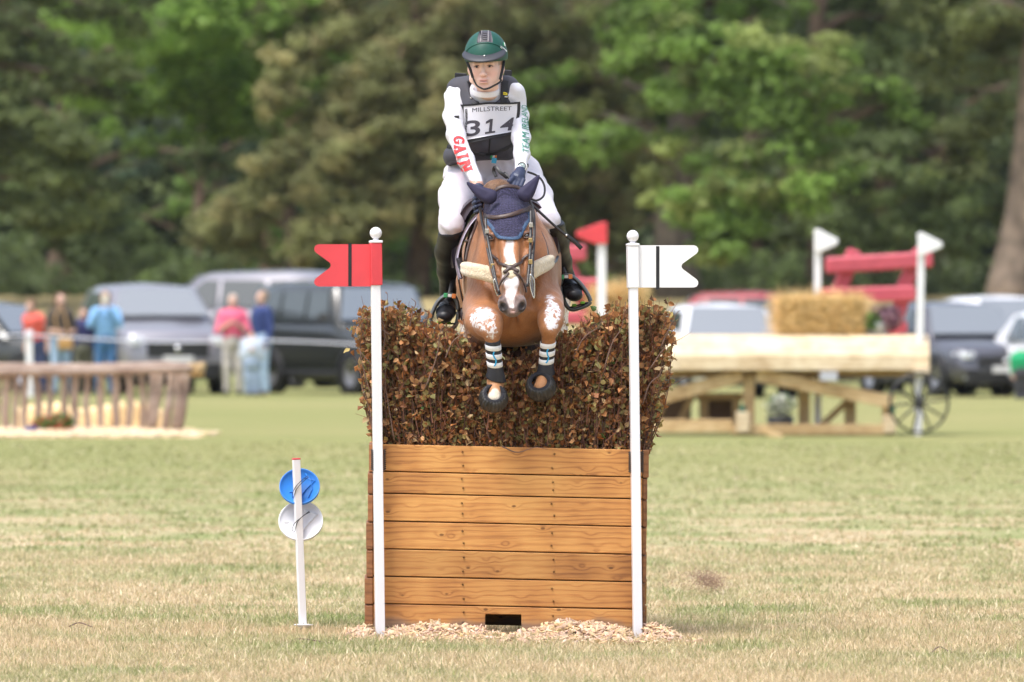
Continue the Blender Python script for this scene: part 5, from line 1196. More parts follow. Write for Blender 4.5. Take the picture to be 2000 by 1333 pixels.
def body_shapes(s, arm=True, legs=True, g=0.0):
    p = P; k = .05
    s.ell(p(962, 338, 41.02), (.165 + g, .13 + g, .12 + g), k=.01)
    s.cone(p(960, 330, 41.0), p(948, 260, 40.84), .125 + g, .125 + g, k=.06, flat=((1, 0, 0), 1.12))
    s.ell(p(947, 225, 40.80), (.160 + g, .115 + g, .16 + g), k=.05)
    s.cone(p(897, 184, 40.77), p(1000, 182, 40.77), .058 + g, .058 + g, k=.05)
    s.cone(p(950, 188, 40.74), p(948.5, 185, 40.71), .072 + g, .056 + g, k=.03)
    if arm:
        s.chain([p(890, 189, 40.77), p(886, 228, 40.68), p(891, 266, 40.60), p(910, 312, 40.47), p(929, 350, 40.34)], [.053, .046, .042, .038, .029], k=.025)
        s.cone(p(929, 350, 40.34), p(934, 362, 40.29), .029, .026, k=.01)
        s.chain([p(1005, 187, 40.80), p(1014, 228, 40.77), p(1017.5, 268, 40.66), p(1019, 300, 40.50), p(1018, 326, 40.42)], [.053, .042, .042, .036, .028], k=.025)
        s.cone(p(1018, 326, 40.42), p(1014, 340, 40.37), .027, .026, k=.01)
    if legs:
        s.chain([p(915, 342, 41.0), p(896, 385, 40.74), p(881, 438, 40.46)], [.115, .088, .062], k=.05, flat=None)
        s.chain([p(1012, 342, 41.0), p(1040, 385, 40.74), p(1068, 428, 40.46)], [.115, .086, .060], k=.05, flat=None)
        s.chain([p(882, 445, 40.45), p(874, 492, 40.58), p(873, 530, 40.68), p(875, 566, 40.76), p(875, 594, 40.78), p(870, 614, 40.62)], [.050, .042, .034, .025, .027, .026], k=.02)
        s.chain([p(1073, 433, 40.45), p(1087, 474, 40.58), p(1098, 510, 40.68), p(1106, 540, 40.76), p(1110, 556, 40.78), p(1119, 574, 40.62)], [.050, .042, .034, .025, .027, .026], k=.02)
    return s
s = body_shapes(SDF((-.42, 40.15, 1.45), (.40, 41.25, 2.66), .0055)); BV, BQ = s.nets()
bpx = 1000 + BV[:, 0] * F / BV[:, 1]; bpy_ = HOR + (H - BV[:, 2]) * F / BV[:, 1]
bcol = np.tile(np.array((.67, .67, .73)), (len(BV), 1))
br = (bpy_ > 300) & ~((bpy_ < 345) & (BV[:, 1] < 40.60) & ((bpx < 945) | (bpx > 1003))) ; bcol[br] = (.64, .61, .67)
cuff = ((BV[:, 1] < 40.60) & (bpx < 945) & (bpy_ > 354) & (bpy_ < 366)) | ((BV[:, 1] < 40.6) & (bpx > 1003) & (bpx < 1030) & (bpy_ > 330) & (bpy_ < 340)); bcol[cuff] = (.60, .36, .28)
rider = thing('person', 'rider in green helmet, black body protector, white sleeves and white breeches riding the horse', 'rider', P(962, 330, 41.0))
# soft folds in the breeches and sleeves
fold = np.sin(BV[:, 2] * 95 + BV[:, 0] * 60 + 2.5 * np.sin(BV[:, 1] * 22)) * np.sin(BV[:, 0] * 38 + 1.3)
cen = np.array([0, 40.7, 2.2]); 
amp = np.where(br & (bpy_ < 380), .0060, .0042) 
nb_ = BV - np.array(list(P(960, 330, 41.0))); nb_ /= np.linalg.norm(nb_, axis=1)[:, None]
BV = BV + nb_ * (fold * amp)[:, None]
AV = np.vstack([BV, FV]); AQ = np.vstack([BQ, FQ + len(BV)]); AC = np.vstack([bcol, fc])
sk = mat('rider_cloth_and_skin', attr=True, rough=.55, sheen=.1, spec=.35, bump=(26, .0035))
obj('body', mesh_np('body', AV, AQ, True, AC), sk, rider)
rb = bvh_of(BV, BQ)
for e in (-1, 1):
    obj('eyebrow', Acc().tube([list(h3(x * e, u, f)) for x, u, f in ((.014, .0185, .0885), (.026, .0225, .086), (.038, .0215, .079), (.046, .017, .070))], [.0016, .0022, .0020, .0010], 6).mesh('brow'), mat('brow_hair', (.22, .13, .08), .8), rider)
fbv = bvh_of(FV, FQ)
for e in (-1, 1):
    c = h3(.031 * e, -.0005, .0655); u_ = np.linspace(.02, math.pi - .02, 12); V, Q = lathe([(.0128 * math.sin(u), -.0128 * math.cos(u)) for u in u_], (0, 0, 0), 'Z', 20); V = (V * (1, 1.02, .52)) @ np.array(frot).T + np.array(list(c))
    eo = obj('eye', mesh_np('eye', V, Q), mat('eye_white', (.62, .58, .56), .25), rider)
    V, Q = lathe([(0, .0145), (.003, .0143), (.0056, .0136), (.0058, .0118)], (0, 0, 0), 'Y', 20); V[:, 2] = np.clip(V[:, 2], -.0052, .0046); V = V @ np.array(Matrix((Rx, Fw, Up))) + np.array(list(c + Rx * -.0012)); obj('iris', mesh_np('iris', V, Q), mat('iris_dark', (.035, .045, .05), .2), eo)
    for nm, hh, rr_, cl in (('upper_lid', .0062, .0017, (.16, .09, .07)), ('lower_lid', -.0058, .0011, (.62, .36, .31))):
        p3 = [c + Rx * (x * .0148) + Up * (hh * (1 - x * x) - .0012 * x * e) + Fw * (.0142 - .0075 * x * x) for x in np.linspace(-1, 1, 11)]
        obj(nm, tube([list(x) for x in p3], rr_, 6), mat(nm, cl, .6), eo)
# ---- helmet
hel = SDF(HC - Vector((.14, .17, .04)), HC + Vector((.14, .16, .22)), .003); hcn = h3(.003, .042, -.018)
hel.ell(hcn, (.1035, .128, .124), frot, k=.0)
hel.plane(h3(0, .022, 0), -Up + Fw * .0, .006); 
V, Q = hel.nets(); hbv = bvh_of(V, Q); green_h = mat('green_helmet', (.004, .070, .048), .5, noise=(30, .08)); helm = obj('helmet', mesh_np('helmet', V, Q), green_h, rider)
pk = SDF(HC - Vector((.14, .22, .06)), HC + Vector((.14, .16, .20)), .003)
prot = frot @ Matrix.Rotation(R(-20), 3, 'X')
pk.ell(h3(.003, .060, .055), (.105, .098, .017), prot, k=0); pk.plane(h3(0, .0, .02), -Fw, .004); pk.ell(h3(.003, .030, .02), (.088, .090, .020), prot, k=.006, op='sub')
V, Q = pk.nets(); peak = obj('peak', mesh_np('peak', V, Q), mat('grey_peak', (.030, .032, .042), .5), helm)
V, Q = None, None
ar = [(909, 103), (917, 94), (930, 87), (948, 84), (966, 86.5), (980, 94), (989, 104)]
V, Q, T = strap(hbv, ar, .006, .003, .002, 50); obj('cover_seam', mesh_np('seam', V, [Q, T]), green_h, helm)
V, Q, Pg, Ng = patch(hbv, [(61, 937, 958), (68, 934.5, 960), (76, 932.5, 961.5), (84, 932, 962)], 12, 14, .0005, .0012); pan = obj('vent_panel', mesh_np('panel', V, Q), mat('helmet_panel', (.055, .050, .062), .5), helm)
for xo in (940, 954): V, Q, T = strap(hbv, [(xo + (1.5 if xo < 947 else -.5), 61), (xo - .5, 72), (xo - 1, 83)], .0035, .002, .0028, 14); obj('panel_rib', mesh_np('rib', V, [Q, T]), mat('pale_rib', (.30, .28, .28), .4), pan)
for yy in (66, 70, 74, 78): V, Q, T = strap(hbv, [(943, yy), (947, yy + .6), (951, yy)], .004, .002, .0028, 8); obj('vent', mesh_np('vent', V, [Q, T]), black_rubber, pan)
pbv = bvh_of(*pk.nets()); c, n0 = cast(pbv, 946.5, 110.5, .002)
if c: obj('badge', lathe_mesh([(0, 0), (.0055, 0), (.006, -.001), (0, -.002)], c, 'Y', 16), steel2, peak)
for pts, cl in (([(977, 92), (983, 96), (989, 101)], (.78, .78, .78)), ([(984.5, 84), (986, 91)], (.75, .75, .72)), ([(983, 84), (984, 90)], (.02, .30, .12))):
    V, Q, T = strap(hbv, pts, .010 if cl[0] > .77 else .005, .002, .002, 10); obj('side_mark', mesh_np('mark', V, [Q, T]), mat('mark%d' % int(cl[1] * 100), cl, .5), helm)
def f3(pts, rad, m, name, parent, n=30, **kw):
    return obj(name, Acc().tube(spline([list(P(*q)) for q in pts], n), rad, 8, **kw).mesh(name), m, parent)
strapm = mat('strap_black', (.012, .012, .014), .6)
f3([(910, 116, 40.60), (915, 128, 40.57), (920, 140, 40.56), (923.5, 152, 40.56)], 1, strapm, 'harness_strap', helm, flat=(.013, .004), up=(0, -1, 0))
f3([(985, 114, 40.62), (983, 128, 40.60), (980, 142, 40.57), (976.5, 156, 40.56)], 1, strapm, 'harness_strap', helm, flat=(.013, .004), up=(0, -1, 0))
f3([(938, 171.5, 40.535), (945, 174.5, 40.53), (955, 172.5, 40.53), (966, 167, 40.54), (976, 161, 40.555), (979, 156, 40.57)], 1, strapm, 'chin_strap', helm, flat=(.009, .004), up=(0, -1, 0))
f3([(923, 150, 40.555), (927, 160, 40.55), (932, 168, 40.545), (939, 172, 40.535)], 1, strapm, 'chin_strap', helm, flat=(.008, .004), up=(0, -1, 0))
# ---- collar of the white shirt
cc_ = P(948.5, 175, 40.68); up_ = Vector((0, -.34, 1)).normalized(); s1 = Vector((1, 0, 0)); s2 = up_.cross(s1)
prof = [(.0640, -.022), (.0655, -.008), (.0645, .004), (.0610, .006), (.0585, .002), (.057, -.010)]
V, Q = lathe(prof, (0, 0, 0), 'Z', 40); V = V @ np.array(Matrix((s1, s2, up_))) + np.array(list(cc_)); obj('shirt_collar', mesh_np('collar', V, Q), mat('shirt_white', (.80, .80, .85), .6), rider)
# ---- body protector
s = SDF((-.40, 40.45, 2.20), (.12, 41.2, 2.66), .005)
s.ell(P(945, 218, 40.80), (.155, .150, .170), k=.01); s.ell(P(942, 268, 40.86), (.160, .200, .125), k=.05)
s.cone(P(897, 176, 40.78), P(990, 173, 40.78), .062, .062, k=.05); s.cone(P(889, 306, 40.86), P(990, 290, 40.84), .058, .058, k=.02, flat=((0, 1, 0), 1.9))
s.cone(P(872, 196, 40.72), P(874, 240, 40.64), .052, .052, k=.004, op='sub'); s.cone(P(1024, 196, 40.74), P(1034, 236, 40.66), .052, .044, k=.004, op='sub')
s.cone(P(858, 182, 40.84), P(872, 200, 40.74), .045, .052, k=.004, op='sub'); s.cone(P(1034, 182, 40.84), P(1024, 200, 40.74), .05, .052, k=.004, op='sub')
s.cone(P(949, 176, 40.7), P(948, 100, 40.62), .078, .12, k=.012, op='sub'); s.cone(P(948, 186, 40.58), P(947, 236, 40.52), .046, .016, k=.008, op='sub')
s.plane(P(936, 308, 40.7), (.06, -.15, -1), .001)
PV, PQ = s.nets(); vb = bvh_of(PV, PQ)
vestm = mat('vest_black', (.055, .055, .070), .75, bump=(220, .0006), noise=(12, .12)); vest = obj('body_protector', mesh_np('vest', PV, PQ), vestm, rider)
webm = mat('webbing', (.012, .012, .015), .6, bump=(300, .0006))
def vs(name, pts, wd, th, m, off=.002, n=30, parent=None):
    V, Q, T = strap(vb, pts, wd, th, off, n, y0=39.5); return obj(name, mesh_np(name, V, [Q, T]), m, parent or vest)
vs('shoulder_strap', [(917, 158), (921, 175), (926, 190), (929, 204)], .034, .004, webm); vs('shoulder_strap', [(986, 158), (985, 175), (984, 190), (983, 203)], .036, .004, webm)
vs('buckle', [(920, 193), (934, 193)], .010, .005, steel2, .006, 8); vs('buckle', [(976, 190), (992, 190)], .008, .005, steel2, .006, 8)
vs('waist_belt', [(874, 286), (900, 294), (925, 300), (945, 302), (965, 299), (985, 292), (1002, 283)], .020, .005, webm); vs('zip', [(957, 266), (956, 285), (955, 300)], .007, .004, webm)
pass
vs('belt_buckle', [(936, 301), (948, 301.5)], .022, .008, black_rubber, .006, 8)
vs('flag_tag', [(957, 304), (960.5, 304)], .020, .003, mat('flag_green', (.02, .30, .10), .6), .010, 6); vs('flag_tag', [(961, 304), (965, 303.5)], .020, .003, mat('flag_white', (.75, .75, .75), .6), .010, 6); vs('flag_tag', [(965.5, 303.5), (969, 303)], .018, .003, mat('flag_orange', (.80, .22, .04), .6), .010, 6)
s_ = P(965, 314, 40.70); cyan = mat('tag_cyan', (.02, .22, .35), .6); tg = obj('blue_tag', box(s_, (.024, .004, .026), Matrix.Rotation(R(8), 3, 'Y')), cyan, vest)
s_ = P(892, 229, 40.62); obj('side_toggle', box(s_, (.024, .012, .014), None, .002), black_rubber, vest)
for x0, x1, y0, y1 in ((888, 912, 143, 160), (984, 999, 137, 172)):
    obj('neck_guard', box(P((x0 + x1) / 2, (y0 + y1) / 2, 40.92), (S(x1 - x0, 40.9), .02, S(y1 - y0, 40.9)), Matrix.Rotation(R(4), 3, 'Y'), .004), webm, vest)
V, Q, T = strap(vb, [(913, 206), (913.5, 214)], .004, .004, .012, 8, y0=39.5); obj('lanyard_clip', mesh_np('clip', V, [Q, T]), steel2, vest)
pts = spline([(913.5, 214, 0), (914.5, 235, 0), (912.5, 262, 0)], 140); ac = Acc(); pp = []
for i, q in enumerate(pts):
    c, n0 = cast(vb, q[0], q[1], .016, 39.5); a = i * .75; pp.append(list(c + Vector((.0045 * math.cos(a), -.0045 * math.sin(a), 0))))
obj('coil_lanyard', tube(pp, .0018, 5), black_rubber, vest)
# yellow ribbon
vs('ribbon', [(973, 180.5), (978, 184), (984, 182), (988.5, 183.5), (988, 187), (983, 185), (977, 186.5), (974, 189)], .006, .003, mat('yellow', (.75, .62, .04), .6), .010, 30)
# ---- number bib
def text_mesh(txt, w_, size=1.0, shear=0, bold=0, cuts=10, sx=1.0):
    """flat text scaled to the unit square (u right, v up); w_ = keeps nothing, returned with its outline aspect"""
    cu = bpy.data.curves.new('t', 'FONT'); cu.body = txt; cu.size = 1; cu.shear = shear; cu.offset = bold; cu.resolution_u = 4; cu.extrude = .012
    o = bpy.data.objects.new('t', cu); C.objects.link(o); bpy.context.view_layer.update(); me = bpy.data.meshes.new_from_object(o.evaluated_get(bpy.context.evaluated_depsgraph_get()))
    bpy.data.objects.remove(o); bm = bmesh.new(); bm.from_mesh(me); bpy.data.meshes.remove(me); bmesh.ops.triangulate(bm, faces=bm.faces)
    xs = [v.co.x for v in bm.verts]; ys = [v.co.y for v in bm.verts]; x0, x1, y0, y1 = min(xs), max(xs), min(ys), max(ys)
    for v in bm.verts: v.co = Vector(((v.co.x - x0) / (x1 - x0), (v.co.y - y0) / (y1 - y0), v.co.z))
    for i in range(1, cuts):
        for nrm in ((1, 0, 0), (0, 1, 0)):
            bmesh.ops.bisect_plane(bm, geom=list(bm.verts) + list(bm.edges) + list(bm.faces), plane_co=(i / cuts, i / cuts, 0), plane_no=nrm)
    return bm
def on_grid(bm, Pg, Ng, u0, u1, v0, v1, off, rot=0):
    """lay a unit-square mesh over a patch grid (rows run down the photo, columns to the right); u,v in 0..1 of the grid, v measured up"""
    nr, nc = Pg.shape[:2]
    for v in bm.verts:
        a, b = v.co.x, v.co.y
        if rot == 1: uu = u0 + (u1 - u0) * b; vv = v1 + (v0 - v1) * a          # reads downward, tops to the right
        elif rot == 2: uu = u1 + (u0 - u1) * b; vv = v0 + (v1 - v0) * a        # reads upward, tops to the left
        else: uu = u0 + (u1 - u0) * a; vv = v0 + (v1 - v0) * b
        x = min(max(uu, 0), 1) * (nc - 1); y = (1 - min(max(vv, 0), 1)) * (nr - 1); i = min(int(y), nr - 2); j = min(int(x), nc - 2); fy = y - i; fx_ = x - j
        w4 = [(i, j, (1 - fy) * (1 - fx_)), (i, j + 1, (1 - fy) * fx_), (i + 1, j, fy * (1 - fx_)), (i + 1, j + 1, fy * fx_)]
        q = sum(Pg[a_, b_] * w for a_, b_, w in w4); n0 = sum(Ng[a_, b_] * w for a_, b_, w in w4)
        v.co = Vector(q + n0 * (off + max(0, v.co.z) * .05))
    return bm_mesh(bm, 'text')
brow = [(203.5, 903.5, 1009.5, -2.5), (222, 904, 1010, -3), (240, 904.5, 1006, -5), (256, 905.5, 1002, -7), (270, 906.5, 1000, -10)]
V, Q, Pg, Ng = patch(vb, brow, 34, 22, .012, .003, 39.5)
def smooth_grid(G, it=30):
    for _ in range(it): G[1:-1, 1:-1] = (G[:-2, 1:-1] + G[2:, 1:-1] + G[1:-1, :-2] + G[1:-1, 2:]) / 4; G[0, 1:-1] = (G[0, :-2] + G[0, 2:]) / 2 * .5 + G[0, 1:-1] * .5; G[-1, 1:-1] = (G[-1, :-2] + G[-1, 2:]) / 2 * .5 + G[-1, 1:-1] * .5; G[1:-1, 0] = (G[:-2, 0] + G[2:, 0]) / 4 + G[1:-1, 0] / 2; G[1:-1, -1] = (G[:-2, -1] + G[2:, -1]) / 4 + G[1:-1, -1] / 2
    return G
ymin = np.median(Pg[:, :, 1]); Pg[:, :, 1] = np.clip(Pg[:, :, 1], ymin - .05, ymin + .045); Pg = smooth_grid(Pg, 25); Ng = smooth_grid(Ng, 20); Ng[:, :, 1] = np.minimum(Ng[:, :, 1], -.3); Ng /= np.linalg.norm(Ng, axis=2)[..., None]
def sheet_from(G, N, th, r0, r1, c0, c1, lift):
    g = G[r0:r1, c0:c1] + N[r0:r1, c0:c1] * lift; n = N[r0:r1, c0:c1]; nr, nc = g.shape[:2]
    V = np.vstack([(g).reshape(-1, 3), (g + n * th).reshape(-1, 3)]); i = np.arange(nr * nc).reshape(nr, nc); m = nr * nc
    q = np.stack([i[:-1, :-1], i[1:, :-1], i[1:, 1:], i[:-1, 1:]], -1).reshape(-1, 4); bd = np.concatenate([i[0, :], i[1:, -1], i[-1, ::-1][1:], i[::-1, 0][1:-1]]); b2 = np.roll(bd, -1)
    return mesh_np('sheet', V, np.vstack([q[:, ::-1], q + m, np.stack([bd, b2, b2 + m, bd + m], -1)]))
bib = obj('number_bib', sheet_from(Pg, Ng, .003, 0, 22, 0, 34, 0), webm, vest)
obj('bib_face', sheet_from(Pg, Ng, .0015, 1, 20, 2, 32, .0032), mat('bib_white', (.66, .66, .72), .35), bib)
dk = mat('bib_print', (.055, .050, .065), .5)
lf = .0052
obj('lettering', on_grid(text_mesh('MILLSTREET', 0, bold=0), Pg, Ng, .20, .845, .800, .900, lf), dk, bib)
def digit_one():
    bm = bmesh.new()
    for pts in ([(.38, .12), (.66, .12), (.66, 1), (.42, 1)], [(.42, 1), (.06, .86), (.06, .70), (.42, .80)], [(.04, 0), (.98, 0), (.98, .14), (.04, .14)]): bm.faces.new([bm.verts.new((x, y, .02)) for x, y in pts])
    bmesh.ops.triangulate(bm, faces=bm.faces)
    for i in range(1, 5):
        for nrm in ((1, 0, 0), (0, 1, 0)): bmesh.ops.bisect_plane(bm, geom=list(bm.verts) + list(bm.edges) + list(bm.faces), plane_co=(i / 5, i / 5, 0), plane_no=nrm)
    return bm
for ch, a_, b_ in (('3', .10, .34), ('1', .42, .61), ('4', .69, .935)):
    obj('digit', on_grid(digit_one() if ch == '1' else text_mesh(ch, 0, bold=.016), Pg, Ng, a_, b_, .17, .60, lf), dk, bib)
# ---- sleeve lettering
redp = mat('print_red', (.72, .03, .035), .5); grp = mat('print_green', (.03, .22, .14), .5)
V, Q, Ga, Na = patch(rb, [(266, 885.5, 906.5, 1.5), (284, 886.5, 909, 0), (300, 889, 914, -2), (318, 894.5, 919, -3), (338, 903, 925.5, -4)], 12, 30, .002, .001, 39.5)
def slab(ch):
    """slab serif capital as strokes in the unit square"""
    bm = bmesh.new()
    def poly(pts): bm.faces.new([bm.verts.new((x, y, .02)) for x, y in pts])
    def rc(x0, y0, x1, y1): poly([(x0, y0), (x1, y0), (x1, y1), (x0, y1)])
    if ch == 'I': rc(.30, .14, .70, .86); rc(.1, 0, .9, .145); rc(.1, .855, .9, 1)
    if ch == 'N': rc(.10, .13, .32, .87); rc(.68, .0, .90, .87); rc(0, 0, .45, .135); rc(0, .865, .32, 1); rc(.58, .865, 1, 1); poly([(.20, .98), (.44, 1.0), (.80, .0), (.64, .0)])
    if ch == 'A': poly([(.04, .1), (.30, .1), (.58, .97), (.38, 1)]); poly([(.40, 1), (.62, 1), (.96, .1), (.64, .1)]); rc(0, 0, .42, .135); rc(.52, 0, 1, .135); rc(.28, .30, .72, .42)
    if ch == 'G':
        o = [(.5 + .48 * math.cos(a), .5 + .5 * math.sin(a)) for a in np.linspace(R(38), R(322), 16)]; i_ = [(.5 + .22 * math.cos(a), .5 + .32 * math.sin(a)) for a in np.linspace(R(38), R(322), 16)]
        for k in range(15): poly([o[k], o[k + 1], i_[k + 1], i_[k]])
        rc(.66, .08, .90, .48); rc(.46, .40, 1.0, .52); rc(.80, .62, .90, .95)
    bmesh.ops.triangulate(bm, faces=bm.faces)
    for i in range(1, 6):
        for nrm in ((1, 0, 0), (0, 1, 0)): bmesh.ops.bisect_plane(bm, geom=list(bm.verts) + list(bm.edges) + list(bm.faces), plane_co=(i / 6, i / 6, 0), plane_no=nrm)
    return bm
for ch, a_, b_ in (('G', .015, .235), ('A', .255, .50), ('I', .52, .67), ('N', .70, .985)):
    obj('letter', on_grid(slab(ch), Ga, Na, .04, .96, 1 - b_, 1 - a_, .0012, 1), redp, rider)
V, Q, Gb, Nb = patch(rb, [(206, 1018, 1027.8, 0), (230, 1018.5, 1029.5, 0), (262, 1019, 1032, 0), (298, 1020.5, 1032.5, 0)], 10, 40, .002, .001, 39.5)
obj('sleeve_lettering', on_grid(text_mesh('TEAM IRELAND', 0, shear=.35, bold=0, cuts=8), Gb, Nb, .0, 1, .0, 1, .0012, 2), grp, rider)
# ---- gloves, fingers closed on the reins
glovem = mat('navy_glove', (.022, .032, .075), .6, bump=(160, .0008))
def glove(name, palm, pr_, prot_, fingers, thumb, wrist):
    c = P(*palm); s = SDF(c - Vector((.085, .10, .085)), c + Vector((.085, .10, .095)), .0024)
    s.ell(c, pr_, prot_, k=0); s.cone(P(*wrist[0]), P(*wrist[1]), .027, .031, k=.02)
    for f in fingers:
        q = [P(*x) for x in f[0]]; s.cone(q[0], q[1], f[1], f[1] * .95, k=.006)
        for i in range(1, len(q) - 1): s.cone(q[i], q[i + 1], f[1] * .95, f[1] * .85, k=.0025)
    q = [P(*x) for x in thumb]; s.chain(q, [.0125, .0115, .009], k=.006)
    V, Q = s.nets(); return obj(name, mesh_np(name, V, Q), glovem, rider)
fg = []
for i in range(4):
    y = 385 + i * 8.6; l = (0, 1.5, 0, -3)[i]; fg.append((((945, y, 40.275), (938 - l, y - .5, 40.215), (929.5 - l, y + 2, 40.205), (926.5 - l * .6, y + 4, 40.24), (932, y + 5, 40.26)), (.0108, .0112, .0105, .0092)[i]))
glove('glove', (940, 392, 40.275), (.026, .040, .044), None, fg, ((943, 378, 40.25), (936, 376.5, 40.21), (929.5, 380.5, 40.20)), ((934, 366, 40.29), (938, 378, 40.28)))
fg = []
for i in range(4):
    x = 997 + i * 7.2; fg.append((((x + 4, 352, 40.325), (x - 1, 362 + i * .6, 40.30), (x - 3, 371 + i * .6, 40.30), (x - 2, 376, 40.33), (x, 371, 40.35)), (.0105, .0112, .0108, .0095)[i]))
gl = glove('glove', (1009, 351, 40.345), (.036, .030, .032), Matrix.Rotation(R(20), 3, 'Y'), fg, ((1002, 348, 40.32), (995, 355, 40.30), (990.5, 363, 40.30)), ((1016, 336, 40.38), (1013, 344, 40.36)))
obj('glove_tab', box(P(1008, 342, 40.30), (.020, .004, .010), Matrix.Rotation(R(18), 3, 'Y'), .001), mat('tab_grey', (.25, .28, .36), .6), gl)
# ---- wrist watch
c = P(1019.5, 326, 40.383); wt = Matrix.Rotation(R(-18), 3, 'Z') @ Matrix.Rotation(R(-12), 3, 'X')
def wl(prof, m, name, par):
    V, Q = lathe(prof, (0, 0, 0), 'Y', 32); V = V @ np.array(wt).T + np.array(list(c)); return obj(name, mesh_np(name, V, Q, False), m, par)
wb = wl([(0, .012), (.024, .012), (.026, 0), (.024, -.006), (.020, -.006), (.0195, -.004), (0, -.004)], mat('watch_white', (.70, .70, .70), .35), 'watch', rider)
wl([(.018, -.0042), (.0215, -.0052), (.0215, -.0068), (.0178, -.0062)], black_rubber, 'bezel', wb); wl([(0, -.0046), (.0165, -.0046), (.0165, -.004)], mat('watch_face', (.33, .42, .42), .15), 'watch_face', wb)
for (sx_, sz_) in ((-.3, .35), (.0, .35), (.3, .35), (-.2, -.1), (.2, -.1)): 
    q = wt @ Vector((sx_ * .018, -.0052, sz_ * .018)) + c; obj('watch_digit', box(q, (.0028, .0006, .0048), wt), dk, wb)
V, Q, T = tube_arr([c + Vector((.030 * math.cos(a), .030 + .030 * math.sin(a), .004 * math.cos(a) + .002)) for a in np.linspace(0, 6.283, 30)], 1, flat=(.018, .003), up=[(math.cos(a), math.sin(a), 0) for a in np.linspace(0, 6.283, 30)])
obj('watch_strap', mesh_np('strap', V, [Q, T]), black_rubber, wb)
# ---- tall boots
bootl = mat('boot_leather', (.010, .010, .012), .42, bump=(9, .004), spec=.4)
def boot(knee, chain, toe, toe2):
    q = [P(*k[:3]) for k in chain]; lo = np.min([list(x) for x in q + [P(*toe), P(*toe2)]], axis=0) - .09; hi = np.max([list(x) for x in q + [P(*toe), P(*toe2)]], axis=0) + .09
    s = SDF(lo, hi, .0045); s.chain(q, [k[3] for k in chain], k=.02); s.cone(q[-1], P(*toe), .034, .034, k=.03, flat=((1, 0, 0), 1.15)); s.cone(P(*toe), P(*toe2), .035, .030, k=.02, flat=((1, 0, 0), 1.32))
    s.plane(q[0] + Vector((0, 0, .01)), knee, .004); V, Q = s.nets(); t = obj('tall_boot', mesh_np('boot', V, Q), bootl, rider)
    return t
b1 = boot((-.15, -.3, 1), [(882, 455, 40.47, .062), (873, 492, 40.58, .056), (873, 530, 40.68, .045), (875, 566, 40.76, .036), (875, 594, 40.78, .040)], (871, 610, 40.64), (868.5, 619, 40.56))
b2 = boot((.15, -.3, 1), [(1077, 436, 40.47, .060), (1088, 474, 40.58, .055), (1098, 510, 40.68, .044), (1106, 540, 40.76, .037), (1110, 556, 40.78, .040)], (1117, 568, 40.64), (1122, 577, 40.56))
for t, pts in ((b1, [(862, 590), (866, 585), (872, 588), (878, 594)]), (b1, [(860, 596), (868, 592), (878, 598)]), (b2, [(1104, 558), (1112, 556), (1120, 562)]), (b2, [(1105, 564), (1113, 561), (1122, 568)])):
    bb_ = bvh_of(np.array([v.co[:] for v in t.data.vertices]), np.array([p.vertices[:] for p in t.data.polygons])); V, Q, T = strap(bb_, pts, .007, .004, .001, 14, y0=39.8)
    obj('boot_lace', mesh_np('lace', V, [Q, T]), bleather, t)
# ---- whip, held in the rider's hand
wh = thing('riding_whip', 'black riding whip held in the hand beside the watch, pointing down over the boot', 'riding whip', P(1020, 370, 40.3))
obj('shaft', tube(spline([list(P(a, b, y)) for a, b, y in ((985, 338, 40.36), (1006, 362, 40.31), (1034, 395, 40.25), (1085, 443, 40.22), (1108, 462, 40.21))], 30), np.linspace(.0075, .006, 30), 8), bleather, wh)
obj('keeper', Acc().tube(spline([list(P(a, b, y)) for a, b, y in ((1106, 460, 40.21), (1122, 472, 40.21), (1136, 486, 40.21))], 10), 1, flat=(.020, .006), up=(0, -1, 0)).mesh('keeper'), bleather, wh)
obj('collar', tube([P(1105, 459.5, 40.21), P(1107.5, 461.5, 40.21)], .0085, 10), steel2, wh)
f3([(1030, 336, 40.33), (1046, 342, 40.34), (1058, 352, 40.34), (1064, 368, 40.33), (1061, 384, 40.32), (1048, 392, 40.30), (1036, 388, 40.30)], 1, bleather, 'wrist_loop', wh, 40, flat=(.010, .003), up=(0, -1, 0))
f3([(991, 348, 40.33), (978, 338, 40.33), (968, 327, 40.35), (964.5, 333, 40.37), (969, 346, 40.36)], 1, bleather, 'rein_end', bridle, 30, flat=(.016, .004), up=(0, -1, 0))
# ================================================================ FAR JUMPS, CARS, PEOPLE
def gY(py): return F * H / (py - HOR)
pale_w = wood_mat('pale_new_timber', (.74, .62, .44), (.65, .51, .33), (.44, .30, .17), gscale=.8, rough=.6)
tan_w = wood_mat('tan_timber', (.62, .46, .26), (.50, .34, .17), (.34, .21, .09), gscale=.8, rough=.7)
grey_w = wood_mat('weathered_rail', (.42, .33, .27), (.33, .24, .19), (.22, .15, .12), gscale=1.5, axis='Z', rough=.85)
red_w = mat('red_painted_timber', (.50, .08, .11), .5, noise=(6, .12)); black_m = mat('black_iron', (.016, .016, .018), .45)
def pbox(name, x0, y0, x1, y1, Y, dep, m, par, bev=.01, rot=None):
    """board drawn by its photo corners, dep metres deep behind Y"""
    a_, b_ = P(x0, y0, Y), P(x1, y1, Y); c = (a_ + b_) / 2; c.y = Y + dep / 2
    return obj(name, box(c, (abs(b_.x - a_.x), dep, abs(b_.z - a_.z)), rot, bev, 2), m, par)
def pbeam(name, x0, y0, x1, y1, Y, wz, dep, m, par, Y2=None, bev=.01):
    a_, b_ = P(x0, y0, Y), P(x1, y1, Y2 or Y); d = b_ - a_
    up = (0, 1, 0)
    return obj(name, bm_mesh(beam(a_ + Vector((0, dep / 2, 0)), b_ + Vector((0, dep / 2, 0)), S(wz, Y), dep, bev, up)), m, par)
YT = 100.0
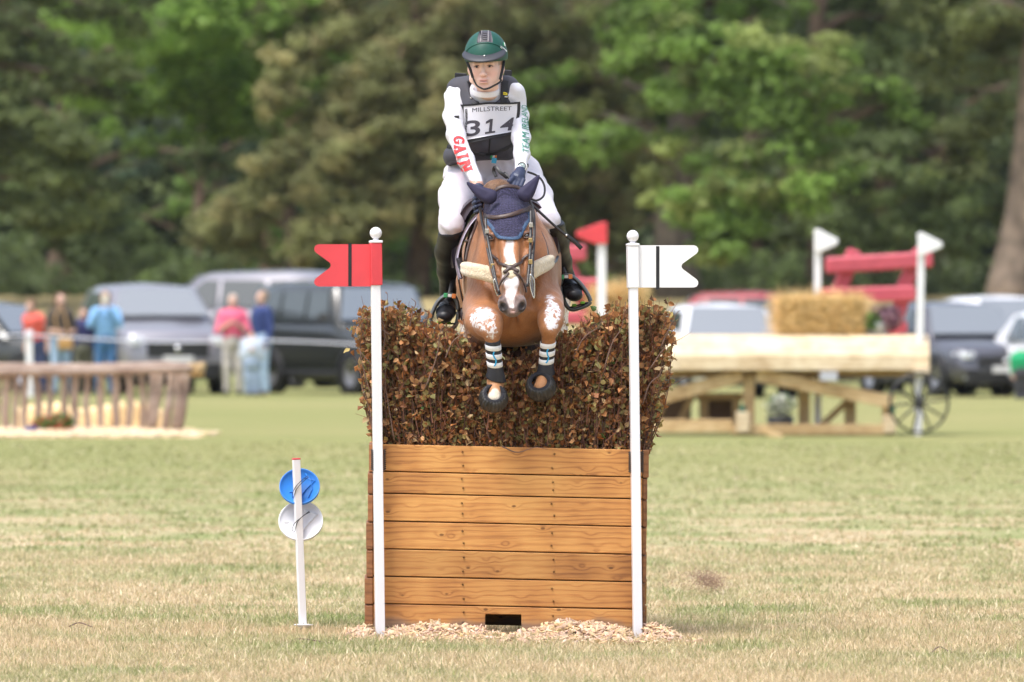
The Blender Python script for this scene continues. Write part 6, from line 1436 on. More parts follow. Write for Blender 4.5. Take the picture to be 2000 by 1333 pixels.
tj = thing('table_jump', 'long pale timber table fence on trestle legs, with a straw bale on top', 'table jump', (3.4, YT + .6, 0))
# top: stout planks with a rounded front edge
zt = lambda py, Y=YT: P(0, py, Y).z
xl, xr = 1205, 1816
a_ = P(xl, 0, YT); b_ = P(xr, 0, YT)
prof = [(0, zt(724)), (0, zt(694)), (.10, zt(672)), (.26, zt(656)), (.55, zt(654)), (.55, zt(724))]
obj('top_beam', prism([Vector((a_.x, YT + y_, z_)) for y_, z_ in prof], (0, 0, 0), (b_.x - a_.x, 0, 0), .012), pale_w, tj)
for k in range(2):
    a_ = P(xl, 655, YT); b_ = P(xr, 655, YT); yk = YT + .56 + k * .46
    obj('top_plank', box(((a_.x + b_.x) / 2, yk + .22, a_.z - .06 + .0), (b_.x - a_.x, .44, .11), None, .02, 2), pale_w, tj)
# braces
pbeam('brace', 1250, 790, 1450, 733, YT + .12, 26, .16, tan_w, tj); pbeam('brace', 1478, 733, 1745, 786, YT + .12, 26, .16, tan_w, tj)
pbeam('rail', 1262, 730, 1812, 728, YT + .30, 16, .10, tan_w, tj)
for x0, x1, y0 in ((1452, 1474, 735), (1366, 1384, 772), (1430, 1446, 770), (1560, 1582, 740), (1650, 1672, 760), (1724, 1744, 770)):
    pbox('upright', x0, y0, x1, 842, YT + (.22 if x0 in (1452, 1724) else .75), .16, tan_w, tj)
pbox('inner_beam', 1360, 768, 1452, 782, YT + .7, .12, tan_w, tj)
pbox('inner_panel', 1384, 782, 1430, 838, YT + .9, .05, mat('dark_brown_board', (.13, .075, .04), .8, noise=(4, .3)), tj)
pbox('inner_panel', 1262, 770, 1350, 838, YT + 1.0, .05, mat('dark_brown_board', (.13, .075, .04), .8), tj)
for x0, x1, x2, y1 in ((1275, 1290, 1300, 780), (1322, 1342, 1352, 775), (1600, 1640, 1660, 780)): pbeam('strut', x0, 836, x2, y1, YT + .6, 13, .10, tan_w, tj)
pbox('sill', 1262, 820, 1430, 845, YT + .05, .16, tan_w, tj); pbox('sill', 1430, 829, 1745, 850, YT + .05, .16, tan_w, tj)
pbox('foot_block', 1438, 805, 1464, 845, YT - .05, .2, pale_w, tj); pbox('foot_block', 1726, 812, 1750, 846, YT - .05, .2, pale_w, tj)
for x in (1446, 1738): pbox('green_cap', x - 2, 792, x + 10, 808, YT + .1, .1, mat('dark_green_plastic', (.01, .10, .06), .5), tj)
pbox('axle_block', 1786, 716, 1816, 732, YT - .1, .3, pale_w, tj)
sb = thing('split_log', 'short split log lying on the grass in front of the timber table', 'log', P(1508, 850, YT - 1))
pbeam('log_half', 1486, 838, 1528, 858, YT - .9, 14, .10, tan_w, sb)
def wheel(cx, cy, rx, Y, label, yawd=8, group=None):
    Rr = S(rx, Y); c = P(cx, cy, Y); t = thing('wagon_wheel', label, 'wagon wheel', c, group); rot = np.array(Matrix.Rotation(R(yawd), 3, 'Z')); cc = np.array(list(c))
    V, Q = lathe([(Rr * .93, -.025), (Rr, -.025), (Rr, .025), (Rr * .93, .025), (Rr * .93, -.025)], (0, 0, 0), 'Y', 48); obj('rim', mesh_np('rim', V @ rot.T + cc, Q, False), black_m, t)
    V, Q = lathe([(0, -.07), (Rr * .10, -.06), (Rr * .13, -.03), (Rr * .13, .05), (0, .06)], (0, 0, 0), 'Y', 20); obj('hub', mesh_np('hub', V @ rot.T + cc, Q), black_m, t)
    for i in range(10):
        a_ = i * math.pi / 5 + .1; d = np.array([math.cos(a_), 0, math.sin(a_)]); obj('spoke', tube([rot @ (d * Rr * .1) + cc, rot @ (d * Rr * .95) + cc], [.017, .012], 6), black_m, t)
wheel(1795, 787, 60, YT - .2, 'large black wagon wheel at the right end of the timber table')
# straw bale on the table
def bale(x0, y0, x1, y1, Y, dep, label, seed):
    a_, b_ = P(x0, y0, Y), P(x1, y1, Y); c = Vector(((a_.x + b_.x) / 2, Y + dep / 2, (a_.z + b_.z) / 2)); t = thing('straw_bale', label, 'straw bale', (c.x, c.y, b_.z)); r = np.random.default_rng(seed)
    sx_, sz_ = (b_.x - a_.x), (a_.z - b_.z); m = bmesh.new(); bmesh.ops.create_cube(m, size=1); bmesh.ops.subdivide_edges(m, edges=m.edges, cuts=12, use_grid_fill=True)
    for v in m.verts:
        q = Vector((v.co.x * sx_, v.co.y * dep, v.co.z * sz_)); v.co = c + q * (.96) + Vector(r.normal(0, .008, 3))
    obj('bale_core', bm_mesh(m), mat('straw_core', (.50, .34, .13), .9, noise=(40, .35), bump=(50, .02)), t)
    ac = Acc(); n = 2600; f = r.integers(0, 3, n)
    u = r.uniform(-.5, .5, (n, 3)); u[f == 0, 1] = -.5; u[f == 1, 2] = .5; u[f == 2, 0] = np.sign(u[f == 2, 0]) * .5
    p = u * (sx_, dep, sz_) + np.array(list(c)); d = r.normal(0, 1, (n, 3)) * (1, .5, .55); d /= np.linalg.norm(d, axis=1)[:, None]; up = np.where((f == 1)[:, None], (0, 0, 1), np.where((f == 0)[:, None], (0, -1, 0), np.sign(u[:, :1]) * (1, 0, 0))); d = d + up * .35
    L = r.uniform(.05, .16, n)[:, None]; w_ = np.cross(d, r.normal(size=(n, 3))); w_ /= np.linalg.norm(w_, axis=1)[:, None]; w_ *= .004
    V = np.stack([p - w_, p + w_, p + d * L + w_ * .5, p + d * L - w_ * .5], 1).reshape(-1, 3); col = np.array((.80, .58, .27)) * r.uniform(.55, 1.25, (n, 1))
    ac.add(V, np.arange(n)[:, None] * 4 + np.arange(4)[None], None, np.repeat(col, 4, 0)); o = obj('loose_straw', ac.mesh('straw', False), mat('straw_stalk', attr=True, rough=.6, transl=.2), t); o['kind'] = 'stuff'
    for f_ in (-.22, .22): obj('twine', box(c + Vector((f_ * sx_, 0, 0)), (.012, dep * 1.005, sz_ * 1.005), None, 0), mat('twine', (.45, .30, .12), .8), t)
bale(1524, 584, 1688, 654, YT + .35, .5, 'straw bale resting on top of the long timber table', 3)
bale(1165, 566, 1250, 625, YT + 3.4, .5, 'straw bale behind the brush fence beside the red flag', 4)
# heather pot on the table
hpot = thing('flower_pot', 'grey pot of purple heather standing beside the straw bale on the table', 'flower pot', P(1714, 655, YT + .5))
V, Q = lathe([(0, 0), (.085, 0), (.115, .13), (.12, .15), (.10, .15), (0, .13)], P(1712, 655, YT + .45), 'Z', 20); obj('pot', mesh_np('pot', V, Q), mat('grey_pot', (.42, .44, .46), .5), hpot)
def bush(c, rad, n, size, cols, seed, name, par, mname='flower_leaf'):
    r = np.random.default_rng(seed); o = r.normal(size=(n, 3)); o /= np.linalg.norm(o, axis=1)[:, None]; o *= r.random((n, 1)) ** .4; p = np.array(list(c)) + o * np.array(rad)
    V, Q = cards(p, size * r.uniform(.6, 1.3, n), o + r.normal(0, .4, (n, 3)), .7); cc = np.array(cols)[r.integers(0, len(cols), n)] * r.uniform(.6, 1.3, (n, 1))
    return obj(name, mesh_np(name, V, Q, False, np.repeat(cc, 4, 0)), mat(mname, attr=True, rough=.6, transl=.3), par)
bush(P(1728, 622, YT + .5), (.24, .16, .18), 900, .05, [(.30, .14, .22), (.34, .20, .22), (.22, .12, .14)], 1, 'heather', hpot); bush(P(1703, 628, YT + .4), (.10, .12, .13), 300, .05, [(.12, .24, .04), (.08, .18, .04)], 2, 'foliage', hpot)
wp = thing('flower_pot', 'black pot of white flowers on the grass behind the timber table legs', 'flower pot', P(1524, 850, YT + 2.2))
V, Q = lathe([(0, 0), (.13, 0), (.17, .20), (.15, .20), (0, .18)], P(1524, 846, YT + 2.2), 'Z', 20); obj('pot', mesh_np('pot', V, Q), black_rubber, wp)
bush(P(1524, 792, YT + 2.2), (.20, .15, .15), 500, .05, [(.75, .75, .70), (.12, .22, .05), (.65, .66, .6)], 9, 'white_flowers', wp)
# red bench backs standing behind the tables
def bench(label, rails, posts, Y):
    t = thing('red_bench_back', label, 'bench', P(posts[0][2], posts[0][3], Y))
    for x0, y0, x1, y1, h_ in rails: obj('back_rail', bm_mesh(beam(P(x0, y0, Y - .1), P(x1, y1, Y - .1), S(h_, Y), .10, .03, (0, 1, 0))), red_w, t)
    for x0, y0, x1, y1, h_ in posts: obj('leg', bm_mesh(beam(P(x0, y0, Y + .05), P(x1, y1, Y + .05), S(h_, Y), .16, .03, (0, 1, 0))), red_w, t)
Yb = YT + 1.4
bench('big red bench back with two slanting legs above the straw bale', [(1612, 519, 1822, 507, 32), (1604, 578, 1790, 573, 30)], [(1670, 488, 1630, 590, 30), (1800, 488, 1752, 590, 30), (1770, 560, 1742, 655, 28)], Yb)
bench('red bench end showing between the rider boot and the red flag', [(1030, 497, 1146, 494, 32), (1050, 562, 1180, 560, 34), (1060, 622, 1190, 620, 26)], [(1090, 480, 1168, 650, 30)], Yb + 2.5)
pbox('seat_board', 1735, 628, 1772, 652, Yb, .4, red_w, [o for o in C.objects if o.name.startswith('red_bench_back')][0])
# pennant posts behind
def pennant(x0, yt, yb, xb, Y, tri, m_, label, wd=14):
    a_, b_ = P(xb, yb, Y), P(x0, yt, Y); t = thing('pennant_post', label, 'marker post', a_)
    obj('post', bm_mesh(beam(a_, b_, S(wd, Y), S(wd, Y), .006, (0, 1, 0))), white_p, t)
    obj('pennant', prism([P(x, y, Y - .09) for x, y in tri], (0, -.012, 0), (0, .012, 0), .01), m_, t)
pennant(1597, 452, 850, 1597, YT + .9, [(1590, 449), (1598, 447), (1638, 468), (1636, 478), (1604, 492), (1590, 494)], wplas, 'white post with a triangular white pennant at the left end of the red bench')
pennant(1800, 458, 862, 1793, YT + .15, [(1792, 455), (1801, 454), (1841, 474), (1840, 484), (1806, 498), (1792, 502)], wplas, 'white post with a triangular white pennant above the wagon wheel')
pennant(1175, 440, 850, 1175, YT + 1.5, [(1186, 434), (1176, 434), (1126, 452), (1125, 462), (1160, 476), (1186, 477)], red_p, 'white post with a triangular red pennant right of the rider boot', 17)
box_m = mat('grey_box', (.45, .46, .50), .5)
nb2 = thing('number_board', 'small pale box fixed under the front edge of the table top', 'number board', P(1618, 738, YT - .05)); pbox('board', 1602, 727, 1636, 745, YT - .06, .06, box_m, nb2)

# ---- left: rustic rail fence with palisade and flowers
YL = 101.0
rf = thing('rustic_fence', 'rustic slatted rail fence of weathered stakes on the left', 'rail fence', (P(150, 850, YL).x, YL, 0))
r = np.random.default_rng(12)
def rlog(name, pts, rad, m_, par, Yo=0, k=9, seed=0):
    q = np.array([list(P(x, y, Y)) for x, y, Y in pts]); s_ = spline(q, 10); s_ += np.random.default_rng(seed).normal(0, .006, s_.shape); return obj(name, tube(s_, rad, k), m_, par)
rlog('top_rail', [(-60, 729, YL - .1), (150, 726, YL - .1), (390, 722, YL - .1)], S(9, YL), grey_w, rf, seed=1); rlog('top_rail', [(-60, 716, YL + .4), (160, 717, YL + .4), (372, 714, YL + .4)], S(7, YL), grey_w, rf, seed=2)
rlog('rail_end', [(372, 722, YL - .1), (398, 722, YL - .1)], S(14, YL), tan_w, rf, seed=3)
i = 0
for x in (-28, -8, 14, 31, 49, 71, 96, 125, 148, 172, 198, 226, 251, 276):
    w_ = r.uniform(6, 8.4); rlog('stake', [(x, 728 + r.uniform(-3, 3), YL), (x + r.uniform(-4, 4), 790, YL), (x + r.uniform(-5, 5), 852, YL)], np.linspace(S(w_ * 1.05, YL), S(w_ * .9, YL), 10), grey_w, rf, seed=20 + i); i += 1
for x0, x1 in ((300, 292), (312, 300), (336, 322), (350, 340), (366, 350)):
    w_ = r.uniform(6, 8.5); rlog('stake', [(x0, 730, YL + .1), ((x0 + x1) / 2, 790, YL), (x1, 838, YL)], S(w_, YL), grey_w, rf, seed=40 + i); i += 1
lab = 0
for i, x in enumerate((42, 61, 86, 111, 134, 157, 183, 209, 235, 262, 287, 310)):
    hgt = (795, 790, 786, 786, 792, 797, 794, 789, 784, 783, 785, 797)[i]; Yp = YL + 1.2; a_ = P(x, hgt, Yp); rr_ = S(12.5, Yp)
    V, Q = lathe([(0, 0), (rr_ * .6, -.012), (rr_ * .95, -.05), (rr_, -.10), (rr_, -(a_.z + .05))], a_, 'Z', 18)
    t = thing('cut_log', '%s from the left in the row of upright pale logs' % ('first second third fourth fifth sixth seventh eighth ninth tenth eleventh twelfth'.split()[i]), 'log', (a_.x, Yp, 0), 'row of upright pale logs behind the rustic fence')
    obj('log_top', mesh_np('log', V, Q), mat('peeled_log', (.92, .70, .38), .6, noise=(5, .3)), t)
fp = thing('flower_trough', 'planted red and blue flowers at the foot of the rustic fence', 'flowers', P(100, 855, YL - .8))
bush(P(82, 830, YL - .8), (.12, .1, .11), 320, .06, [(.60, .05, .03), (.10, .22, .04)], 5, 'red_flowers', fp); bush(P(118, 824, YL - .8), (.17, .12, .10), 420, .06, [(.05, .20, .03), (.08, .26, .05), (.5, .08, .04)], 6, 'foliage', fp)
bush(P(122, 846, YL - .9), (.16, .1, .09), 480, .05, [(.62, .05, .03), (.50, .10, .04), (.08, .2, .04)], 7, 'red_flowers', fp); bush(P(62, 846, YL - .9), (.11, .08, .09), 320, .05, [(.12, .12, .35), (.22, .22, .45)], 8, 'blue_flowers', fp)
V, Q = lathe([(0, 0), (.13, 0), (.16, .10), (0, .10)], P(100, 858, YL - .75), 'Z', 16); obj('trough', mesh_np('tr', V, Q), mat('dark_pot', (.03, .025, .025), .6), fp)
r = np.random.default_rng(10); n = 9000; x = r.uniform(-7.2, -3.3, n); y = r.uniform(YL - 2.6, YL + 2.2, n)
edge = -3.55 - .5 * np.abs((y - YL + .6) / 2.4) ** 1.5; k = x < edge + r.normal(0, .06, n); x, y = x[k], y[k]
V, Q, c = chips(0, x, y, lambda a, b: .02 + .05 * np.clip((edge[0] * 0 - 3.7 - a) / .8, 0, 1) * np.clip(1 - np.abs(b - YL) / 2.4, 0, 1) + r.uniform(0, .02, len(a)), .075, (.95, .78, .56), r)
gx, gy = np.meshgrid(np.linspace(-7.3, -3.55, 30), np.linspace(YL - 2.4, YL + 2, 16), indexing='ij'); g = np.arange(gx.size).reshape(gx.shape); gzv = .012 + .05 * np.clip((-3.7 - gx) / .8, 0, 1) * np.clip(1 - np.abs(gy - YL) / 2.3, 0, 1); gzv[-1] = -.01; gzv[:, 0] = -.01; gzv[:, -1] = -.01
ac = Acc().add(V, Q, None, c); ac.add(np.stack([gx, gy, gzv], -1).reshape(-1, 3), np.stack([g[:-1, :-1], g[1:, :-1], g[1:, 1:], g[:-1, 1:]], -1).reshape(-1, 4), None, (.72, .55, .36))
tag(obj('wood_shavings', ac.mesh('chips', False), chip_m), 'pale wood shavings spread under the rustic fence', 'wood chips', kind='stuff')

# ---- cars
glass_m = mat('car_glass', (.05, .06, .06), .10, spec=.8, coat=.5); ws_m = mat('windscreen_glass', (.40, .42, .43), .12, .7); tyre_m = mat('tyre', (.014, .014, .015), .8); rim_m = mat('alloy_rim', (.35, .35, .37), .35, .7); trim_m = mat('black_trim', (.015, .015, .017), .5)
lamp_m = mat('headlamp', (.62, .65, .68), .12, coat=1); plate_m = mat('plate_white', (.74, .74, .72), .5); chrome_m = mat('chrome', (.6, .6, .62), .2, 1); tl_m = mat('tail_lamp', (.35, .01, .01), .2, coat=1); mir_m = mat('mirror_glass', (.3, .33, .36), .3, .5)
def car(label, x, Y, yawd, L, W, Ht, paint, style='suv', zoff=None, cat='car', front='lamps', plate=True, plate_blue=False):
    """local axes: +x is the nose; yaw turns it. Body lofted from stations."""
    z0 = float(gz(x, Y)) if zoff is None else zoff
    t = thing('parked_car', label, cat, (x, Y, z0)); t.rotation_euler = (0, 0, R(yawd))
    M = Matrix.Translation((x, Y, z0)) @ Matrix.Rotation(R(yawd), 4, 'Z')
    def ob(name, me, m_, par=t): me.transform(M); return obj(name, me, m_, par)
    h = L / 2; hood = {'suv': .66, 'saloon': .60, 'van': .66, 'box': .62}[style] * Ht; belt = hood + .02 * Ht
    cowl, roof0, roof1, tail = {'suv': (.20, .04, -.40, -.47), 'saloon': (.22, .05, -.26, -.42), 'van': (.30, .16, -.46, -.49), 'box': (.18, .10, -.46, -.485)}[style]
    # lower body stations: x, z of hood line, half width, z bottom
    st = [(-.5, belt * .90, .80, .34), (-.485, belt, .93, .25), (-.40, belt * 1.02, .985, .22), (-.1, belt, 1.0, .20), (cowl, belt * .985, 1.0, .20), (cowl + .12, hood * .96, .985, .22), (.44, hood * .90, .96, .24), (.485, hood * .80, .88, .26), (.5, hood * .62, .80, .30)]
    st = spline(st, 30); k = 17; a_ = np.linspace(0, 1, k); V = []
    for sx_, zh, wf, zb in st:
        zb *= Ht / 1.65; wv = W / 2 * wf
        # half section from bottom centre, out, up, over to top centre
        ys = [0, .80, .95, .99, 1.0, .985, .955, .86, 0]; zs = [zb, zb, zb + .05, zb + .18, (zb + zh) * .52, zh - .17, zh - .05, zh, zh + .025]
        half = [(wv * y_, z_) for y_, z_ in zip(ys, zs)]; ring = half + [(-y_, z_) for y_, z_ in half[::-1][1:-1]]
        V.append([(sx_ * L, y_, z_) for y_, z_ in ring])
    V = np.array(V); nr, nc = V.shape[:2]; g = np.arange(nr * nc).reshape(nr, nc); g2 = np.roll(g, -1, axis=1)
    Q = np.stack([g[:-1], g2[:-1], g2[1:], g[1:]], -1).reshape(-1, 4); V2 = np.vstack([V.reshape(-1, 3), V[0].mean(0)[None], V[-1].mean(0)[None]]); n = nr * nc
    T = np.vstack([np.stack([np.full(nc, n), g2[0], g[0]], -1), np.stack([np.full(nc, n + 1), g[-1], g2[-1]], -1)])
    ob('body', mesh_np('body', V2, [Q, T]), paint)
    # cabin
    ws = .81 if style != 'box' else .90; c = [(tail * L, belt - .03, .93), (roof1 * L, Ht * .975, ws), (roof1 * L * .6, Ht, ws), (roof0 * L, Ht * .985, ws), ((roof0 + .04) * L, Ht * .955, ws), (cowl * L, belt - .03, .95)]
    V = []
    for fx_, z_, wf in c:
        wv = W / 2 * wf; V.append([(fx_, -wv * (1 if z_ < belt + .01 else .93), z_ - (.03 if z_ > belt + .01 else 0)), (fx_, -wv * .78, z_), (fx_, 0, z_ + .045 * (z_ > belt)), (fx_, wv * .78, z_), (fx_, wv * (1 if z_ < belt + .01 else .93), z_ - (.03 if z_ > belt + .01 else 0))])
    V = np.array(V); nr, nc = V.shape[:2]; g = np.arange(nr * nc).reshape(nr, nc); Q = np.stack([g[:-1, :-1], g[1:, :-1], g[1:, 1:], g[:-1, 1:]], -1).reshape(-1, 4)
    base = []; V2 = V.reshape(-1, 3)
    for s_ in (0, nc - 1):
        idx = list(g[:, s_]); wb_ = W / 2 * .95 * (-1 if s_ == 0 else 1)
        bl_ = [(V[i, s_, 0], wb_, belt - .04) for i in range(nr)]; b0 = len(V2); V2 = np.vstack([V2, bl_])
        for i in range(nr - 1): q = [idx[i], idx[i + 1], b0 + i + 1, b0 + i]; Q = np.vstack([Q, [q if s_ else q[::-1]]])
    ob('cabin', mesh_np('cabin', V2, Q, False), paint)
    def quad(name, pts, m_, off, par=t):
        p = [Vector(q) for q in pts]; nn = (p[1] - p[0]).cross(p[3] - p[0]).normalized(); cen = sum(p, Vector()) / 4
        if nn.dot(cen - Vector((0, 0, Ht * .6))) < 0: nn = -nn
        bm = bmesh.new(); f = bm.faces.new([bm.verts.new(q + nn * off) for q in p]); r_ = bmesh.ops.extrude_face_region(bm, geom=[f]); bmesh.ops.translate(bm, verts=[v for v in r_['geom'] if isinstance(v, bmesh.types.BMVert)], vec=nn * .012); return ob(name, bm_mesh(bm), m_, par)
    f0 = Vector((cowl * L, 0, belt - .0)); f1 = Vector(((roof0 + .035) * L, 0, Ht * .945)); wA, wB = W / 2 * .86, W / 2 * ws * .80
    quad('windscreen', [(f0.x - .02, -wA, f0.z + .03), (f0.x - .02, wA, f0.z + .03), (f1.x, wB, f1.z), (f1.x, -wB, f1.z)], ws_m, .055)
    b0 = Vector((tail * L, 0, belt)); b1 = Vector((roof1 * L, 0, Ht * .95)); quad('rear_window', [(b0.x + .01, -wA * .92, b0.z + .06), (b0.x + .01, wA * .92, b0.z + .06), (b1.x, wB * .95, b1.z), (b1.x, -wB * .95, b1.z)], glass_m, .03)
    xs_ = np.linspace(roof1 * L * .96, (cowl - .03) * L, 4)
    for s_ in (-1, 1):
        for i in range(3):
            xa, xb = xs_[i] + .04, xs_[i + 1] - .04; tx = lambda xx: min(xx, (roof0 + .02) * L); zt_ = Ht * .925
            ya, yb = s_ * (W / 2 * .955), s_ * W / 2 * ws * .945
            quad('side_window', [(xa, ya, belt + .03), (xb if i < 2 else xb - .05, ya, belt + .03), (tx(xb) - (.0 if i < 2 else .06), yb, zt_), (max(xa + (.08 if i == 0 else 0), roof1 * L * .97), yb, zt_)], glass_m, .010)
    # wheels
    Rw = .36 if style != 'saloon' else .33
    for fx_ in (.315, -.30):
        for s_ in (-1, 1):
            cc = (fx_ * L, s_ * (W / 2 - .10), Rw); V, Q = lathe([(Rw * .62, -.11), (Rw * .92, -.115), (Rw, -.08), (Rw, .08), (Rw * .92, .115), (Rw * .62, .11)], cc, 'Y', 28); wh_ = ob('wheel', mesh_np('wheel', V, Q), tyre_m)
            V, Q = lathe([(0, .05), (Rw * .2, .06), (Rw * .62, .09), (Rw * .66, .10), (Rw * .66, -.10), (Rw * .62, -.09), (Rw * .2, -.06), (0, -.05)], cc, 'Y', 20); ob('rim', mesh_np('rim', V, Q, False), rim_m, wh_)
            V, Q = lathe([(Rw * 1.02, -.02), (Rw * 1.17, -.02), (Rw * 1.17, .02), (Rw * 1.02, .02)], (cc[0], s_ * (W / 2 + .002), Rw), 'Y', 28); keep = V[:, 2] > -.2; ob('wheel_arch', mesh_np('arch', V[:], Q, False), trim_m)
    # nose: grille, bumper, lamps, plate
    nx = h; ob('grille', box((nx - .035, 0, hood * .62), (.10, W * .56, hood * .22), None, .02), trim_m); ob('bumper_intake', box((nx - .05, 0, hood * .33), (.12, W * .78, hood * .22), None, .02), trim_m)
    for s_ in (-1, 1):
        ob('headlight', box((nx - .17, s_ * W * .365, hood * .735), (.34, W * .16, hood * .13), Matrix.Rotation(R(-24 * s_), 3, 'Z'), .03, 2), lamp_m); ob('fog_lamp', box((nx - .08, s_ * W * .36, hood * .36), (.12, W * .10, hood * .10), None, .02), lamp_m)
        ob('tail_light', box((-h + .06, s_ * W * .42, hood * .82), (.12, W * .10, hood * .20), None, .02), tl_m)
        m1 = ob('mirror', box(((cowl - .035) * L, s_ * (W / 2 + .09), belt + .10), (.12, .20, .15), None, .04, 2), paint); ob('mirror_face', box(((cowl - .035) * L - .062, s_ * (W / 2 + .09), belt + .10), (.006, .16, .11), None, .002), mir_m, m1)
        ob('sill', box((0, s_ * (W / 2 - .02), .30 * Ht / 1.65), (L * .45, .06, .12), None, .02), trim_m)
    if plate: pp_ = ob('number_plate', box((nx + .025, 0, hood * .49), (.014, .52, .115), None, .004), plate_m)
    if plate_blue: ob('plate_band', box((nx + .034, .235, hood * .49), (.006, .05, .112), None, 0), mat('plate_blue', (.02, .08, .45), .5), pp_)
    ob('roof_rail', box((roof1 * L * .5, 0, Ht + .03), (L * .02, W * .1, .02), None, .004), trim_m)
    ob('badge', lathe_mesh([(0, .02), (.055, .016), (.06, 0)], (nx + .02, 0, hood * .63), 'X', 16), chrome_m)
    return t
silver = mat('silver_paint', (.27, .265, .30), .28, .35, coat=.6); silver2 = mat('pale_silver_paint', (.50, .52, .54), .28, .25, coat=.6); black_p = mat('black_paint', (.022, .024, .020), .22, coat=.8); white_c = mat('white_car_paint', (.74, .74, .76), .25, coat=.6)
grey_p = mat('dark_grey_paint', (.10, .10, .12), .25, .4, coat=.7); red_c = mat('dark_red_paint', (.28, .015, .022), .25, coat=.8)
def cx(px, Y): return (px - 1000) * Y / F
car('silver sport utility car parked behind the rustic fence, nose toward the field', cx(295, 146.5), 146.5, -76, 4.55, 1.92, 1.86, silver, 'suv')
car('long silver people carrier with dark side windows behind the silver car', cx(455, 157), 157, 160, 5.0, 1.95, 2.12, silver, 'suv')
car('black boxy off-road car left of the brush fence', cx(700, 146), 146, -58, 4.35, 1.95, 1.90, black_p, 'box')
car('black hatchback at the far left edge', cx(-20, 150), 150, -30, 4.2, 1.8, 1.55, black_p, 'saloon')
car('red hatchback standing behind the black hatchback at the left', cx(-10, 155), 155, -20, 4.0, 1.75, 1.50, mat('bright_red_paint', (.50, .03, .03), .3, coat=.6), 'saloon')
car('white car behind the left half of the timber table', cx(1410, 141), 141, -80, 4.3, 1.82, 1.52, white_c, 'saloon')
car('dark red car with only its roof showing behind the white car', cx(1400, 160), 160, 178, 4.6, 1.8, 1.74, red_c, 'saloon')
car('dark grey hatchback facing the camera right of the wagon wheel', cx(1858, 143), 143, -68, 4.3, 1.84, 1.55, grey_p, 'saloon', plate_blue=True)
car('white people carrier behind the dark grey hatchback', cx(1965, 153), 153, -76, 4.4, 1.85, 1.66, white_c, 'suv')
car('white car cut by the right edge of the picture', cx(2105, 140.5), 140.5, -72, 4.3, 1.8, 1.42, white_c, 'saloon')
car('dark saloon car between the white car and the grey hatchback', cx(1640, 150), 150, -85, 4.4, 1.8, 1.48, grey_p, 'saloon')

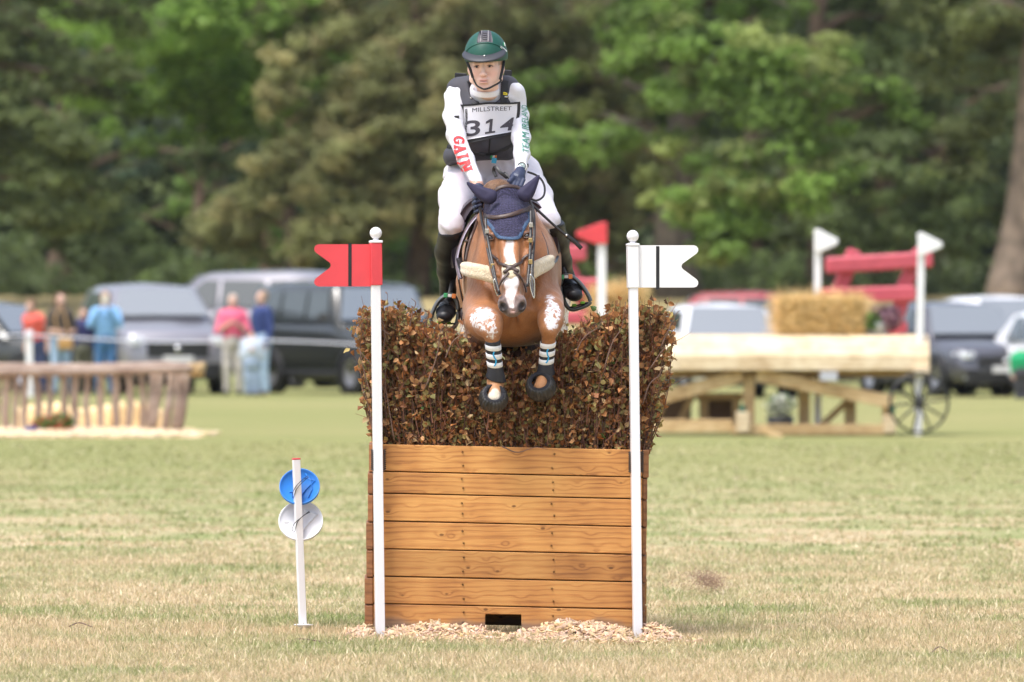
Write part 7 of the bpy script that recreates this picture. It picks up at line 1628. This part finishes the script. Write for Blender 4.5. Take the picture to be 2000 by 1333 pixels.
# ---- spectators
def figure(px, Y, Hh, label, shirt, trouser, hair, skin=(.58, .36, .28), bend=0, arms='phone', face=0, sleeve=True, z=None, hairlen=.0, yawd=0, tq='trousers', trcol2=None):
    x = cx(px, Y); t = thing('person', label, 'spectator', (x, Y, 0)); s1 = Hh / 1.75; t.rotation_euler = (0, 0, 0)
    def q(a, b, c):
        v = Vector((a, b, c)) * s1
        if bend and c > .95: rel = v - Vector((0, 0, .95 * s1)); v = Matrix.Rotation(R(bend), 3, 'X') @ rel + Vector((0, 0, .95 * s1))
        v = Matrix.Rotation(R(yawd), 3, 'Z') @ v; return v + Vector((x, Y, 0))
    def shapes(s, part, g=0):
        if part in ('all', 'top'):
            s.cone(q(0, 0, 1.0), q(0, .0, 1.36), .125 + g, .15 + g, k=.06, flat=((1, 0, 0), 1.2)); s.cone(q(-.15, 0, 1.42), q(.15, 0, 1.42), .065 + g, .065 + g, k=.05)
        if part in ('all', 'top', 'arms'):
            for e in (-1, 1):
                a0 = q(.19 * e, 0, 1.41)
                if arms == 'phone': a1, a2 = q(.25 * e, -.16, 1.20), q(.08 * e, -.30, 1.46)
                elif arms == 'chest': a1, a2 = q(.27 * e, -.05, 1.12), q(.05 * e, -.24, 1.26)
                elif arms == 'waist': a1, a2 = q(.26 * e, -.02, 1.12), q(.10 * e, -.26, 1.10)
                else: a1, a2 = q(.25 * e, .02, 1.12), q(.27 * e, -.06, .86)
                s.cone(a0, a1, .05 + g, .043 + g, k=.03)
                s.cone(a1, a2 if (part != 'top' or sleeve) else a1.lerp(a2, .15), .042 + g, .030 + g, k=.02)
                if part == 'all': s.cone(a2, a2 + (a2 - a1).normalized() * .07, .032, .024, k=.02)
        if part in ('all', 'legs'):
            s.cone(q(0, .01, .98), q(0, .01, .92), .15 + g, .15 + g, k=.05)
            for e in (-1, 1): s.chain([q(.09 * e, 0, .90), q(.10 * e, -.02, .50), q(.11 * e, .02, .09)], [.09 + g, .062 + g, .045 + g * 1.3], k=.03)
        if part == 'all':
            for e in (-1, 1): s.cone(q(.11 * e, .03, .045), q(.12 * e, -.12, .035), .04, .032, k=.02)
            s.cone(q(0, 0, 1.42), q(0, -.01, 1.54), .055, .052, k=.03); s.ell(q(0, -.02, 1.64), (.078 * s1, .095 * s1, .115 * s1), k=.03); s.ell(q(0, -.11, 1.625), (.012, .02, .018), k=.01)
        return s
    lo = (x - .55, Y - .95 if bend else Y - .55, -.03); hi = (x + .55, Y + .45, Hh + .1)
    V, Q = shapes(SDF(lo, hi, .014), 'all').nets(); obj('body', mesh_np('body', V, Q), mat('skin_%d' % int(skin[0] * 100), skin, .6), t)
    cm = lambda c: mat('cloth_%03d%03d%03d' % tuple(int(v * 200) for v in c), c, .85, noise=(8, .15))
    V, Q = shapes(SDF(lo, hi, .014), 'top', .014).nets(); obj('top', mesh_np('top', V, Q), cm(shirt), t)
    V, Q = shapes(SDF(lo, hi, .014), 'legs', .012).nets(); obj(tq, mesh_np('trousers', V, Q), cm(trouser), t)
    s = SDF(lo, hi, .012); s.ell(q(0, .02, 1.68), (.09 * s1, .10 * s1, .10 * s1), k=0); s.ell(q(0, -.10, 1.61), (.075 * s1, .08 * s1, .10 * s1), k=.01, op='sub')
    if hairlen: s.cone(q(0, .06, 1.64), q(0, .07, 1.64 - hairlen), .085, .06, k=.04); s.cone(q(-.07, .02, 1.62), q(-.08, .03, 1.62 - hairlen), .04, .03, k=.02); s.cone(q(.07, .02, 1.62), q(.08, .03, 1.62 - hairlen), .04, .03, k=.02)
    V, Q = s.nets(); obj('hair', mesh_np('hair', V, Q), mat('hair_%03d' % int(hair[0] * 300), hair, .7), t)
    for e in (-1, 1): obj('shoe', box(q(.115 * e, -.05, .04), (.09, .27, .08), None, .03, 2), mat('shoe_dark', (.04, .04, .045), .6), t)
    return t, q
figure(76, 143.5, 1.62, 'spectator in a coral red top leaning forward at the left', (.78, .13, .10), (.035, .05, .12), (.20, .11, .06), bend=18, arms='down', sleeve=False, yawd=-40)
figure(118, 142.5, 1.70, 'spectator in a dark brown top and light jeans with a tan shoulder bag', (.075, .058, .045), (.30, .42, .58), (.11, .055, .03), arms='waist', sleeve=False, hairlen=.16, yawd=25)
bag = thing('shoulder_bag', 'tan bag carried by the spectator in the dark brown top', 'bag', P(128, 672, 142.2)); obj('pouch', box(P(128, 672, 142.15), (.26, .12, .20), None, .04, 3), mat('tan_leather', (.42, .24, .08), .5), bag); obj('strap', tube(spline([list(P(116, 664, 142.15)), list(P(108, 620, 142.25)), list(P(122, 605, 142.35)), list(P(137, 664, 142.15))], 20), .012, 6), mat('tan_leather', (.42, .24, .08), .5), bag)
figure(163, 145.5, 1.45, 'spectator in a navy jumper half hidden between the brown and blue tops', (.020, .022, .09), (.10, .10, .07), (.09, .05, .03), arms='down')
t, qf = figure(206, 142.0, 1.74, 'spectator in a light blue jumper and blue jeans photographing with both hands raised', (.22, .43, .72), (.05, .14, .30), (.12, .065, .035), arms='phone')
ph = thing('smartphone', 'pale phone held up in front of the face of the spectator in light blue', 'phone', P(205, 585, 141.6)); obj('phone_body', box(P(205, 584, 141.62), (.085, .012, .15), None, .006, 2), mat('phone_pale', (.70, .68, .58), .4), ph); obj('lens', box(P(202, 578, 141.61), (.02, .008, .02), None, .002), black_rubber, ph)
figure(455, 144.0, 1.68, 'spectator with grey hair in a bright pink top and pale trousers', (.80, .14, .24), (.48, .44, .40), (.42, .36, .30), arms='chest', sleeve=False)
figure(512, 143.5, 1.74, 'spectator in a navy jumper and light jeans beside the pink top', (.025, .045, .16), (.36, .48, .62), (.30, .20, .13), arms='down', yawd=-60)
figure(492, 142.6, 1.05, 'small child in a pale top in front of the navy jumper', (.50, .56, .66), (.30, .38, .52), (.34, .22, .12), arms='chest')
figure(1995, 138.5, .80, 'small child in a green top cut by the right edge beside the white car', (.01, .30, .12), (.05, .05, .06), (.12, .06, .04), arms='down')
# rope line with stakes
def rope(pts, label, Y):
    p = spline([list(P(x, y, Y)) for x, y in pts], 40); o = obj('barrier_tape', Acc().tube(p, 1, flat=(.030, .006), up=(0, -1, 0)).mesh('tape'), mat('tape_white', (.72, .72, .82), .6), None); tag(o, label, 'tape')
rope([(-60, 658), (57, 655), (180, 662), (300, 668), (420, 668)], 'white barrier tape running left behind the spectators to the white stake', 141.0)
rope([(470, 664), (600, 668), (720, 674), (860, 678)], 'white barrier tape crossing in front of the black off-road car', 141.0)
ws = thing('tape_stake', 'white stake holding the barrier tape in front of the coral red top', 'stake', P(57, 775, 141)); obj('stake', bm_mesh(beam(P(58, 778, 141), P(57, 645, 141), S(13, 141), .05, .01, (0, 1, 0))), white_p, ws); obj('tape_loop', box(P(57, 656, 140.98), (.12, .08, .05), None, .01), mat('tape_white', (.72, .72, .82), .6), ws)
# small debris near the camera
dirt = mat('dirt_clod', (.34, .225, .165), .95, transl=.3); r = np.random.default_rng(3); ac = Acc()
c0 = P(1385, 1142, 46.0); n = 2800; o = r.normal(size=(n, 3)) * (.042, .06, .028); o[:, 0] += -o[:, 2] * .5; p = np.array(list(c0)) + o + (0, 0, .02)
far = r.random(n) < .25; p[far] = np.array(list(c0)) + r.normal(size=(far.sum(), 3)) * (.11, .1, .035) + (-.10, 0, .025); p[:, 2] = np.maximum(p[:, 2], .006)
V, Q = cards(p, r.uniform(.002, .009, n), r.normal(size=(n, 3)), .9); ac.add(V, Q); tag(obj('kicked_dust', ac.mesh('dust', False), dirt), 'small puff of kicked up brown soil on the grass right of the fence', 'dust', kind='stuff')
tm = mat('twig_pale', (.16, .095, .07), .7)
for i, (pts, lb) in enumerate((([(135, 1232), (155, 1228), (180, 1233)], 'thin dark twig lying in the grass left of the disc marker'), ([(560, 1264), (590, 1260), (650, 1266)], 'thin twig lying left of the wood chips'),
    ([(1820, 1283), (1835, 1276), (1858, 1284)], 'thin dark twig lying in the grass near the lower right corner'))):
    tag(obj('fallen_twig', tube(spline([[P(x, y, gY(y)).x, gY(y), .02 + .008 * (k % 2)] for k, (x, y) in enumerate(pts)], 10), .003, 5), tm), lb, 'twig')
# ================================================================ THE AIR
if HAZE > 0:
    hm = bpy.data.materials.new('air'); hm.use_nodes = True; n = hm.node_tree; n.nodes.remove(n.nodes['Principled BSDF'])
    pv = n.nodes.new('ShaderNodeVolumePrincipled'); pv.inputs['Density'].default_value = HAZE; pv.inputs['Color'].default_value = (.86, .90, .96, 1); pv.inputs['Anisotropy'].default_value = .2
    lk(n, pv.outputs[0], n.nodes['Material Output'].inputs['Volume'])
    tag(obj('haze', box((0, 420, 17), (1000, 1100, 40)), hm), 'thin pale air over the field', kind='stuff')
